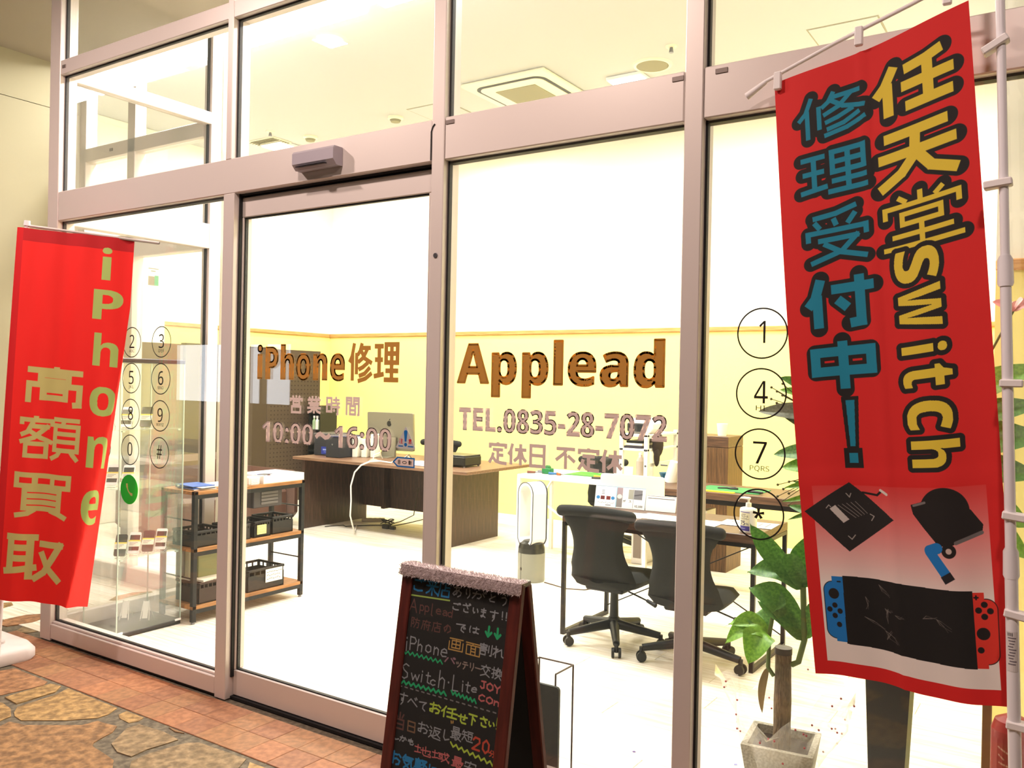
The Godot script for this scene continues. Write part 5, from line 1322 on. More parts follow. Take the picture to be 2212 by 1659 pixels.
# ---------------------------------------------------------------- reception desk and what is on it
func reception() -> void:
	var dark := grain("desk walnut", [Color(0.2, 0.13, 0.1), Color(0.31, 0.21, 0.16)], Vector3(9, 0.8, 9), 0.02, 0.45)
	var topm := grain("desk top walnut", [Color(0.38, 0.27, 0.2), Color(0.5, 0.37, 0.28)], Vector3(0.8, 9, 9), 0.02, 0.4)
	var t := thing("reception_desk", "long dark walnut reception desk with a panel back under the yellow wall", "desk", Vector3(-5.55, 0.0, -3.7))
	var o := t.position
	part(t, "desk_top", MB.new().bx(-6.5 - o.x, -4.36 - o.x, 0.692, 0.72, -4.32 - o.z, -3.31 - o.z, 0.003), topm)
	for q in [[-6.46, -6.42], [-4.74, -4.7]]: part(t, "end_panel", MB.new().bx(q[0] - o.x, q[1] - o.x, 0.0, 0.692, -4.3 - o.z, -3.4 - o.z, 0.002), dark)
	part(t, "modesty_panel", MB.new().bx(-6.42 - o.x, -4.74 - o.x, 0.15, 0.692, -4.27 - o.z, -4.24 - o.z), dark)
	part(t, "support_post", MB.new().bx(-6.08 - o.x, -6.04 - o.x, 0.15, 0.692, -4.24 - o.z, -4.15 - o.z), dark)
	# computer seen from behind
	var silver := mat("computer silver", Color(0.52, 0.5, 0.44), 0.35, 0.5)
	var mo := thing("computer", "silver all-in-one desktop computer seen from behind on the reception desk", "computer", Vector3(-5.79, 0.72, -3.95), 0.12)
	part(mo, "screen_back", MB.new().prism(rounded(0.275, 0.19, 0.016, 5), -0.02, 0.008, Transform3D(Basis(Vector3.RIGHT, 0.06), Vector3(0, 0.255, 0))), silver)
	part(mo, "stand", MB.new().prism(PackedVector2Array([Vector2(0.0, 0.0), Vector2(0.15, 0.0), Vector2(0.15, 0.006), Vector2(0.03, 0.012), Vector2(0.012, 0.2), Vector2(0.0, 0.2)]), -0.08, 0.08, Transform3D(Basis(Vector3.BACK, Vector3.UP, Vector3.LEFT), Vector3(0, 0.0, 0.012))), silver)
	var ap := PackedVector2Array()
	for i in 28:
		var a := TAU * i / 28
		var rr := 0.03 * (1.0 - 0.12 * maxf(0.0, sin(a)) * absf(cos(a)) - 0.1 * exp(-pow((a - PI / 2) / 0.25, 2.0)) - 0.1 * exp(-pow((a - PI * 1.5) / 0.22, 2.0)) - 0.34 * exp(-pow((a - 0.25) / 0.28, 2.0)))
		ap.append(Vector2(cos(a) * rr * 0.88, sin(a) * rr))
	var lg := MB.new().prism(ap, 0.008, 0.0095, Transform3D(Basis(Vector3.RIGHT, 0.06), Vector3(-0.01, 0.335, 0.0053)))
	lg.prism(PackedVector2Array([Vector2(0.0, 0.03), Vector2(0.002, 0.042), Vector2(0.012, 0.05), Vector2(0.012, 0.04), Vector2(0.006, 0.032)]), 0.008, 0.0095, Transform3D(Basis(Vector3.RIGHT, 0.06), Vector3(-0.01, 0.335, 0.0053)))
	part(mo, "emblem", lg, mat("emblem black", Color(0.03, 0.03, 0.03), 0.3), "dark fruit emblem")
	# boxes and papers at its side
	var navy := mat("box navy", Color(0.07, 0.08, 0.13), 0.5)
	var bx := thing("storage_box", "dark navy storage box with a blue label at the desk end by the wall panels", "box", Vector3(-6.36, 0.72, -3.72), 0.08)
	part(bx, "body", MB.new().bx(-0.13, 0.13, 0.0, 0.2, -0.14, 0.14, 0.006), navy)
	part(bx, "lid", MB.new().bx(-0.136, 0.136, 0.2, 0.222, -0.146, 0.146, 0.006), navy)
	var lr := Ras.new(64, 40, Color(0.06, 0.16, 0.55))
	lr.rect(10, 12, 54, 20, Color(0.55, 0.62, 0.85)); lr.rect(16, 26, 48, 30, Color(0.4, 0.48, 0.8))
	var lb := MB.new(); lb.quad(Vector3(-0.03, 0.09, 0.1415), Vector3(0.1, 0.09, 0.1415), Vector3(0.1, 0.015, 0.1415), Vector3(-0.03, 0.015, 0.1415), Vector3.BACK)
	part(bx, "label", lb, printed("box label print", lr), "blue printed label")
	var bc := thing("storage_box", "dark navy box with a silver catch between the labelled box and the papers", "box", Vector3(-6.12, 0.72, -3.62), 0.05)
	part(bc, "body", MB.new().bx(-0.09, 0.09, 0.0, 0.2, -0.15, 0.15, 0.006), navy)
	part(bc, "catch", MB.new().cyl(Vector3(0.0, 0.13, 0.15), Vector3(0.0, 0.13, 0.156), 0.008, 0.008, 10), mat("lock steel", Color.WHITE))
	part(bc, "lid", MB.new().bx(-0.094, 0.094, 0.2, 0.215, -0.154, 0.154, 0.005), mat("lid blue", Color(0.12, 0.14, 0.3), 0.4))
	var paper := mat("paper", Color.WHITE)
	rng.seed = 17
	for i in 3:
		solid("paper_bag", MB.new().box(Vector3(-6.02 + i * 0.075, 0.72 + [0.1, 0.09, 0.115][i], -3.72 - i * 0.05), Vector3(0.05, [0.2, 0.18, 0.23][i], 0.13), 0.004, Basis(Vector3.UP, 0.3)), paper, ["white paper bag beside the silver-catch box", "small white paper bag in the middle of the three bags", "tallest white paper bag, next to the computer"][i], "paper bag", "white paper bags on the desk")
	var ms := thing("mouse", "pale computer mouse with a cord in front of the computer", "mouse", Vector3(-5.52, 0.72, -3.42))
	part(ms, "body", MB.new().ball(Vector3(0, 0.004, 0), Vector3(0.06, 0.03, 0.035), 14, 8), mat("mouse beige", Color(0.6, 0.55, 0.48), 0.4))
	part(ms, "cord", MB.new().tube([Vector3(-0.03, 0.02, -0.02), Vector3(-0.06, 0.06, -0.06), Vector3(-0.02, 0.08, -0.1), Vector3(-0.04, 0.02, -0.16)], 0.004, 6), mat("cord white", Color(0.9, 0.88, 0.85), 0.5))
	var kb := thing("keyboard", "thin white keyboard on the desk behind the arrow sticker", "keyboard", Vector3(-5.1, 0.72, -3.5), -0.1)
	part(kb, "body", MB.new().bx(-0.21, 0.21, 0.0, 0.012, -0.06, 0.06, 0.004), mat("phone white", Color.WHITE))
	for j in 4: part(kb, "key_row", MB.new().bx(-0.2, 0.2, 0.012, 0.015, -0.05 + j * 0.026, -0.028 + j * 0.026), paper)
	for i in 2: solid("document", MB.new().box(Vector3(-5.32 + i * 0.18, 0.724 + i * 0.004, -3.66), Vector3(0.24, 0.006, 0.17), 0.0, Basis(Vector3.UP, 0.3 - i * 0.5)), paper, ["loose white document sheets beside the mouse", "white document sheets under the corner of the computer screen"][i], "document", "documents on the desk")
	for i in 4: solid("short_cable", MB.new().tube([Vector3(-5.52 + i * 0.03, 0.726, -3.8 + i * 0.03), Vector3(-5.44 + i * 0.02, 0.75 + 0.01 * i, -3.76), Vector3(-5.36, 0.726, -3.7 - i * 0.03)], 0.004, 6), mat(["cord orange", "cord grey", "cord white", "cord dark"][i], [Color(0.7, 0.35, 0.15), Color(0.4, 0.4, 0.4), Color(0.9, 0.88, 0.85), Color(0.12, 0.11, 0.11)][i], 0.5), ["short orange cord on the desk under the computer", "short grey cord on the desk under the computer", "short white cord on the desk under the computer", "short black cord on the desk under the computer"][i], "cord", "cords on the desk")
	var pr := thing("printer", "small black desktop printer at the end of the reception desk", "printer", Vector3(-4.74, 0.72, -3.72))
	part(pr, "body", MB.new().bx(-0.17, 0.15, 0.012, 0.098, -0.13, 0.13, 0.01), mat("printer black", Color(0.05, 0.055, 0.05), 0.4))
	part(pr, "top_lid", MB.new().bx(-0.165, 0.145, 0.098, 0.108, -0.125, 0.125, 0.004), mat("printer lid", Color(0.2, 0.2, 0.19), 0.3))
	for x in [-0.15, 0.13]:
		for z in [-0.11, 0.11]: part(pr, "foot", MB.new().cyl(Vector3(x, 0, z), Vector3(x, 0.013, z), 0.01, 0.01, 8), mat("lock steel", Color.WHITE))
	# cords hanging and lying about
	solid("white_cable", MB.new().tube([Vector3(-5.3, 0.728, -3.42), Vector3(-5.38, 0.745, -3.34), Vector3(-5.45, 0.74, -3.29), Vector3(-5.545, 0.7, -3.275), Vector3(-5.62, 0.63, -3.27), Vector3(-5.665, 0.5, -3.27), Vector3(-5.658, 0.36, -3.27), Vector3(-5.675, 0.22, -3.28), Vector3(-5.69, 0.12, -3.33), Vector3(-5.78, 0.03, -3.45), Vector3(-5.93, 0.006, -3.62), Vector3(-6.1, 0.006, -3.81)], 0.0075, 8), mat("cord white", Color.WHITE), "white power cord hanging in a long loop from the desk to the floor", "cord")
	var blk := mat("cord dark", Color.WHITE)
	solid("floor_cable", MB.new().tube([Vector3(-6.33, 0.005, -3.6), Vector3(-6.3, 0.005, -3.68), Vector3(-6.25, 0.005, -3.78), Vector3(-6.18, 0.005, -3.74), Vector3(-6.05, 0.005, -3.95), Vector3(-5.95, 0.005, -4.05), Vector3(-5.8, 0.005, -4.0)], 0.005, 6), blk, "black cord running along the floor under the reception desk", "cord")
	var lp := []
	for i in 40: lp.append(Vector3(-5.92 + cos(i * 0.5) * (0.06 + 0.02 * sin(i * 1.3)), 0.01 + 0.05 * absf(sin(i * 0.31)), -4.08 + sin(i * 0.5) * 0.06))
	solid("coiled_cable", MB.new().tube(lp, 0.005, 6), blk, "coiled black cord on the floor below the desk panel", "cord")
	for i in 2: solid("hanging_cable", MB.new().tube([Vector3(-5.62 + i * 0.25, 0.4, -4.2), Vector3(-5.66 + i * 0.23, 0.12, -4.18), Vector3(-5.78 + i * 0.12, 0.05, -4.12), Vector3(-5.9 + i * 0.08, 0.008, -4.02 + i * 0.1)], 0.005, 6), mat("cord olive", Color(0.25, 0.22, 0.1), 0.5), ["olive cord hanging below the desk panel nearer the coil", "olive cord hanging below the desk panel nearer the chair wheel"][i], "cord", "olive cords under the desk")
	var ps := thing("power_strip", "beige power strip lying beside the coiled cord", "power strip", Vector3(-6.2, 0.0, -4.17), 0.7)
	part(ps, "body", MB.new().bx(-0.12, 0.12, 0.0, 0.035, -0.025, 0.025, 0.005), mat("mouse beige", Color.WHITE))
	for i in 4: part(ps, "socket", MB.new().bx(-0.09 + i * 0.05, -0.07 + i * 0.05, 0.035, 0.036, -0.01, 0.01), blk)
	var ad := thing("power_adapter", "small black power adapter on the floor in front of the coil", "adapter", Vector3(-5.78, 0.0, -3.93))
	part(ad, "body", MB.new().bx(-0.06, 0.02, 0.0, 0.045, -0.03, 0.03, 0.005), blk); part(ad, "plug", MB.new().bx(0.03, 0.09, 0.0, 0.03, -0.02, 0.02, 0.004), blk)
	# panels and shelving along the shop's end wall
	var brown := mat("panel brown", Color(0.21, 0.15, 0.12), 0.45)
	var pn := thing("wall_panel", "dark brown wall panel between the light brown panel and the pegboard", "panel", Vector3(-8.2, 0.0, -3.65))
	part(pn, "panel", MB.new().bx(0.15, 0.23, 0.0, 1.83, -0.59, 0.52, 0.004), brown)
	part(pn, "cap", MB.new().bx(0.145, 0.235, 1.83, 1.845, -0.59, 0.52, 0.003), mat("panel cap", Color(0.2, 0.15, 0.12), 0.5))
	var p2 := thing("wall_panel", "light brown wall panel beside the white pier", "panel", Vector3(-8.05, 0.0, -2.86))
	part(p2, "panel", MB.new().bx(-0.05, 0.05, 0.0, 1.83, -0.26, 0.26, 0.004), mat("panel light", Color(0.28, 0.2, 0.16), 0.6))
	var pg := thing("pegboard", "brown pegboard partition with rows of holes next to the yellow corner", "pegboard", Vector3(-8.0, 0.0, -4.66))
	part(pg, "board", MB.new().bx(-0.03, 0.03, 0.0, 1.83, -0.42, 0.42, 0.003), mat("pegboard brown", Color(0.24, 0.18, 0.14), 0.55))
	var holes := MB.new()
	for j in 34:
		for i in 15: holes.cyl(Vector3(0.0301, 0.1 + j * 0.05, -0.37 + i * 0.052), Vector3(0.0306, 0.1 + j * 0.05, -0.37 + i * 0.052), 0.009, 0.009, 6)
	var hp := part(pg, "peg_holes", holes, mat("hole dark", Color(0.13, 0.09, 0.07), 0.9))
	hp.set_meta("kind", "stuff")
	var bs := thing("bookcase", "narrow black bookcase with small bottles behind the storage boxes", "bookcase", Vector3(-7.78, 0.0, -4.95))
	part(bs, "side", MB.new().bx(-0.1, -0.085, 0.0, 1.16, -0.14, 0.14), mat("printer black", Color.WHITE)); part(bs, "side", MB.new().bx(0.085, 0.1, 0.0, 1.16, -0.14, 0.14), mat("printer black", Color.WHITE))
	part(bs, "back_panel", MB.new().bx(-0.085, 0.085, 0.0, 1.16, -0.14, -0.125), mat("printer black", Color.WHITE))
	for y in [0.05, 0.32, 0.6, 0.85, 1.14]: part(bs, "shelf", MB.new().bx(-0.085, 0.085, y, y + 0.02, -0.125, 0.14), mat("printer black", Color.WHITE))
	for i in 3:
		var bt := thing("small_bottle", ["pale green bottle on the black bookcase nearest the pegboard", "white bottle in the middle of the black bookcase shelf", "pale green bottle at the yellow wall end of the black bookcase"][i], "bottle", Vector3(-7.83 + i * 0.052, 0.87, -4.86), 0.0, "bottles on the black bookcase")
		part(bt, "body", MB.new().lathe([Vector2(0.0, 0.0), Vector2(0.024, 0.0), Vector2(0.024, 0.1), Vector2(0.012, 0.125), Vector2(0.012, 0.14)], 14), mat("bottle green" if i != 1 else "phone white", Color(0.6, 0.7, 0.55), 0.3))
		part(bt, "cap", MB.new().cyl(Vector3(0, 0.14, 0), Vector3(0, 0.165, 0), 0.015, 0.015, 10), mat("phone white", Color.WHITE))
	# low sofa between the rack and the desk
	var lea := mat("sofa brown", Color(0.33, 0.22, 0.18), 0.4)
	var sf := thing("sofa", "low brown leather sofa behind the shelf rack", "sofa", Vector3(-6.95, 0.0, -2.75), 0.0)
	part(sf, "seat", MB.new().bx(-0.35, 0.35, 0.1, 0.4, -0.62, 0.62, 0.04), lea)
	part(sf, "backrest", MB.new().bx(-0.5, -0.32, 0.1, 0.72, -0.66, 0.66, 0.06), lea)
	for z in [-0.7, 0.7]: part(sf, "armrest", MB.new().bx(-0.45, 0.36, 0.08, 0.56, z - 0.08, z + 0.08, 0.06), lea)
	for x in [-0.4, 0.3]:
		for z in [-0.6, 0.6]: part(sf, "leg", MB.new().cyl(Vector3(x, 0, z), Vector3(x, 0.1, z), 0.02, 0.025, 10), blk)
	var sg := thing("wall_notice", "small grey and green notice on the cream pier", "notice", Vector3(-8.119, 2.52, -2.83))
	var sr := Ras.new(60, 96, Color(0.85, 0.87, 0.75))
	sr.rect(0, 46, 36, 96, Color(0.42, 0.36, 0.28)); sr.rect(36, 40, 60, 96, Color(0.05, 0.5, 0.3)); sr.rect(0, 0, 60, 6, Color(0.4, 0.38, 0.32)); sr.rect(14, 14, 42, 20, Color(0.35, 0.35, 0.3))
	var sq := MB.new(); sq.quad(Vector3(0.004, 0.09, 0.06), Vector3(0.004, 0.09, -0.06), Vector3(0.004, -0.09, -0.06), Vector3(0.004, -0.09, 0.06), Vector3.RIGHT)
	part(sg, "board", MB.new().bx(0.0, 0.0035, -0.09, 0.09, -0.06, 0.06), paper); part(sg, "print", sq, printed("notice print", sr))
	# the chairs behind the desks
	office_chair(Vector3(-5.5, 0, -4.62), 0.1, "black office chair behind the reception desk", 0.08, false)
	office_chair(Vector3(-3.52, 0, -4.45), 0.0, "black office chair behind the white work desk", 0.04, false)

# a task chair: y up, facing -z
func office_chair(at: Vector3, turn: float, label: String, raise := 0.0, lever := true, star := 0.3) -> Node3D:
	var t := thing("office_chair", label, "chair", at, turn, "black office chairs")
	var cloth := mat("chair fabric", Color(0.11, 0.115, 0.11), 0.95)
	var plastic := mat("chair plastic", Color(0.03, 0.04, 0.045), 0.5)
	# back: a slab with a rolled head, narrow at the waist
	var g := []
	for j in 17:
		var v := j / 16.0
		var y := 0.80 - v * 0.44
		var half := lerpf(0.215, 0.19, smoothstep(0.0, 0.25, v)) - 0.035 * sin(clampf((v - 0.15) / 0.6, 0, 1) * PI) + 0.02 * smoothstep(0.75, 1.0, v)
		if j == 0: half -= 0.03
		if j == 16: half -= 0.03
		var row := []
		for i in 13:
			var u := i / 12.0 * 2 - 1
			row.append(Vector3(u * half, y + raise - (0.012 * u * u if v < 0.2 else 0.0), 0.25 - 0.05 * u * u * 0.6 + 0.03 * cos(v * PI * 1.1) - 0.05 * smoothstep(0.6, 1.0, v)))
		g.append(row)
	part(t, "backrest", cushion(g, 0.05), cloth)
	var hd := []
	for i in 13:
		var u := i / 12.0 * 2 - 1
		hd.append(Vector3(u * 0.215, 0.79 + raise - 0.014 * u * u, 0.285 - 0.03 * u * u))
	part(t, "head_roll", MB.new().tube(hd, 0.032, 12).ball(hd[0], Vector3.ONE * 0.032, 10, 6).ball(hd[12], Vector3.ONE * 0.032, 10, 6), cloth)
	# seat
	var s := []
	for j in 13:
		var v := j / 12.0
		var half := 0.22 * sqrt(maxf(0.05, 1.0 - pow(absf(v * 2 - 1), 5.0)))
		var row := []
		for i in 13:
			var u := i / 12.0 * 2 - 1
			row.append(Vector3(u * half, 0.385 + raise - 0.03 * smoothstep(0.75, 1.0, v) + 0.012 * u * u, 0.22 - v * 0.45))
		s.append(row)
	part(t, "seat", cushion(s, 0.085), cloth)
	part(t, "seat_pan", MB.new().box(Vector3(0, 0.335 + raise, 0.0), Vector3(0.24, 0.03, 0.28), 0.01), plastic)
	part(t, "column", MB.new().cyl(Vector3(0, 0.1, 0), Vector3(0, 0.33 + raise, 0), 0.027, 0.022, 16), plastic)
	if lever:
		part(t, "lever", MB.new().cyl(Vector3(0.12, 0.325, 0.06), Vector3(0.26, 0.30, 0.1), 0.005, 0.005, 8).cyl(Vector3(0.25, 0.302, 0.097), Vector3(0.31, 0.287, 0.115), 0.01, 0.013, 10), plastic)
	for k in 5:
		var a := star + TAU * k / 5
		var e := Vector3(cos(a), 0, sin(a))
		part(t, "base_arm", MB.new().cyl(Vector3(0, 0.115, 0), e * 0.27 + Vector3(0, 0.075, 0), 0.03, 0.019, 10), plastic)
		var w := Vector3(e.z, 0, -e.x)
		var c := e * 0.275
		var cs := part(t, "caster", MB.new().cyl(c + w * 0.012 + Vector3(0, 0.028, 0), c + w * 0.026 + Vector3(0, 0.028, 0), 0.028, 0.026, 16).cyl(c - w * 0.012 + Vector3(0, 0.028, 0), c - w * 0.026 + Vector3(0, 0.028, 0), 0.028, 0.026, 16), plastic)
		part(cs, "fork", MB.new().cyl(c + Vector3(0, 0.03, 0), c + Vector3(0, 0.08, 0), 0.012, 0.012, 8), plastic)
	part(t, "hub", MB.new().cyl(Vector3(0, 0.085, 0), Vector3(0, 0.15, 0), 0.04, 0.032, 16), plastic)
	return t

# closes a sheet into a padded body with rounded rims
func cushion(g: Array, thick: float) -> MB:
	var rows := g.size(); var cols: int = g[0].size()
	var cf := []; var cb := []
	for j in rows:
		var a := []; var b := []
		for i in cols:
			var du: Vector3 = g[j][mini(i + 1, cols - 1)] - g[j][maxi(i - 1, 0)]
			var dv: Vector3 = g[mini(j + 1, rows - 1)][i] - g[maxi(j - 1, 0)][i]
			var nn := dv.cross(du).normalized()
			var u := absf(i / (cols - 1.0) * 2 - 1); var v := absf(j / (rows - 1.0) * 2 - 1)
			var k := sqrt(maxf(0.0, 1.0 - pow(u, 8.0))) * sqrt(maxf(0.0, 1.0 - pow(v, 8.0)))
			a.append(g[j][i] + nn * thick * 0.5 * k); b.append(g[j][i] - nn * thick * 0.5 * k)
		cf.append(a); cb.append(b)
	var m := MB.new().sheet(cf)
	for row in cb: row.reverse()
	return m.sheet(cb)

# ---------------------------------------------------------------- white work desk with its tower shelf
func work_desk() -> void:
	var white := mat("desk white", Color(0.92, 0.91, 0.88), 0.45)
	var screw := mat("screw grey", Color(0.35, 0.36, 0.38), 0.4, 0.6)
	var x0 := -3.97; var x1 := -2.78; var z0 := -4.1; var z1 := -3.5
	var t := thing("work_desk", "white steel work desk with a tower shelf at its end", "desk", Vector3((x0 + x1) / 2, 0, (z0 + z1) / 2))
	var o := t.position
	part(t, "desk_top", MB.new().bx(x0 - o.x, x1 - o.x, 0.69, 0.72, z0 - o.z, z1 - o.z, 0.003), white)
	for q in [[x0, z1], [x0 - 0.02, z0]]: part(t, "leg", MB.new().bx(q[0] - o.x, q[0] + 0.03 - o.x, 0.0, 0.69, q[1] - 0.03 - o.z if q[1] == z1 else q[1] - o.z, q[1] - o.z if q[1] == z1 else q[1] + 0.03 - o.z), white)
	for q in [[-2.81, z1 - 0.03], [-2.81, z0]]: part(t, "tower_post", MB.new().bx(q[0] - o.x, q[0] + 0.03 - o.x, 0.0, 1.13, q[1] - o.z, q[1] + 0.03 - o.z), white)
	for q in [[-3.02, z1 - 0.03], [-3.02, z0]]: part(t, "tower_post", MB.new().bx(q[0] - o.x, q[0] + 0.03 - o.x, 0.72, 1.13, q[1] - o.z, q[1] + 0.03 - o.z), white)
	for y in [1.0, 1.11]: part(t, "tower_shelf", MB.new().bx(-3.02 - o.x, -2.78 - o.x, y - 0.018, y, z0 - o.z, z1 - o.z, 0.002), white)
	part(t, "tower_rail", MB.new().bx(-2.8 - o.x, -2.785 - o.x, 0.86, 0.885, z0 + 0.03 - o.z, z1 - 0.03 - o.z), white)
	for y in [0.87, 0.99]:
		for x in [-3.005, -2.795]: part(t, "screw", MB.new().cyl(Vector3(x, y, z1) - o, Vector3(x, y, z1 + 0.003) - o, 0.008, 0.008, 10), screw)
	part(t, "brace", MB.new().cyl(Vector3(x0 + 0.02, 0.62, z1 - 0.02) - o, Vector3(-3.35, 0.3, z1 - 0.02) - o, 0.01, 0.01, 8).cyl(Vector3(x0, 0.62, z0 + 0.02) - o, Vector3(x0 + 0.01, 0.2, z1 - 0.02) - o, 0.01, 0.01, 8), white)
	# tools and mats on it
	var gm := thing("cutting_mat", "green cutting mat on the white work desk", "mat", Vector3(-3.42, 0.72, -3.88))
	part(gm, "mat", MB.new().bx(-0.24, 0.26, 0.0, 0.004, -0.17, 0.13), mat("mat green", Color(0.25, 0.55, 0.15), 0.6)); part(gm, "mat_edge", MB.new().bx(-0.24, 0.26, 0.004, 0.005, 0.1, 0.125), mat("mat dark green", Color(0.02, 0.35, 0.2), 0.6))
	var gt := thing("tape_holder", "small green tape holder beside the cutting mat", "tape holder", Vector3(-3.79, 0.72, -3.70))
	part(gt, "body", MB.new().bx(-0.045, 0.045, 0.0, 0.05, -0.03, 0.03, 0.006), mat("holder green", Color(0.02, 0.42, 0.2), 0.5)); part(gt, "roll", MB.new().cyl(Vector3(0, 0.05, -0.015), Vector3(0, 0.05, 0.015), 0.025, 0.025, 16), mat("holder green", Color.WHITE))
	rng.seed = 31
	for i in 5:
		var tl := thing("hand_tool", ["brown handled tool at the end of the white desk", "grey flat tool at the end of the white desk", "red handled tool behind the green tape holder", "blue tweezers between tape holder and cutting mat", "orange handled pick next to the cutting mat"][i], "tool", Vector3([-3.9, -3.86, -3.87, -3.7, -3.645][i], 0.72, [-3.64, -3.72, -3.8, -3.66, -3.65][i]), [0.3, -0.4, 0.8, 0.2, -0.6][i], "small tools on the white desk")
		var c: Color = [Color(0.4, 0.2, 0.12), Color(0.4, 0.4, 0.45), Color(0.6, 0.12, 0.1), Color(0.1, 0.35, 0.55), Color(0.7, 0.35, 0.1)][i]
		part(tl, "handle", MB.new().cyl(Vector3(-0.05, 0.012, 0), Vector3(0.02, 0.012, 0), 0.012, 0.009, 10), mat("tool colour %s" % ["brown", "grey", "red", "blue", "orange"][i], c, 0.5)); part(tl, "shaft", MB.new().cyl(Vector3(0.02, 0.012, 0), Vector3(0.09, 0.012, 0), 0.004, 0.002, 8), screw)
	var pl := thing("pliers", "black pliers with a yellow grip lying over the edge of the cutting mat", "pliers", Vector3(-3.22, 0.725, -3.62), 0.3)
	part(pl, "grip", MB.new().tube([Vector3(-0.09, 0.01, 0.02), Vector3(-0.03, 0.01, 0.018), Vector3(0.0, 0.01, 0.0)], 0.009, 8), mat("cord dark", Color.WHITE)); part(pl, "grip", MB.new().tube([Vector3(-0.08, 0.018, -0.03), Vector3(-0.03, 0.018, -0.02), Vector3(0.0, 0.012, 0.0)], 0.009, 8), mat("grip yellow", Color(0.75, 0.6, 0.1), 0.5)); part(pl, "jaw", MB.new().cyl(Vector3(0, 0.01, 0), Vector3(0.05, 0.01, 0.0), 0.009, 0.004, 8), screw)
	var sh := thing("leaflet_holder", "pale clear leaflet holder beside the water bottle", "leaflet holder", Vector3(-3.2, 0.72, -3.95), 0.2)
	part(sh, "back", MB.new().box(Vector3(0, 0.045, 0), Vector3(0.16, 0.09, 0.005), 0.0, Basis(Vector3.RIGHT, -0.3)), mat("holder mint", Color(0.75, 0.88, 0.8), 0.3)); part(sh, "foot", MB.new().bx(-0.08, 0.08, 0.0, 0.004, -0.02, 0.05), mat("holder mint", Color.WHITE))
	var bt := thing("water_bottle", "clear plastic water bottle on the white desk below the tower shelf", "bottle", Vector3(-3.06, 0.72, -3.98))
	part(bt, "body", MB.new().lathe([Vector2(0.0, 0.0), Vector2(0.036, 0.0), Vector2(0.038, 0.02), Vector2(0.035, 0.06), Vector2(0.038, 0.1), Vector2(0.036, 0.14), Vector2(0.022, 0.175), Vector2(0.014, 0.19)], 18), mat("bottle clear", Color(0.7, 0.64, 0.6), 0.15)); part(bt, "cap", MB.new().cyl(Vector3(0, 0.19, 0), Vector3(0, 0.21, 0), 0.016, 0.016, 12), mat("phone white", Color.WHITE))
	var bw := thing("bowl", "small blue bowl at the foot of the tower shelf", "bowl", Vector3(-2.72, 0.75, -3.72))
	part(bw, "bowl", MB.new().lathe([Vector2(0.0, 0.0), Vector2(0.03, 0.0), Vector2(0.055, 0.06), Vector2(0.05, 0.06), Vector2(0.0, 0.01)], 18), mat("bowl blue", Color(0.05, 0.38, 0.52), 0.4)); part(bw, "tools", MB.new().cyl(Vector3(0, 0.01, 0), Vector3(0.05, 0.11, 0.0), 0.006, 0.004, 8).cyl(Vector3(0.01, 0.01, 0), Vector3(0.09, 0.1, 0.02), 0.006, 0.004, 8), mat("cord dark", Color.WHITE))
	var dp := thing("dispenser", "white slanted lamp-like dispenser on the brown counter next to the tower shelf", "dispenser", Vector3(-2.62, 0.75, -3.62))
	part(dp, "body", MB.new().cyl(Vector3(-0.02, 0.0, 0), Vector3(0.02, 0.16, 0), 0.05, 0.04, 20), mat("phone white", Color.WHITE)); part(dp, "knob", MB.new().cyl(Vector3(-0.03, 0.13, 0.03), Vector3(-0.08, 0.13, 0.05), 0.006, 0.006, 8), screw); part(dp, "arm", MB.new().cyl(Vector3(0.03, 0.09, 0), Vector3(0.12, 0.02, 0), 0.012, 0.012, 8), screw)
	var lam := thing("printer", "white rounded label printer with a dark lid on top of the tower shelf", "printer", Vector3(-2.9, 1.11, -3.75))
	part(lam, "body", MB.new().box(Vector3(0, 0.06, 0), Vector3(0.22, 0.12, 0.34), 0.04), mat("phone white", Color.WHITE)); part(lam, "lid", MB.new().box(Vector3(-0.02, 0.05, 0.166), Vector3(0.15, 0.07, 0.02), 0.008), mat("lid slate", Color(0.1, 0.12, 0.13), 0.4))
	for i in 3: solid("box_file", MB.new().bx(-2.99 + i * 0.005, -2.84, 1.0 + i * 0.02, 1.018 + i * 0.02, -3.9, -3.52 - i * 0.01, 0.002), [mat("flyer dark", Color.WHITE), mat("paper", Color.WHITE), mat("lid slate", Color.WHITE)][i], ["dark box file at the bottom of the tower shelf pile", "white papers in the tower shelf pile", "slate box file on top of the tower shelf pile"][i], "box file", "files on the tower shelf")
	var jk := thing("bag", "dark brown cloth bag hanging from the tower shelf", "bag", Vector3(-2.765, 0.98, -3.66))
	part(jk, "body", MB.new().ball(Vector3(0.0, 0.05, 0), Vector3(0.035, 0.1, 0.08), 12, 8), mat("bag brown", Color(0.14, 0.08, 0.06), 0.8)); part(jk, "flap", MB.new().ball(Vector3(0.01, -0.04, 0.04), Vector3(0.022, 0.08, 0.035), 10, 8), mat("bag brown", Color.WHITE)); part(jk, "strap", MB.new().tube([Vector3(0, 0.1, 0.06), Vector3(0.0, 0.16, 0.0), Vector3(0, 0.1, -0.06)], 0.008, 6), mat("bag brown", Color.WHITE))
	# tower fan on the floor in front of it
	var fan := thing("tower_fan", "white bladeless tower fan with a silver base on the shop floor", "fan", Vector3(-3.455, 0, -2.93), -0.3)
	var ring := MB.new()
	var o1 := oval_ring(0.085, 0.245, 28); var i1 := oval_ring(0.062, 0.222, 28)
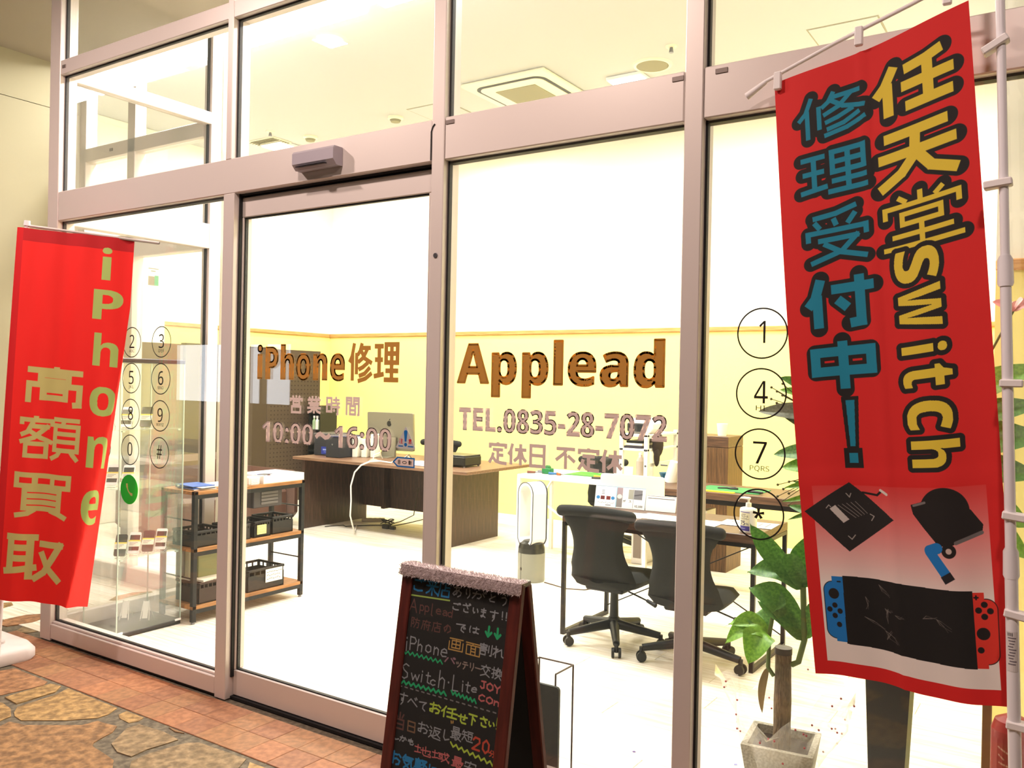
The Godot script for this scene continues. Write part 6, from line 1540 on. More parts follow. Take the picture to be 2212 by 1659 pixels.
	for k in o1.size():
		var k2 := (k + 1) % o1.size()
		var a := [Vector3(o1[k].x, o1[k].y, 0.07), Vector3(o1[k2].x, o1[k2].y, 0.07), Vector3(o1[k2].x, o1[k2].y, -0.07), Vector3(o1[k].x, o1[k].y, -0.07)]
		ring.quad(a[0], a[1], a[2], a[3], Vector3(o1[k].x, o1[k].y, 0))
		var b := [Vector3(i1[k].x, i1[k].y, 0.07), Vector3(i1[k2].x, i1[k2].y, 0.07), Vector3(i1[k2].x, i1[k2].y, -0.07), Vector3(i1[k].x, i1[k].y, -0.07)]
		ring.quad(b[0], b[1], b[2], b[3], -Vector3(i1[k].x, i1[k].y, 0))
		ring.quad(a[0], a[1], b[1], b[0], Vector3.BACK); ring.quad(a[3], a[2], b[2], b[3], Vector3.FORWARD)
	var rp := part(fan, "air_loop", ring, mat("phone white", Color.WHITE)); rp.position = Vector3(0, 0.5, 0)
	var rim := []
	for k in 29: rim.append(Vector3(o1[k % 28].x, o1[k % 28].y + 0.5, 0.07))
	part(fan, "loop_rim", MB.new().tube(rim, 0.0035, 6), mat("rim blue grey", Color(0.16, 0.18, 0.24), 0.3))
	var rim2 := []
	for p in rim: rim2.append(p - Vector3(0, 0, 0.14))
	part(fan, "loop_rim", MB.new().tube(rim2, 0.006, 6), mat("rim blue grey", Color.WHITE))
	part(fan, "collar", MB.new().lathe([Vector2(0.102, 0.215), Vector2(0.1, 0.25), Vector2(0.09, 0.285), Vector2(0.06, 0.305), Vector2(0.0, 0.31)], 28), mat("fan grey", Color(0.22, 0.22, 0.2), 0.3, 0.5))
	part(fan, "base", MB.new().lathe([Vector2(0.0, 0.0), Vector2(0.1, 0.0), Vector2(0.103, 0.01), Vector2(0.103, 0.215)], 28), mat("fan silver", Color(0.55, 0.55, 0.5), 0.4, 0.4))
	part(fan, "seam", MB.new().bx(-0.0015, 0.0015, 0.01, 0.215, 0.102, 0.104), mat("cord dark", Color.WHITE)); part(fan, "button", MB.new().ball(Vector3(0, 0.1, 0.103), Vector3(0.009, 0.014, 0.004), 10, 6), mat("cord dark", Color.WHITE))
	solid("fan_cable", MB.new().tube([Vector3(-3.33, 0.005, -2.92), Vector3(-3.1, 0.005, -2.85), Vector3(-2.98, 0.005, -2.9), Vector3(-2.9, 0.006, -3.1), Vector3(-2.7, 0.006, -3.15)], 0.004, 6), mat("cord brown", Color(0.3, 0.22, 0.18), 0.5), "brown cord of the tower fan running over the floor", "cord")

func oval_ring(rx: float, ry: float, n: int) -> PackedVector2Array:
	var p := PackedVector2Array()
	for k in n:
		var a := TAU * k / n
		p.append(Vector2(rx * cos(a), rx * sin(a) + (ry - rx) * (1.0 if sin(a) >= 0.0 else -1.0)))
	return p

# ---------------------------------------------------------------- customer table in the window
func customer_table() -> void:
	var wood := grain("table wood", [Color(0.27, 0.18, 0.13), Color(0.4, 0.28, 0.2)], Vector3(0.9, 9, 9), 0.02, 0.4)
	var steel := mat("table steel", Color(0.1, 0.085, 0.08), 0.4, 0.4)
	var x0 := -2.576; var x1 := -1.41; var z0 := -2.45; var z1 := -1.86
	var t := thing("table", "dark wood customer table on thin black steel legs with cross wires", "table", Vector3((x0 + x1) / 2, 0, (z0 + z1) / 2))
	var o := t.position
	part(t, "table_top", MB.new().bx(x0 - o.x, x1 - o.x, 0.672, 0.72, z0 - o.z, z1 - o.z, 0.003), wood)
	for x in [x0 + 0.012, x1 - 0.012]:
		for z in [z0 + 0.012, z1 - 0.012]: part(t, "leg", MB.new().bx(x - 0.0115 - o.x, x + 0.0115 - o.x, 0.0, 0.672, z - 0.0115 - o.z, z + 0.0115 - o.z, 0.001), steel)
		part(t, "foot_rail", MB.new().bx(x - 0.0115 - o.x, x + 0.0115 - o.x, 0.0, 0.022, z0 + 0.02 - o.z, z1 - 0.02 - o.z), steel)
		part(t, "top_rail", MB.new().bx(x - 0.0115 - o.x, x + 0.0115 - o.x, 0.65, 0.672, z0 + 0.02 - o.z, z1 - 0.02 - o.z), steel)
	part(t, "front_rail", MB.new().bx(x0 + 0.02 - o.x, x1 - 0.02 - o.x, 0.65, 0.672, z1 - 0.03 - o.z, z1 - 0.008 - o.z), steel)
	part(t, "cross_wire", MB.new().cyl(Vector3(x0 + 0.02, 0.65, z0 + 0.01) - o, Vector3(x1 - 0.02, 0.06, z0 + 0.01) - o, 0.004, 0.004, 6), steel)
	part(t, "cross_wire", MB.new().cyl(Vector3(x0 + 0.02, 0.06, z0 + 0.014) - o, Vector3(x1 - 0.02, 0.65, z0 + 0.014) - o, 0.004, 0.004, 6), steel)
	office_chair(Vector3(-2.24, 0, -1.9), 0.0, "black office chair at the customer table next to the tower fan", 0.0, true, 1.05)
	office_chair(Vector3(-1.73, 0, -1.83), 0.05, "black office chair at the customer table beside the potted plant", -0.02, true, 0.15)
	# display boards
	var white := mat("phone white", Color.WHITE)
	var sp := thing("price_display", "clear stand with two printed phone repair price sheets on the customer table", "price display", Vector3(-2.41, 0.72, -2.28), 0.0)
	var r := Ras.new(240, 110, Color(0.93, 0.93, 0.93))
	r.rect(4, 4, 100, 106, Color(0.97, 0.97, 0.98)); r.rect(0, 0, 240, 3, Color(0.55, 0.65, 0.75)); r.rect(100, 0, 104, 110, Color(0.6, 0.78, 0.88))
	for k in 3: r.rect(30, 22 + k * 9, 44, 25 + k * 9, Color(0.3, 0.33, 0.36))
	r.disc(Vector2(14, 62), 9, Color(0.2, 0.5, 0.75)); r.disc(Vector2(86, 62), 9, Color(0.2, 0.5, 0.75)); r.rect(26, 53, 46, 72, Color(0.4, 0.15, 0.16)); r.rect(54, 53, 74, 72, Color(0.45, 0.15, 0.15))
	for k in 9: r.seg(Vector2(14 + k * 9, 88 + (k % 3) * 2), Vector2(19 + k * 9, 84 + (k % 2) * 5), 1.6, Color(0.35, 0.35, 0.36))
	r.rect(52, 98, 78, 102, Color(0.4, 0.4, 0.4))
	r.rect(104, 4, 132, 58, Color(0.62, 0.55, 0.58)); r.rect(104, 40, 132, 106, Color(0.52, 0.5, 0.5)); r.disc(Vector2(118, 50), 12, Color(0.85, 0.82, 0.82))
	r.rect(160, 10, 184, 60, Color(0.62, 0.62, 0.58)); r.rect(186, 10, 226, 60, Color(0.45, 0.45, 0.48)); r.seg(Vector2(190, 40), Vector2(224, 32), 6, Color(0.3, 0.3, 0.33)); r.rect(183, 4, 185, 106, Color(0.5, 0.52, 0.55))
	print_char(r, "ガ" if STROKES.has("ガ") else "が", cell(136.0 / 240, 66.0 / 110, 148.0 / 240, 78.0 / 110, 240, 110), 1.8, Color(0.3, 0.3, 0.3), true)
	print_char(r, "ス", cell(164.0 / 240, 66.0 / 110, 176.0 / 240, 78.0 / 110, 240, 110), 1.8, Color(0.3, 0.3, 0.3), true)
	latin_print(r, "¥2,500", Transform2D(Vector2(38, 0), Vector2(0, -11), Vector2(192, 100)), Color(0.25, 0.25, 0.25))
	var tilt := Basis(Vector3.UP, 0.1) * Basis(Vector3.RIGHT, -0.22)
	part(sp, "stand", MB.new().box(tilt * Vector3(0, 0.068, -0.004), Vector3(0.335, 0.137, 0.006), 0.0, tilt), mat("stand clear", Color(0.8, 0.85, 0.88), 0.1))
	var q := MB.new(); q.quad(tilt * Vector3(-0.165, 0.134, 0.0), tilt * Vector3(0.165, 0.134, 0.0), tilt * Vector3(0.165, 0.002, 0.0), tilt * Vector3(-0.165, 0.002, 0.0), tilt * Vector3.BACK)
	part(sp, "print", q, printed("price sheet print", r, 0.4))
	var wp := thing("desk_screen", "tall white rounded desk screen behind the price sheets", "screen", Vector3(-2.38, 0.72, -2.40))
	part(wp, "board", MB.new().prism(rounded(0.215, 0.1, 0.02, 5), -0.006, 0.006, Transform3D(Basis(Vector3.UP, 0.08), Vector3(0, 0.1, 0))), white)
	for x in [-0.15, 0.15]: part(wp, "foot", MB.new().bx(x - 0.012, x + 0.012, 0.0, 0.006, -0.03, 0.05), white)
	var cb := thing("card_stand", "white card stand at the end of the desk screen", "card stand", Vector3(-2.145, 0.72, -2.32), 0.1)
	part(cb, "front", MB.new().box(Vector3(0, 0.045, 0), Vector3(0.19, 0.09, 0.004), 0.0, Basis(Vector3.RIGHT, -0.25)), white); part(cb, "line", MB.new().box(Vector3(-0.0, 0.078, -0.006), Vector3(0.17, 0.003, 0.001), 0.0, Basis(Vector3.RIGHT, -0.25)), mat("flyer dark", Color.WHITE)); part(cb, "back", MB.new().box(Vector3(0, 0.045, -0.045), Vector3(0.19, 0.095, 0.004), 0.0, Basis(Vector3.RIGHT, 0.25)), white)
	for k in 4: solid("form_sheet", MB.new().box(Vector3([-2.28, -2.03, -1.83, -1.56][k], 0.7215 + k * 0.0004, [-2.06, -2.1, -2.08, -2.2][k]), Vector3(0.3, 0.001, 0.2), 0.0, Basis(Vector3.UP, [0.1, -0.05, 0.02, 0.06][k])), mat("paper", Color.WHITE) if k < 3 else form_mat(), ["white form sheet in front of the price sheets", "white form sheet in front of the card stand", "white form sheet in the middle of the customer table", "printed white form sheet under the sanitizer bottle's side"][k], "sheet", "forms on the customer table")
	# sanitizer pump bottle
	var sz := thing("sanitizer_bottle", "white pump bottle of hand sanitizer with a purple and cream label", "bottle", Vector3(-1.475, 0.721, -1.935), -0.2)
	part(sz, "body", MB.new().lathe([Vector2(0.0, 0.0), Vector2(0.046, 0.0), Vector2(0.049, 0.006), Vector2(0.049, 0.12), Vector2(0.044, 0.13), Vector2(0.02, 0.137)], 28, Transform3D.IDENTITY, 0.62), white)
	part(sz, "collar", MB.new().cyl(Vector3(0, 0.135, 0), Vector3(0, 0.158, 0), 0.0155, 0.0145, 18), mat("desk white", Color.WHITE))
	part(sz, "pump", MB.new().cyl(Vector3(0, 0.158, 0), Vector3(0, 0.178, 0), 0.006, 0.006, 10).box(Vector3(-0.012, 0.182, 0), Vector3(0.045, 0.012, 0.02), 0.004).cyl(Vector3(-0.03, 0.182, 0), Vector3(-0.058, 0.178, 0), 0.006, 0.005, 10).cyl(Vector3(-0.056, 0.18, 0), Vector3(-0.064, 0.163, 0), 0.005, 0.004, 8), mat("desk white", Color.WHITE))
	var lr := Ras.new(96, 150, Color(0.9, 0.87, 0.74))
	lr.rect(0, 0, 96, 6, Color(0.36, 0.3, 0.62)); lr.rect(0, 112, 96, 150, Color(0.3, 0.26, 0.58)); lr.rect(20, 18, 60, 22, Color(0.3, 0.28, 0.3))
	for k in 5: print_char(lr, "アルコール"[k], cell((10 + k * 15) / 96.0, 26 / 150.0, (23 + k * 15) / 96.0, 44 / 150.0, 96, 150), 2.4, Color(0.25, 0.22, 0.25), true)
	for k in 7: print_char(lr, "ハンドスプレー"[k], cell((4 + k * 12.5) / 96.0, 48 / 150.0, (15 + k * 12.5) / 96.0, 64 / 150.0, 96, 150), 2.2, Color(0.25, 0.22, 0.25), true)
	latin_print(lr, "75", Transform2D(Vector2(50, 0), Vector2(0, -34), Vector2(6, 106)), Color(0.16, 0.14, 0.3)); latin_print(lr, "%", Transform2D(Vector2(26, 0), Vector2(0, -20), Vector2(62, 106)), Color(0.2, 0.18, 0.35), 0.0, Color.BLACK, false)
	for k in 6: lr.seg(Vector2(10 + k * 8, 136 - (k % 2) * 6), Vector2(16 + k * 8, 132), 4, Color(0.75, 0.75, 0.82))
	var lm := MB.new()
	for k in 8:
		var a0 := -2.1 + k * 0.155; var a1 := a0 + 0.155
		var e0 := Vector3(cos(-a0 - PI / 2 + 0.0) , 0, 0)
		var p0 := Vector3(sin(a0 + 1.35) * 0.0495, 0, cos(a0 + 1.35) * 0.0495 * 0.62); var p1 := Vector3(sin(a1 + 1.35) * 0.0495, 0, cos(a1 + 1.35) * 0.0495 * 0.62)
		lm.quad(p0 + Vector3(0, 0.112, 0), p1 + Vector3(0, 0.112, 0), p1 + Vector3(0, 0.012, 0), p0 + Vector3(0, 0.012, 0), p0 + p1, Rect2(k / 8.0, 0, 1 / 8.0, 1))
	part(sz, "label", lm, printed("sanitizer print", lr, 0.4), "purple and cream printed label")
	var pc := thing("computer_tower", "white computer tower on the floor behind the customer table", "computer", Vector3(-3.08, 0, -4.1))
	part(pc, "case", MB.new().bx(-0.05, 0.06, 0.0, 0.42, -0.15, 0.12, 0.006), white); part(pc, "front", MB.new().bx(-0.03, 0.04, 0.05, 0.38, 0.12, 0.126, 0.003), mat("pc grey", Color(0.55, 0.5, 0.47), 0.5))

func form_mat() -> StandardMaterial3D:
	if M.has("form print"): return M["form print"]
	var r := Ras.new(120, 80, Color(0.93, 0.92, 0.9))
	for k in 6: r.rect(10 + (k % 2) * 8, 10 + k * 11, 100 - k * 9, 13 + k * 11, Color(0.4, 0.4, 0.42))
	return printed("form print", r)

# ---------------------------------------------------------------- brown counter by the yellow wall
func counter() -> void:
	var wood := grain("counter wood", [Color(0.28, 0.19, 0.13), Color(0.4, 0.28, 0.19)], Vector3(0.9, 9, 9), 0.02, 0.45)
	var side := grain("cabinet wood", [Color(0.3, 0.2, 0.1), Color(0.45, 0.32, 0.18)], Vector3(9, 0.7, 9), 0.02, 0.5)
	var t := thing("counter", "long brown wooden counter along the yellow wall with a green mat on it", "counter", Vector3(-1.5, 0, -3.5))
	part(t, "counter_top", MB.new().bx(-1.26, 1.14, 0.7, 0.75, -0.28, 0.27, 0.003), wood)
	part(t, "support_panel", MB.new().bx(1.08, 1.12, 0.0, 0.7, -0.26, 0.2), side)
	for x in [-1.2, 0.0]: part(t, "leg", MB.new().bx(x - 0.012, x + 0.012, 0.0, 0.7, -0.26, -0.236), mat("table steel", Color.WHITE))
	part(t, "under_rail", MB.new().bx(-1.2, 1.08, 0.66, 0.7, 0.2, 0.22), mat("table steel", Color.WHITE))
	var cb := thing("cabinet", "tall narrow brown cabinet standing behind the counter", "cabinet", Vector3(-2.55, 0, -4.3))
	part(cb, "body", MB.new().bx(-0.19, 0.19, 0.0, 1.0, -0.18, 0.18, 0.003), side)
	part(cb, "top_drawer", MB.new().bx(-0.19, 0.19, 1.002, 1.09, -0.18, 0.18, 0.003), wood)
	part(cb, "drawer_front", MB.new().bx(-0.18, 0.0, 1.01, 1.08, 0.18, 0.186), mat("desk walnut", Color.WHITE))
	solid("paper_cup", MB.new().lathe([Vector2(0.0, 0.0), Vector2(0.034, 0.0), Vector2(0.045, 0.1), Vector2(0.043, 0.1), Vector2(0.0, 0.01)], 18, Transform3D(Basis.IDENTITY, Vector3(-2.46, 1.09, -4.25))), mat("desk white", Color.WHITE), "white cup on top of the tall brown cabinet", "cup")
	var mt := thing("work_mat", "green work mat with a yellow edge on the brown counter", "mat", Vector3(-2.08, 0.75, -3.44), 0.0)
	part(mt, "mat", MB.new().bx(-0.24, 0.22, 0.0, 0.004, -0.18, 0.12), mat("mat sea green", Color(0.16, 0.5, 0.26), 0.6)); part(mt, "edge", MB.new().bx(-0.24, 0.06, 0.0, 0.006, 0.13, 0.17), mat("edge yellow", Color(0.95, 0.82, 0.12), 0.6))
	solid("earphones", MB.new().tube([Vector3(-2.13, 0.758, -3.5), Vector3(-2.09, 0.762, -3.52), Vector3(-2.06, 0.76, -3.48), Vector3(-2.1, 0.76, -3.46), Vector3(-2.14, 0.76, -3.49), Vector3(-2.2, 0.757, -3.46)], 0.007, 6), mat("cord dark", Color.WHITE), "tangle of black wire on the green work mat", "wire")
	solid("brush", MB.new().cyl(Vector3(-1.95, 0.762, -3.38), Vector3(-1.84, 0.762, -3.36), 0.011, 0.008, 10), mat("cord dark", Color.WHITE), "black brush beside the green work mat", "brush")
	solid("sticky_note", MB.new().bx(-1.62, -1.52, 0.75, 0.753, -3.32, -3.24), mat("edge yellow", Color.WHITE), "yellow sticky note on the bare end of the counter", "note")
	var bk := [mat("flyer dark", Color.WHITE), mat("paper", Color.WHITE), mat("binder cream", Color.WHITE), mat("lid slate", Color.WHITE)]
	for i in 7: solid("book", MB.new().bx(-2.62 + i * 0.052, -2.575 + i * 0.052, 0.34, 0.34 + [0.22, 0.25, 0.23, 0.26, 0.22, 0.24, 0.25][i], -3.6, -3.42, 0.002), bk[[0, 2, 3, 1, 2, 0, 1][i]], ["dark book, first under the counter from the white desk", "cream book, second under the counter from the white desk", "slate book, third under the counter from the white desk", "white book, fourth under the counter from the white desk", "cream book, fifth under the counter from the white desk", "dark book, sixth under the counter from the white desk", "white book, last under the counter"][i], "book", "books under the counter")
	solid("book_ledge", MB.new().bx(-2.66, -2.24, 0.32, 0.34, -3.62, -3.38), side, "low wooden ledge holding the books under the counter", "shelf")

# ---------------------------------------------------------------- plants
func leaf(mb: MB, base: Vector3, tip: Vector3, droop: Vector3, width: float, fold := 0.25, wave := 0.0) -> void:
	var g := []
	var mid := base.lerp(tip, 0.5) + droop
	var d := (tip - base).normalized()
	var side := d.cross(Vector3(0.1, 0.55, 0.83)).normalized()
	for j in 13:
		var v := j / 12.0
		var c := base.lerp(mid, v).lerp(mid.lerp(tip, v), v)
		var w := width * (pow(sin(PI * pow(v, 0.8)), 0.65) * 0.9 + 0.1 * (1.0 - v)) if v < 0.999 else 0.001
		var row := []
		for i in 7:
			var u := i / 6.0 * 2 - 1
			row.append(c + side * w * 0.5 * u + Vector3(0, 0.5, 0.85) * absf(u) * w * fold + Vector3(0, wave * sin(v * 9.0 + u * 2.0), 0))
		g.append(row)
	mb.sheet(g)

func leaf_mat(called: String, a: Color, b: Color) -> StandardMaterial3D:
	var m := grain(called, [a, b], Vector3(9, 9, 9), 0.03, 0.45)
	m.backlight_enabled = true; m.backlight = Color(0.4, 0.5, 0.15); m.cull_mode = BaseMaterial3D.CULL_DISABLED
	return m

func greenery() -> void:
	var green := leaf_mat("leaf green", Color(0.2, 0.4, 0.13), Color(0.4, 0.6, 0.25))
	var lime := leaf_mat("leaf lime", Color(0.33, 0.55, 0.1), Color(0.52, 0.72, 0.22))
	# dracaena in a square stone pot, its foot still in cellophane
	var c := Vector3(-0.905, 0, -0.62)
	var t := thing("potted_plant", "potted dracaena with a sawn trunk and broad green leaves behind the pane", "plant", c)
	var pot := grain("pot stone", [Color(0.5, 0.48, 0.43), Color(0.66, 0.64, 0.58)], Vector3(6, 6, 6), 0.05, 0.8)
	var pb := MB.new()
	var ro := 0.125; var rb := 0.095; var turn := Basis(Vector3.UP, 0.12)
	for k in 4:
		var a := turn * Vector3([1, 1, -1, -1][k], 0, [1, -1, -1, 1][k]); var b := turn * Vector3([1, -1, -1, 1][k], 0, [-1, -1, 1, 1][k])
		pb.quad(a * rb, b * rb, b * ro + Vector3(0, 0.2, 0), a * ro + Vector3(0, 0.2, 0), a + b)
		pb.quad(a * ro + Vector3(0, 0.2, 0), b * ro + Vector3(0, 0.2, 0), b * (ro - 0.02) + Vector3(0, 0.2, 0), a * (ro - 0.02) + Vector3(0, 0.2, 0), Vector3.UP)
		pb.quad(a * (ro - 0.02) + Vector3(0, 0.2, 0), b * (ro - 0.02) + Vector3(0, 0.2, 0), b * (ro - 0.025) + Vector3(0, 0.16, 0), a * (ro - 0.025) + Vector3(0, 0.16, 0), -(a + b))
	part(t, "pot", pb, pot)
	part(t, "soil", MB.new().box(Vector3(0, 0.155, 0), Vector3(0.2, 0.03, 0.2), 0.0, turn), grain("soil", [Color(0.1, 0.07, 0.05), Color(0.2, 0.14, 0.1)], Vector3(12, 12, 12), 0.05, 0.95, 0.4))
	part(t, "trunk", MB.new().lathe([Vector2(0.034, 0.16), Vector2(0.031, 0.25), Vector2(0.032, 0.34), Vector2(0.029, 0.45), Vector2(0.03, 0.532)], 16), grain("trunk bark", [Color(0.33, 0.27, 0.2), Color(0.5, 0.42, 0.32)], Vector3(14, 3, 14), 0.03, 0.85, 0.4))
	part(t, "cut_cap", MB.new().lathe([Vector2(0.0315, 0.515), Vector2(0.0315, 0.538), Vector2(0.0, 0.54)], 16), mat("cut wax", Color(0.16, 0.15, 0.14), 0.5))
	var sa := [Vector3(-0.03, 0.43, 0.015), Vector3(-0.05, 0.46, 0.02), Vector3(-0.048, 0.58, 0.02), Vector3(-0.03, 0.7, 0.02)]
	var sb := [Vector3(0.03, 0.48, 0.0), Vector3(0.055, 0.495, 0.0), Vector3(0.075, 0.58, 0.0), Vector3(0.066, 0.77, 0.0)]
	var stem := mat("stem green", Color(0.34, 0.42, 0.18), 0.6)
	part(t, "stem", MB.new().tube(sa, 0.008, 9), stem)
	part(t, "stem", MB.new().tube(sb, 0.011, 9), stem)
	for q in [[sa[2], Vector3(-0.205, -0.005 + 0.53, 0.05), Vector3(0, 0.10, 0.0), 0.075], [sa[2], Vector3(-0.2, 0.595, 0.03), Vector3(0.02, 0.07, 0), 0.055], [sa[2], Vector3(-0.105, 0.635, -0.03), Vector3(-0.04, 0.06, 0), 0.08], [sa[2], Vector3(-0.1, 0.48, 0.09), Vector3(0, 0.07, 0.02), 0.1], [sa[3], Vector3(0.02, 0.71, 0.05), Vector3(-0.01, 0.0, 0), 0.07],
		[sb[3], Vector3(-0.125, 0.985, 0.03), Vector3(-0.02, -0.01, 0), 0.07], [sb[3], Vector3(-0.135, 0.80, 0.02), Vector3(0.02, 0.075, 0), 0.08], [sb[2], Vector3(-0.115, 0.752, 0.06), Vector3(0.01, 0.1, 0), 0.09], [sb[2], Vector3(-0.09, 0.70, 0.03), Vector3(0.0, 0.04, 0), 0.06], [sb[3], Vector3(0.09, 0.96, -0.02), Vector3(-0.02, 0.02, 0), 0.085], [sb[3], Vector3(0.2, 0.85, -0.03), Vector3(0, 0.1, 0), 0.08], [sb[2], Vector3(0.17, 0.7, 0.02), Vector3(0, 0.09, 0), 0.07], [sb[3], Vector3(0.02, 0.9, 0.08), Vector3(0, 0.03, 0), 0.06]]:
		var lm := MB.new()
		leaf(lm, q[0], q[1], q[2], q[3] * 1.2, 0.22, 0.004)
		part(t, "leaf", lm, green if q[1].y > 0.6 else lime)
	var dry := MB.new(); leaf(dry, Vector3(-0.05, 0.46, 0.02), Vector3(-0.065, 0.29, 0.03), Vector3(-0.02, 0, 0.01), 0.03, 0.1)
	part(t, "dry_leaf", dry, mat("leaf dry", Color(0.5, 0.42, 0.25), 0.7))
	# crumpled cellophane with small printed dots
	var film := glass("cellophane", Color(1, 0.98, 0.95), 0.09)
	film.roughness = 0.22
	var g := []
	rng.seed = 77
	for j in 7:
		var v := j / 6.0
		var row := []
		for i in 33:
			var a := TAU * i / 32.0
			var jag := rng.randf_range(-0.008, 0.008) * v
			var rr := lerpf(0.13, 0.235, v) * (1.0 + 0.14 * sin(a * 5.0 + j) * v) + jag
			row.append(Vector3(cos(a) * rr + 0.02 * v, 0.12 + v * (0.26 + 0.07 * sin(a * 3.0)) + (0.03 * sin(a * 11.0) if j == 6 else 0.0), sin(a) * rr))
		row[32] = row[0]
		g.append(row)
	var cello := part(t, "cellophane_wrap", MB.new().sheet(g), film, "clear cellophane wrap with pink dots")
	var dots := MB.new()
	for k in 34:
		var j := 1 + rng.randi() % 5; var i := rng.randi() % 32
		var p: Vector3 = g[j][i].lerp(g[j + 1][i + 1], rng.randf())
		dots.ball(p + Vector3(p.x, 0, p.z).normalized() * 0.003, Vector3.ONE * 0.004, 6, 4)
	part(cello, "printed_dots", dots, mat("dot rose", Color(0.62, 0.22, 0.26), 0.6))
	# festive flower stand behind the big banner
	var f := thing("flower_stand", "flower arrangement of lilies and mixed leaves on a tapering dark stand behind the banner", "flowers", Vector3(-0.53, 0, -0.55))
	var slate := mat("stand dark", Color(0.1, 0.11, 0.11), 0.6)
	var tp := MB.new()
	for s in [[-0.062, -0.042, 1.0]]:
		var a := [Vector3(-0.042, 0.0, 0.05), Vector3(0.05, 0.0, 0.05), Vector3(0.078, 0.62, 0.05), Vector3(-0.07, 0.62, 0.05)]
		tp.quad(a[0], a[1], a[2], a[3], Vector3.BACK)
		var zz := Vector3(0, 0, -0.1)
		tp.quad(a[0] + zz, a[1] + zz, a[2] + zz, a[3] + zz, Vector3.FORWARD); tp.quad(a[0], a[3], a[3] + zz, a[0] + zz, Vector3.LEFT); tp.quad(a[3], a[2], a[2] + zz, a[3] + zz, Vector3.UP)
	part(f, "pedestal", tp, slate)
	var ed := MB.new(); ed.quad(Vector3(0.0505, 0, 0.05), Vector3(0.0785, 0.62, 0.05), Vector3(0.0785, 0.62, -0.05), Vector3(0.0505, 0, -0.05), Vector3.RIGHT)
	part(f, "pedestal_edge", ed, mat("edge olive", Color(0.42, 0.42, 0.22), 0.7), "olive edge of the pedestal")
	part(f, "foot_plate", MB.new().box(Vector3(-0.03, 0.01, 0.0), Vector3(0.26, 0.02, 0.22), 0.008), mat("box grey", Color.WHITE))
	part(f, "bowl", MB.new().lathe([Vector2(0.0, 0.6), Vector2(0.1, 0.62), Vector2(0.15, 0.74), Vector2(0.0, 0.74)], 20), slate)
	part(f, "post", MB.new().cyl(Vector3(0, 0.7, 0), Vector3(0, 1.2, 0), 0.02, 0.02, 10), slate)
	var lf := [green, lime, leaf_mat("leaf grey", Color(0.3, 0.32, 0.24), Color(0.45, 0.45, 0.36))]
	rng.seed = 9
	for k in 44:
		var a := TAU * k / 44.0 * 5.0 + rng.randf() * 0.4
		var y0 := rng.randf_range(0.85, 1.3)
		var e := Vector3(cos(a), rng.randf_range(-0.25, 0.75), sin(a) * 0.55).normalized()
		var b := Vector3(cos(a) * 0.05, y0, sin(a) * 0.04)
		var l := rng.randf_range(0.2, 0.33)
		var lm := MB.new(); leaf(lm, b, b + e * l, Vector3(0, rng.randf_range(0.0, 0.05), 0), rng.randf_range(0.035, 0.075), 0.2)
		part(f, "leaf", lm, lf[0 if k % 3 else 1])
	# the leaves that reach out past the banner's edges
	for q in [[Vector3(-0.22, 1.46, 0.02), Vector3(-0.375, 1.535, 0.04), 0.035, 0], [Vector3(-0.22, 1.45, 0.02), Vector3(-0.38, 1.49, 0.03), 0.03, 1], [Vector3(-0.2, 1.40, 0.03), Vector3(-0.45, 1.41, 0.05), 0.05, 2], [Vector3(-0.18, 1.33, 0.03), Vector3(-0.40, 1.43, 0.03), 0.06, 2], [Vector3(-0.18, 1.27, 0.02), Vector3(-0.40, 1.255, 0.02), 0.05, 0], [Vector3(-0.18, 1.22, 0.02), Vector3(-0.37, 1.21, 0.02), 0.05, 1],
		[Vector3(0.15, 1.45, 0.05), Vector3(0.42, 1.58, 0.02), 0.07, 1], [Vector3(0.15, 1.32, 0.05), Vector3(0.43, 1.36, 0.02), 0.09, 0], [Vector3(0.15, 1.25, 0.05), Vector3(0.42, 1.24, 0.04), 0.08, 0], [Vector3(0.15, 1.2, 0.05), Vector3(0.4, 1.08, 0.03), 0.09, 1], [Vector3(0.2, 1.15, 0.05), Vector3(0.40, 0.98, 0.03), 0.07, 1], [Vector3(0.2, 1.4, 0.05), Vector3(0.42, 1.46, 0.02), 0.06, 0]]:
		var lm := MB.new(); leaf(lm, q[0], q[1], Vector3(0, 0.015, 0), q[2] * 1.5, 0.15)
		part(f, "leaf", lm, lf[q[3]])
	for q in [[Vector3(-0.25, 1.41, 0.03), -1.0, 1.47], [Vector3(-0.22, 1.2, 0.03), -1.0, 1.12]]:
		var sp := MB.new()
		for k in 7:
			var tip: Vector3 = q[0] + Vector3(-0.12 - 0.02 * (k % 3), (q[2] - q[0].y) + (k - 3) * 0.014, 0.0)
			sp.tube([q[0], q[0].lerp(tip, 0.6), tip], 0.0014, 4).ball(tip, Vector3.ONE * 0.005, 6, 4)
		part(f, "berry_spray", sp, mat("spray olive", Color(0.32, 0.3, 0.12), 0.7))
	for p in [Vector3(0.345, 1.75, 0.06), Vector3(0.02, 1.5, 0.1), Vector3(-0.1, 1.35, 0.12), Vector3(0.1, 1.2, 0.14)]:
		var lily := MB.new()
		for k in 6:
			var a := TAU * k / 6
			var e := Vector3(cos(a), 0.55, sin(a)).normalized()
			leaf(lily, p, p + e * 0.065, Vector3(0, 0.012, 0), 0.035, 0.2)
		part(f, "lily", lily, mat("lily pink", Color(0.93, 0.68, 0.66), 0.6))
		part(f, "flower_stalk", MB.new().tube([p, p.lerp(Vector3(0, 1.1, 0), 0.5) + Vector3(0.02, 0, 0), Vector3(0.03, 1.05, 0)], 0.004, 6), stem)

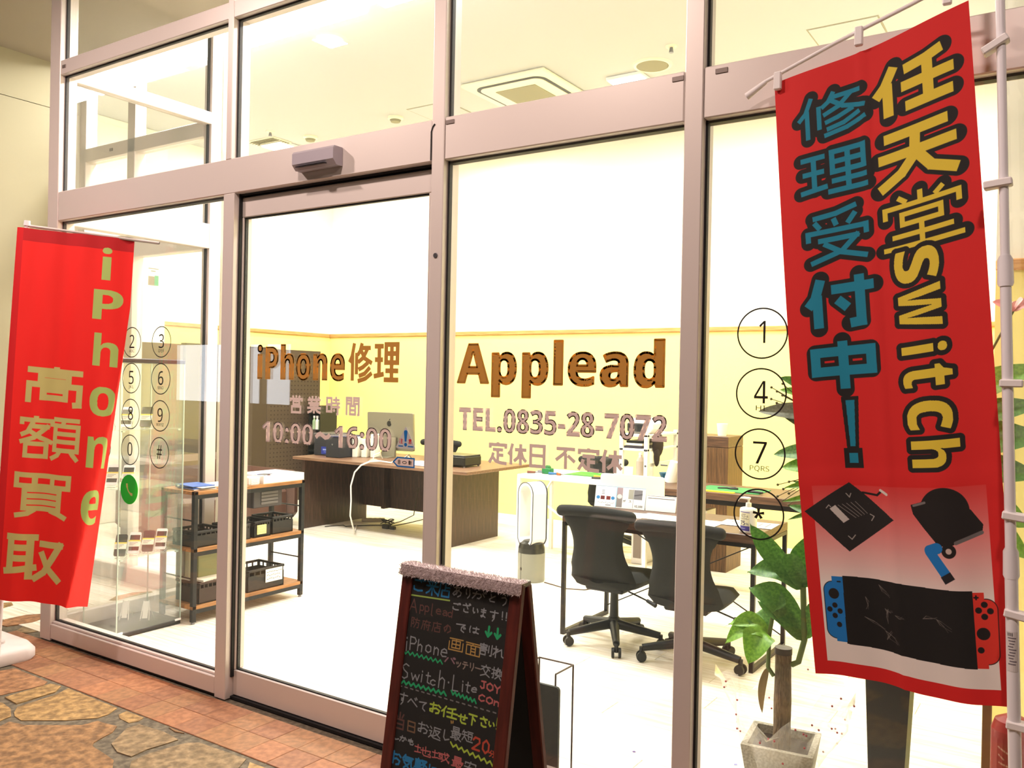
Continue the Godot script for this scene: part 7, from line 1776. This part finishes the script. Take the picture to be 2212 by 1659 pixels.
# ---------------------------------------------------------------- odds and ends
func small_things() -> void:
	var red := mat("canister red", Color(0.62, 0.07, 0.06), 0.4)
	var c := thing("fire_extinguisher", "red cylinder with white lettering standing behind the foot of the big banner's pole", "fire extinguisher", Vector3(-0.145, 0, -0.18))
	part(c, "cylinder", MB.new().lathe([Vector2(0.0, 0.0), Vector2(0.05, 0.0), Vector2(0.054, 0.01), Vector2(0.054, 0.56), Vector2(0.045, 0.585), Vector2(0.018, 0.6), Vector2(0.0, 0.6)], 24), red)
	var lr := Ras.new(40, 160, Color(0.62, 0.07, 0.06))
	rng.seed = 50
	for k in 14: lr.seg(Vector2(10 + rng.randf() * 8, 10 + k * 10), Vector2(20 + rng.randf() * 10, 12 + k * 10 + rng.randf() * 4), 2.5, Color(0.8, 0.6, 0.5))
	var lm := MB.new()
	for k in 4:
		var a0 := -1.0 + k * 0.3; var a1 := a0 + 0.3
		var e0 := Vector3(sin(a0), 0, cos(a0)) * 0.0545; var e1 := Vector3(sin(a1), 0, cos(a1)) * 0.0545
		lm.quad(e0 + Vector3(0, 0.54, 0), e1 + Vector3(0, 0.54, 0), e1 + Vector3(0, 0.2, 0), e0 + Vector3(0, 0.2, 0), e0 + e1, Rect2(k / 4.0, 0, 0.25, 1))
	part(c, "label", lm, printed("canister print", lr, 0.5), "small pale lettering")
	var w := thing("wooden_post", "plain light wooden post beside the red cylinder", "post", Vector3(-0.218, 0, -0.3))
	part(w, "post", MB.new().bx(-0.012, 0.012, 0.0, 0.66, -0.012, 0.012, 0.002), mat("post wood", Color(0.55, 0.42, 0.24), 0.7))
	part(w, "foot", MB.new().bx(-0.04, 0.04, 0.0, 0.015, -0.04, 0.04, 0.003), mat("post wood", Color.WHITE))
	# confetti scraps on the boards
	rng.seed = 60
	var k := 0
	for p in [Vector2(-1.45, -0.33), Vector2(-1.36, -0.34), Vector2(-1.3, -0.5), Vector2(-1.22, -0.42), Vector2(-1.5, -0.62), Vector2(-1.12, -0.75)]:
		var m := mat(["scrap violet", "scrap lilac", "scrap grey", "scrap yellow"][k % 4], [Color(0.35, 0.28, 0.5), Color(0.5, 0.5, 0.72), Color(0.4, 0.4, 0.4), Color(0.85, 0.75, 0.2)][k % 4], 0.7)
		solid("paper_scrap", MB.new().prism(PackedVector2Array([Vector2(-0.008, -0.005), Vector2(0.006, -0.007), Vector2(0.009, 0.004), Vector2(-0.003, 0.008)]), 0.0, 0.0006, Transform3D(Basis(Vector3.RIGHT, Vector3.BACK, Vector3.UP).rotated(Vector3.UP, rng.randf() * 6.0), Vector3(p.x, 0.0005, p.y))), m, ["violet paper scrap on the floor beside the wire stand", "lilac paper scrap on the floor beside the wire stand", "grey paper scrap on the floor boards", "yellow paper scrap on the floor boards", "violet paper scrap farther from the pane", "lilac paper scrap near the plant pot"][k], "scrap", "paper scraps on the shop floor")
		k += 1
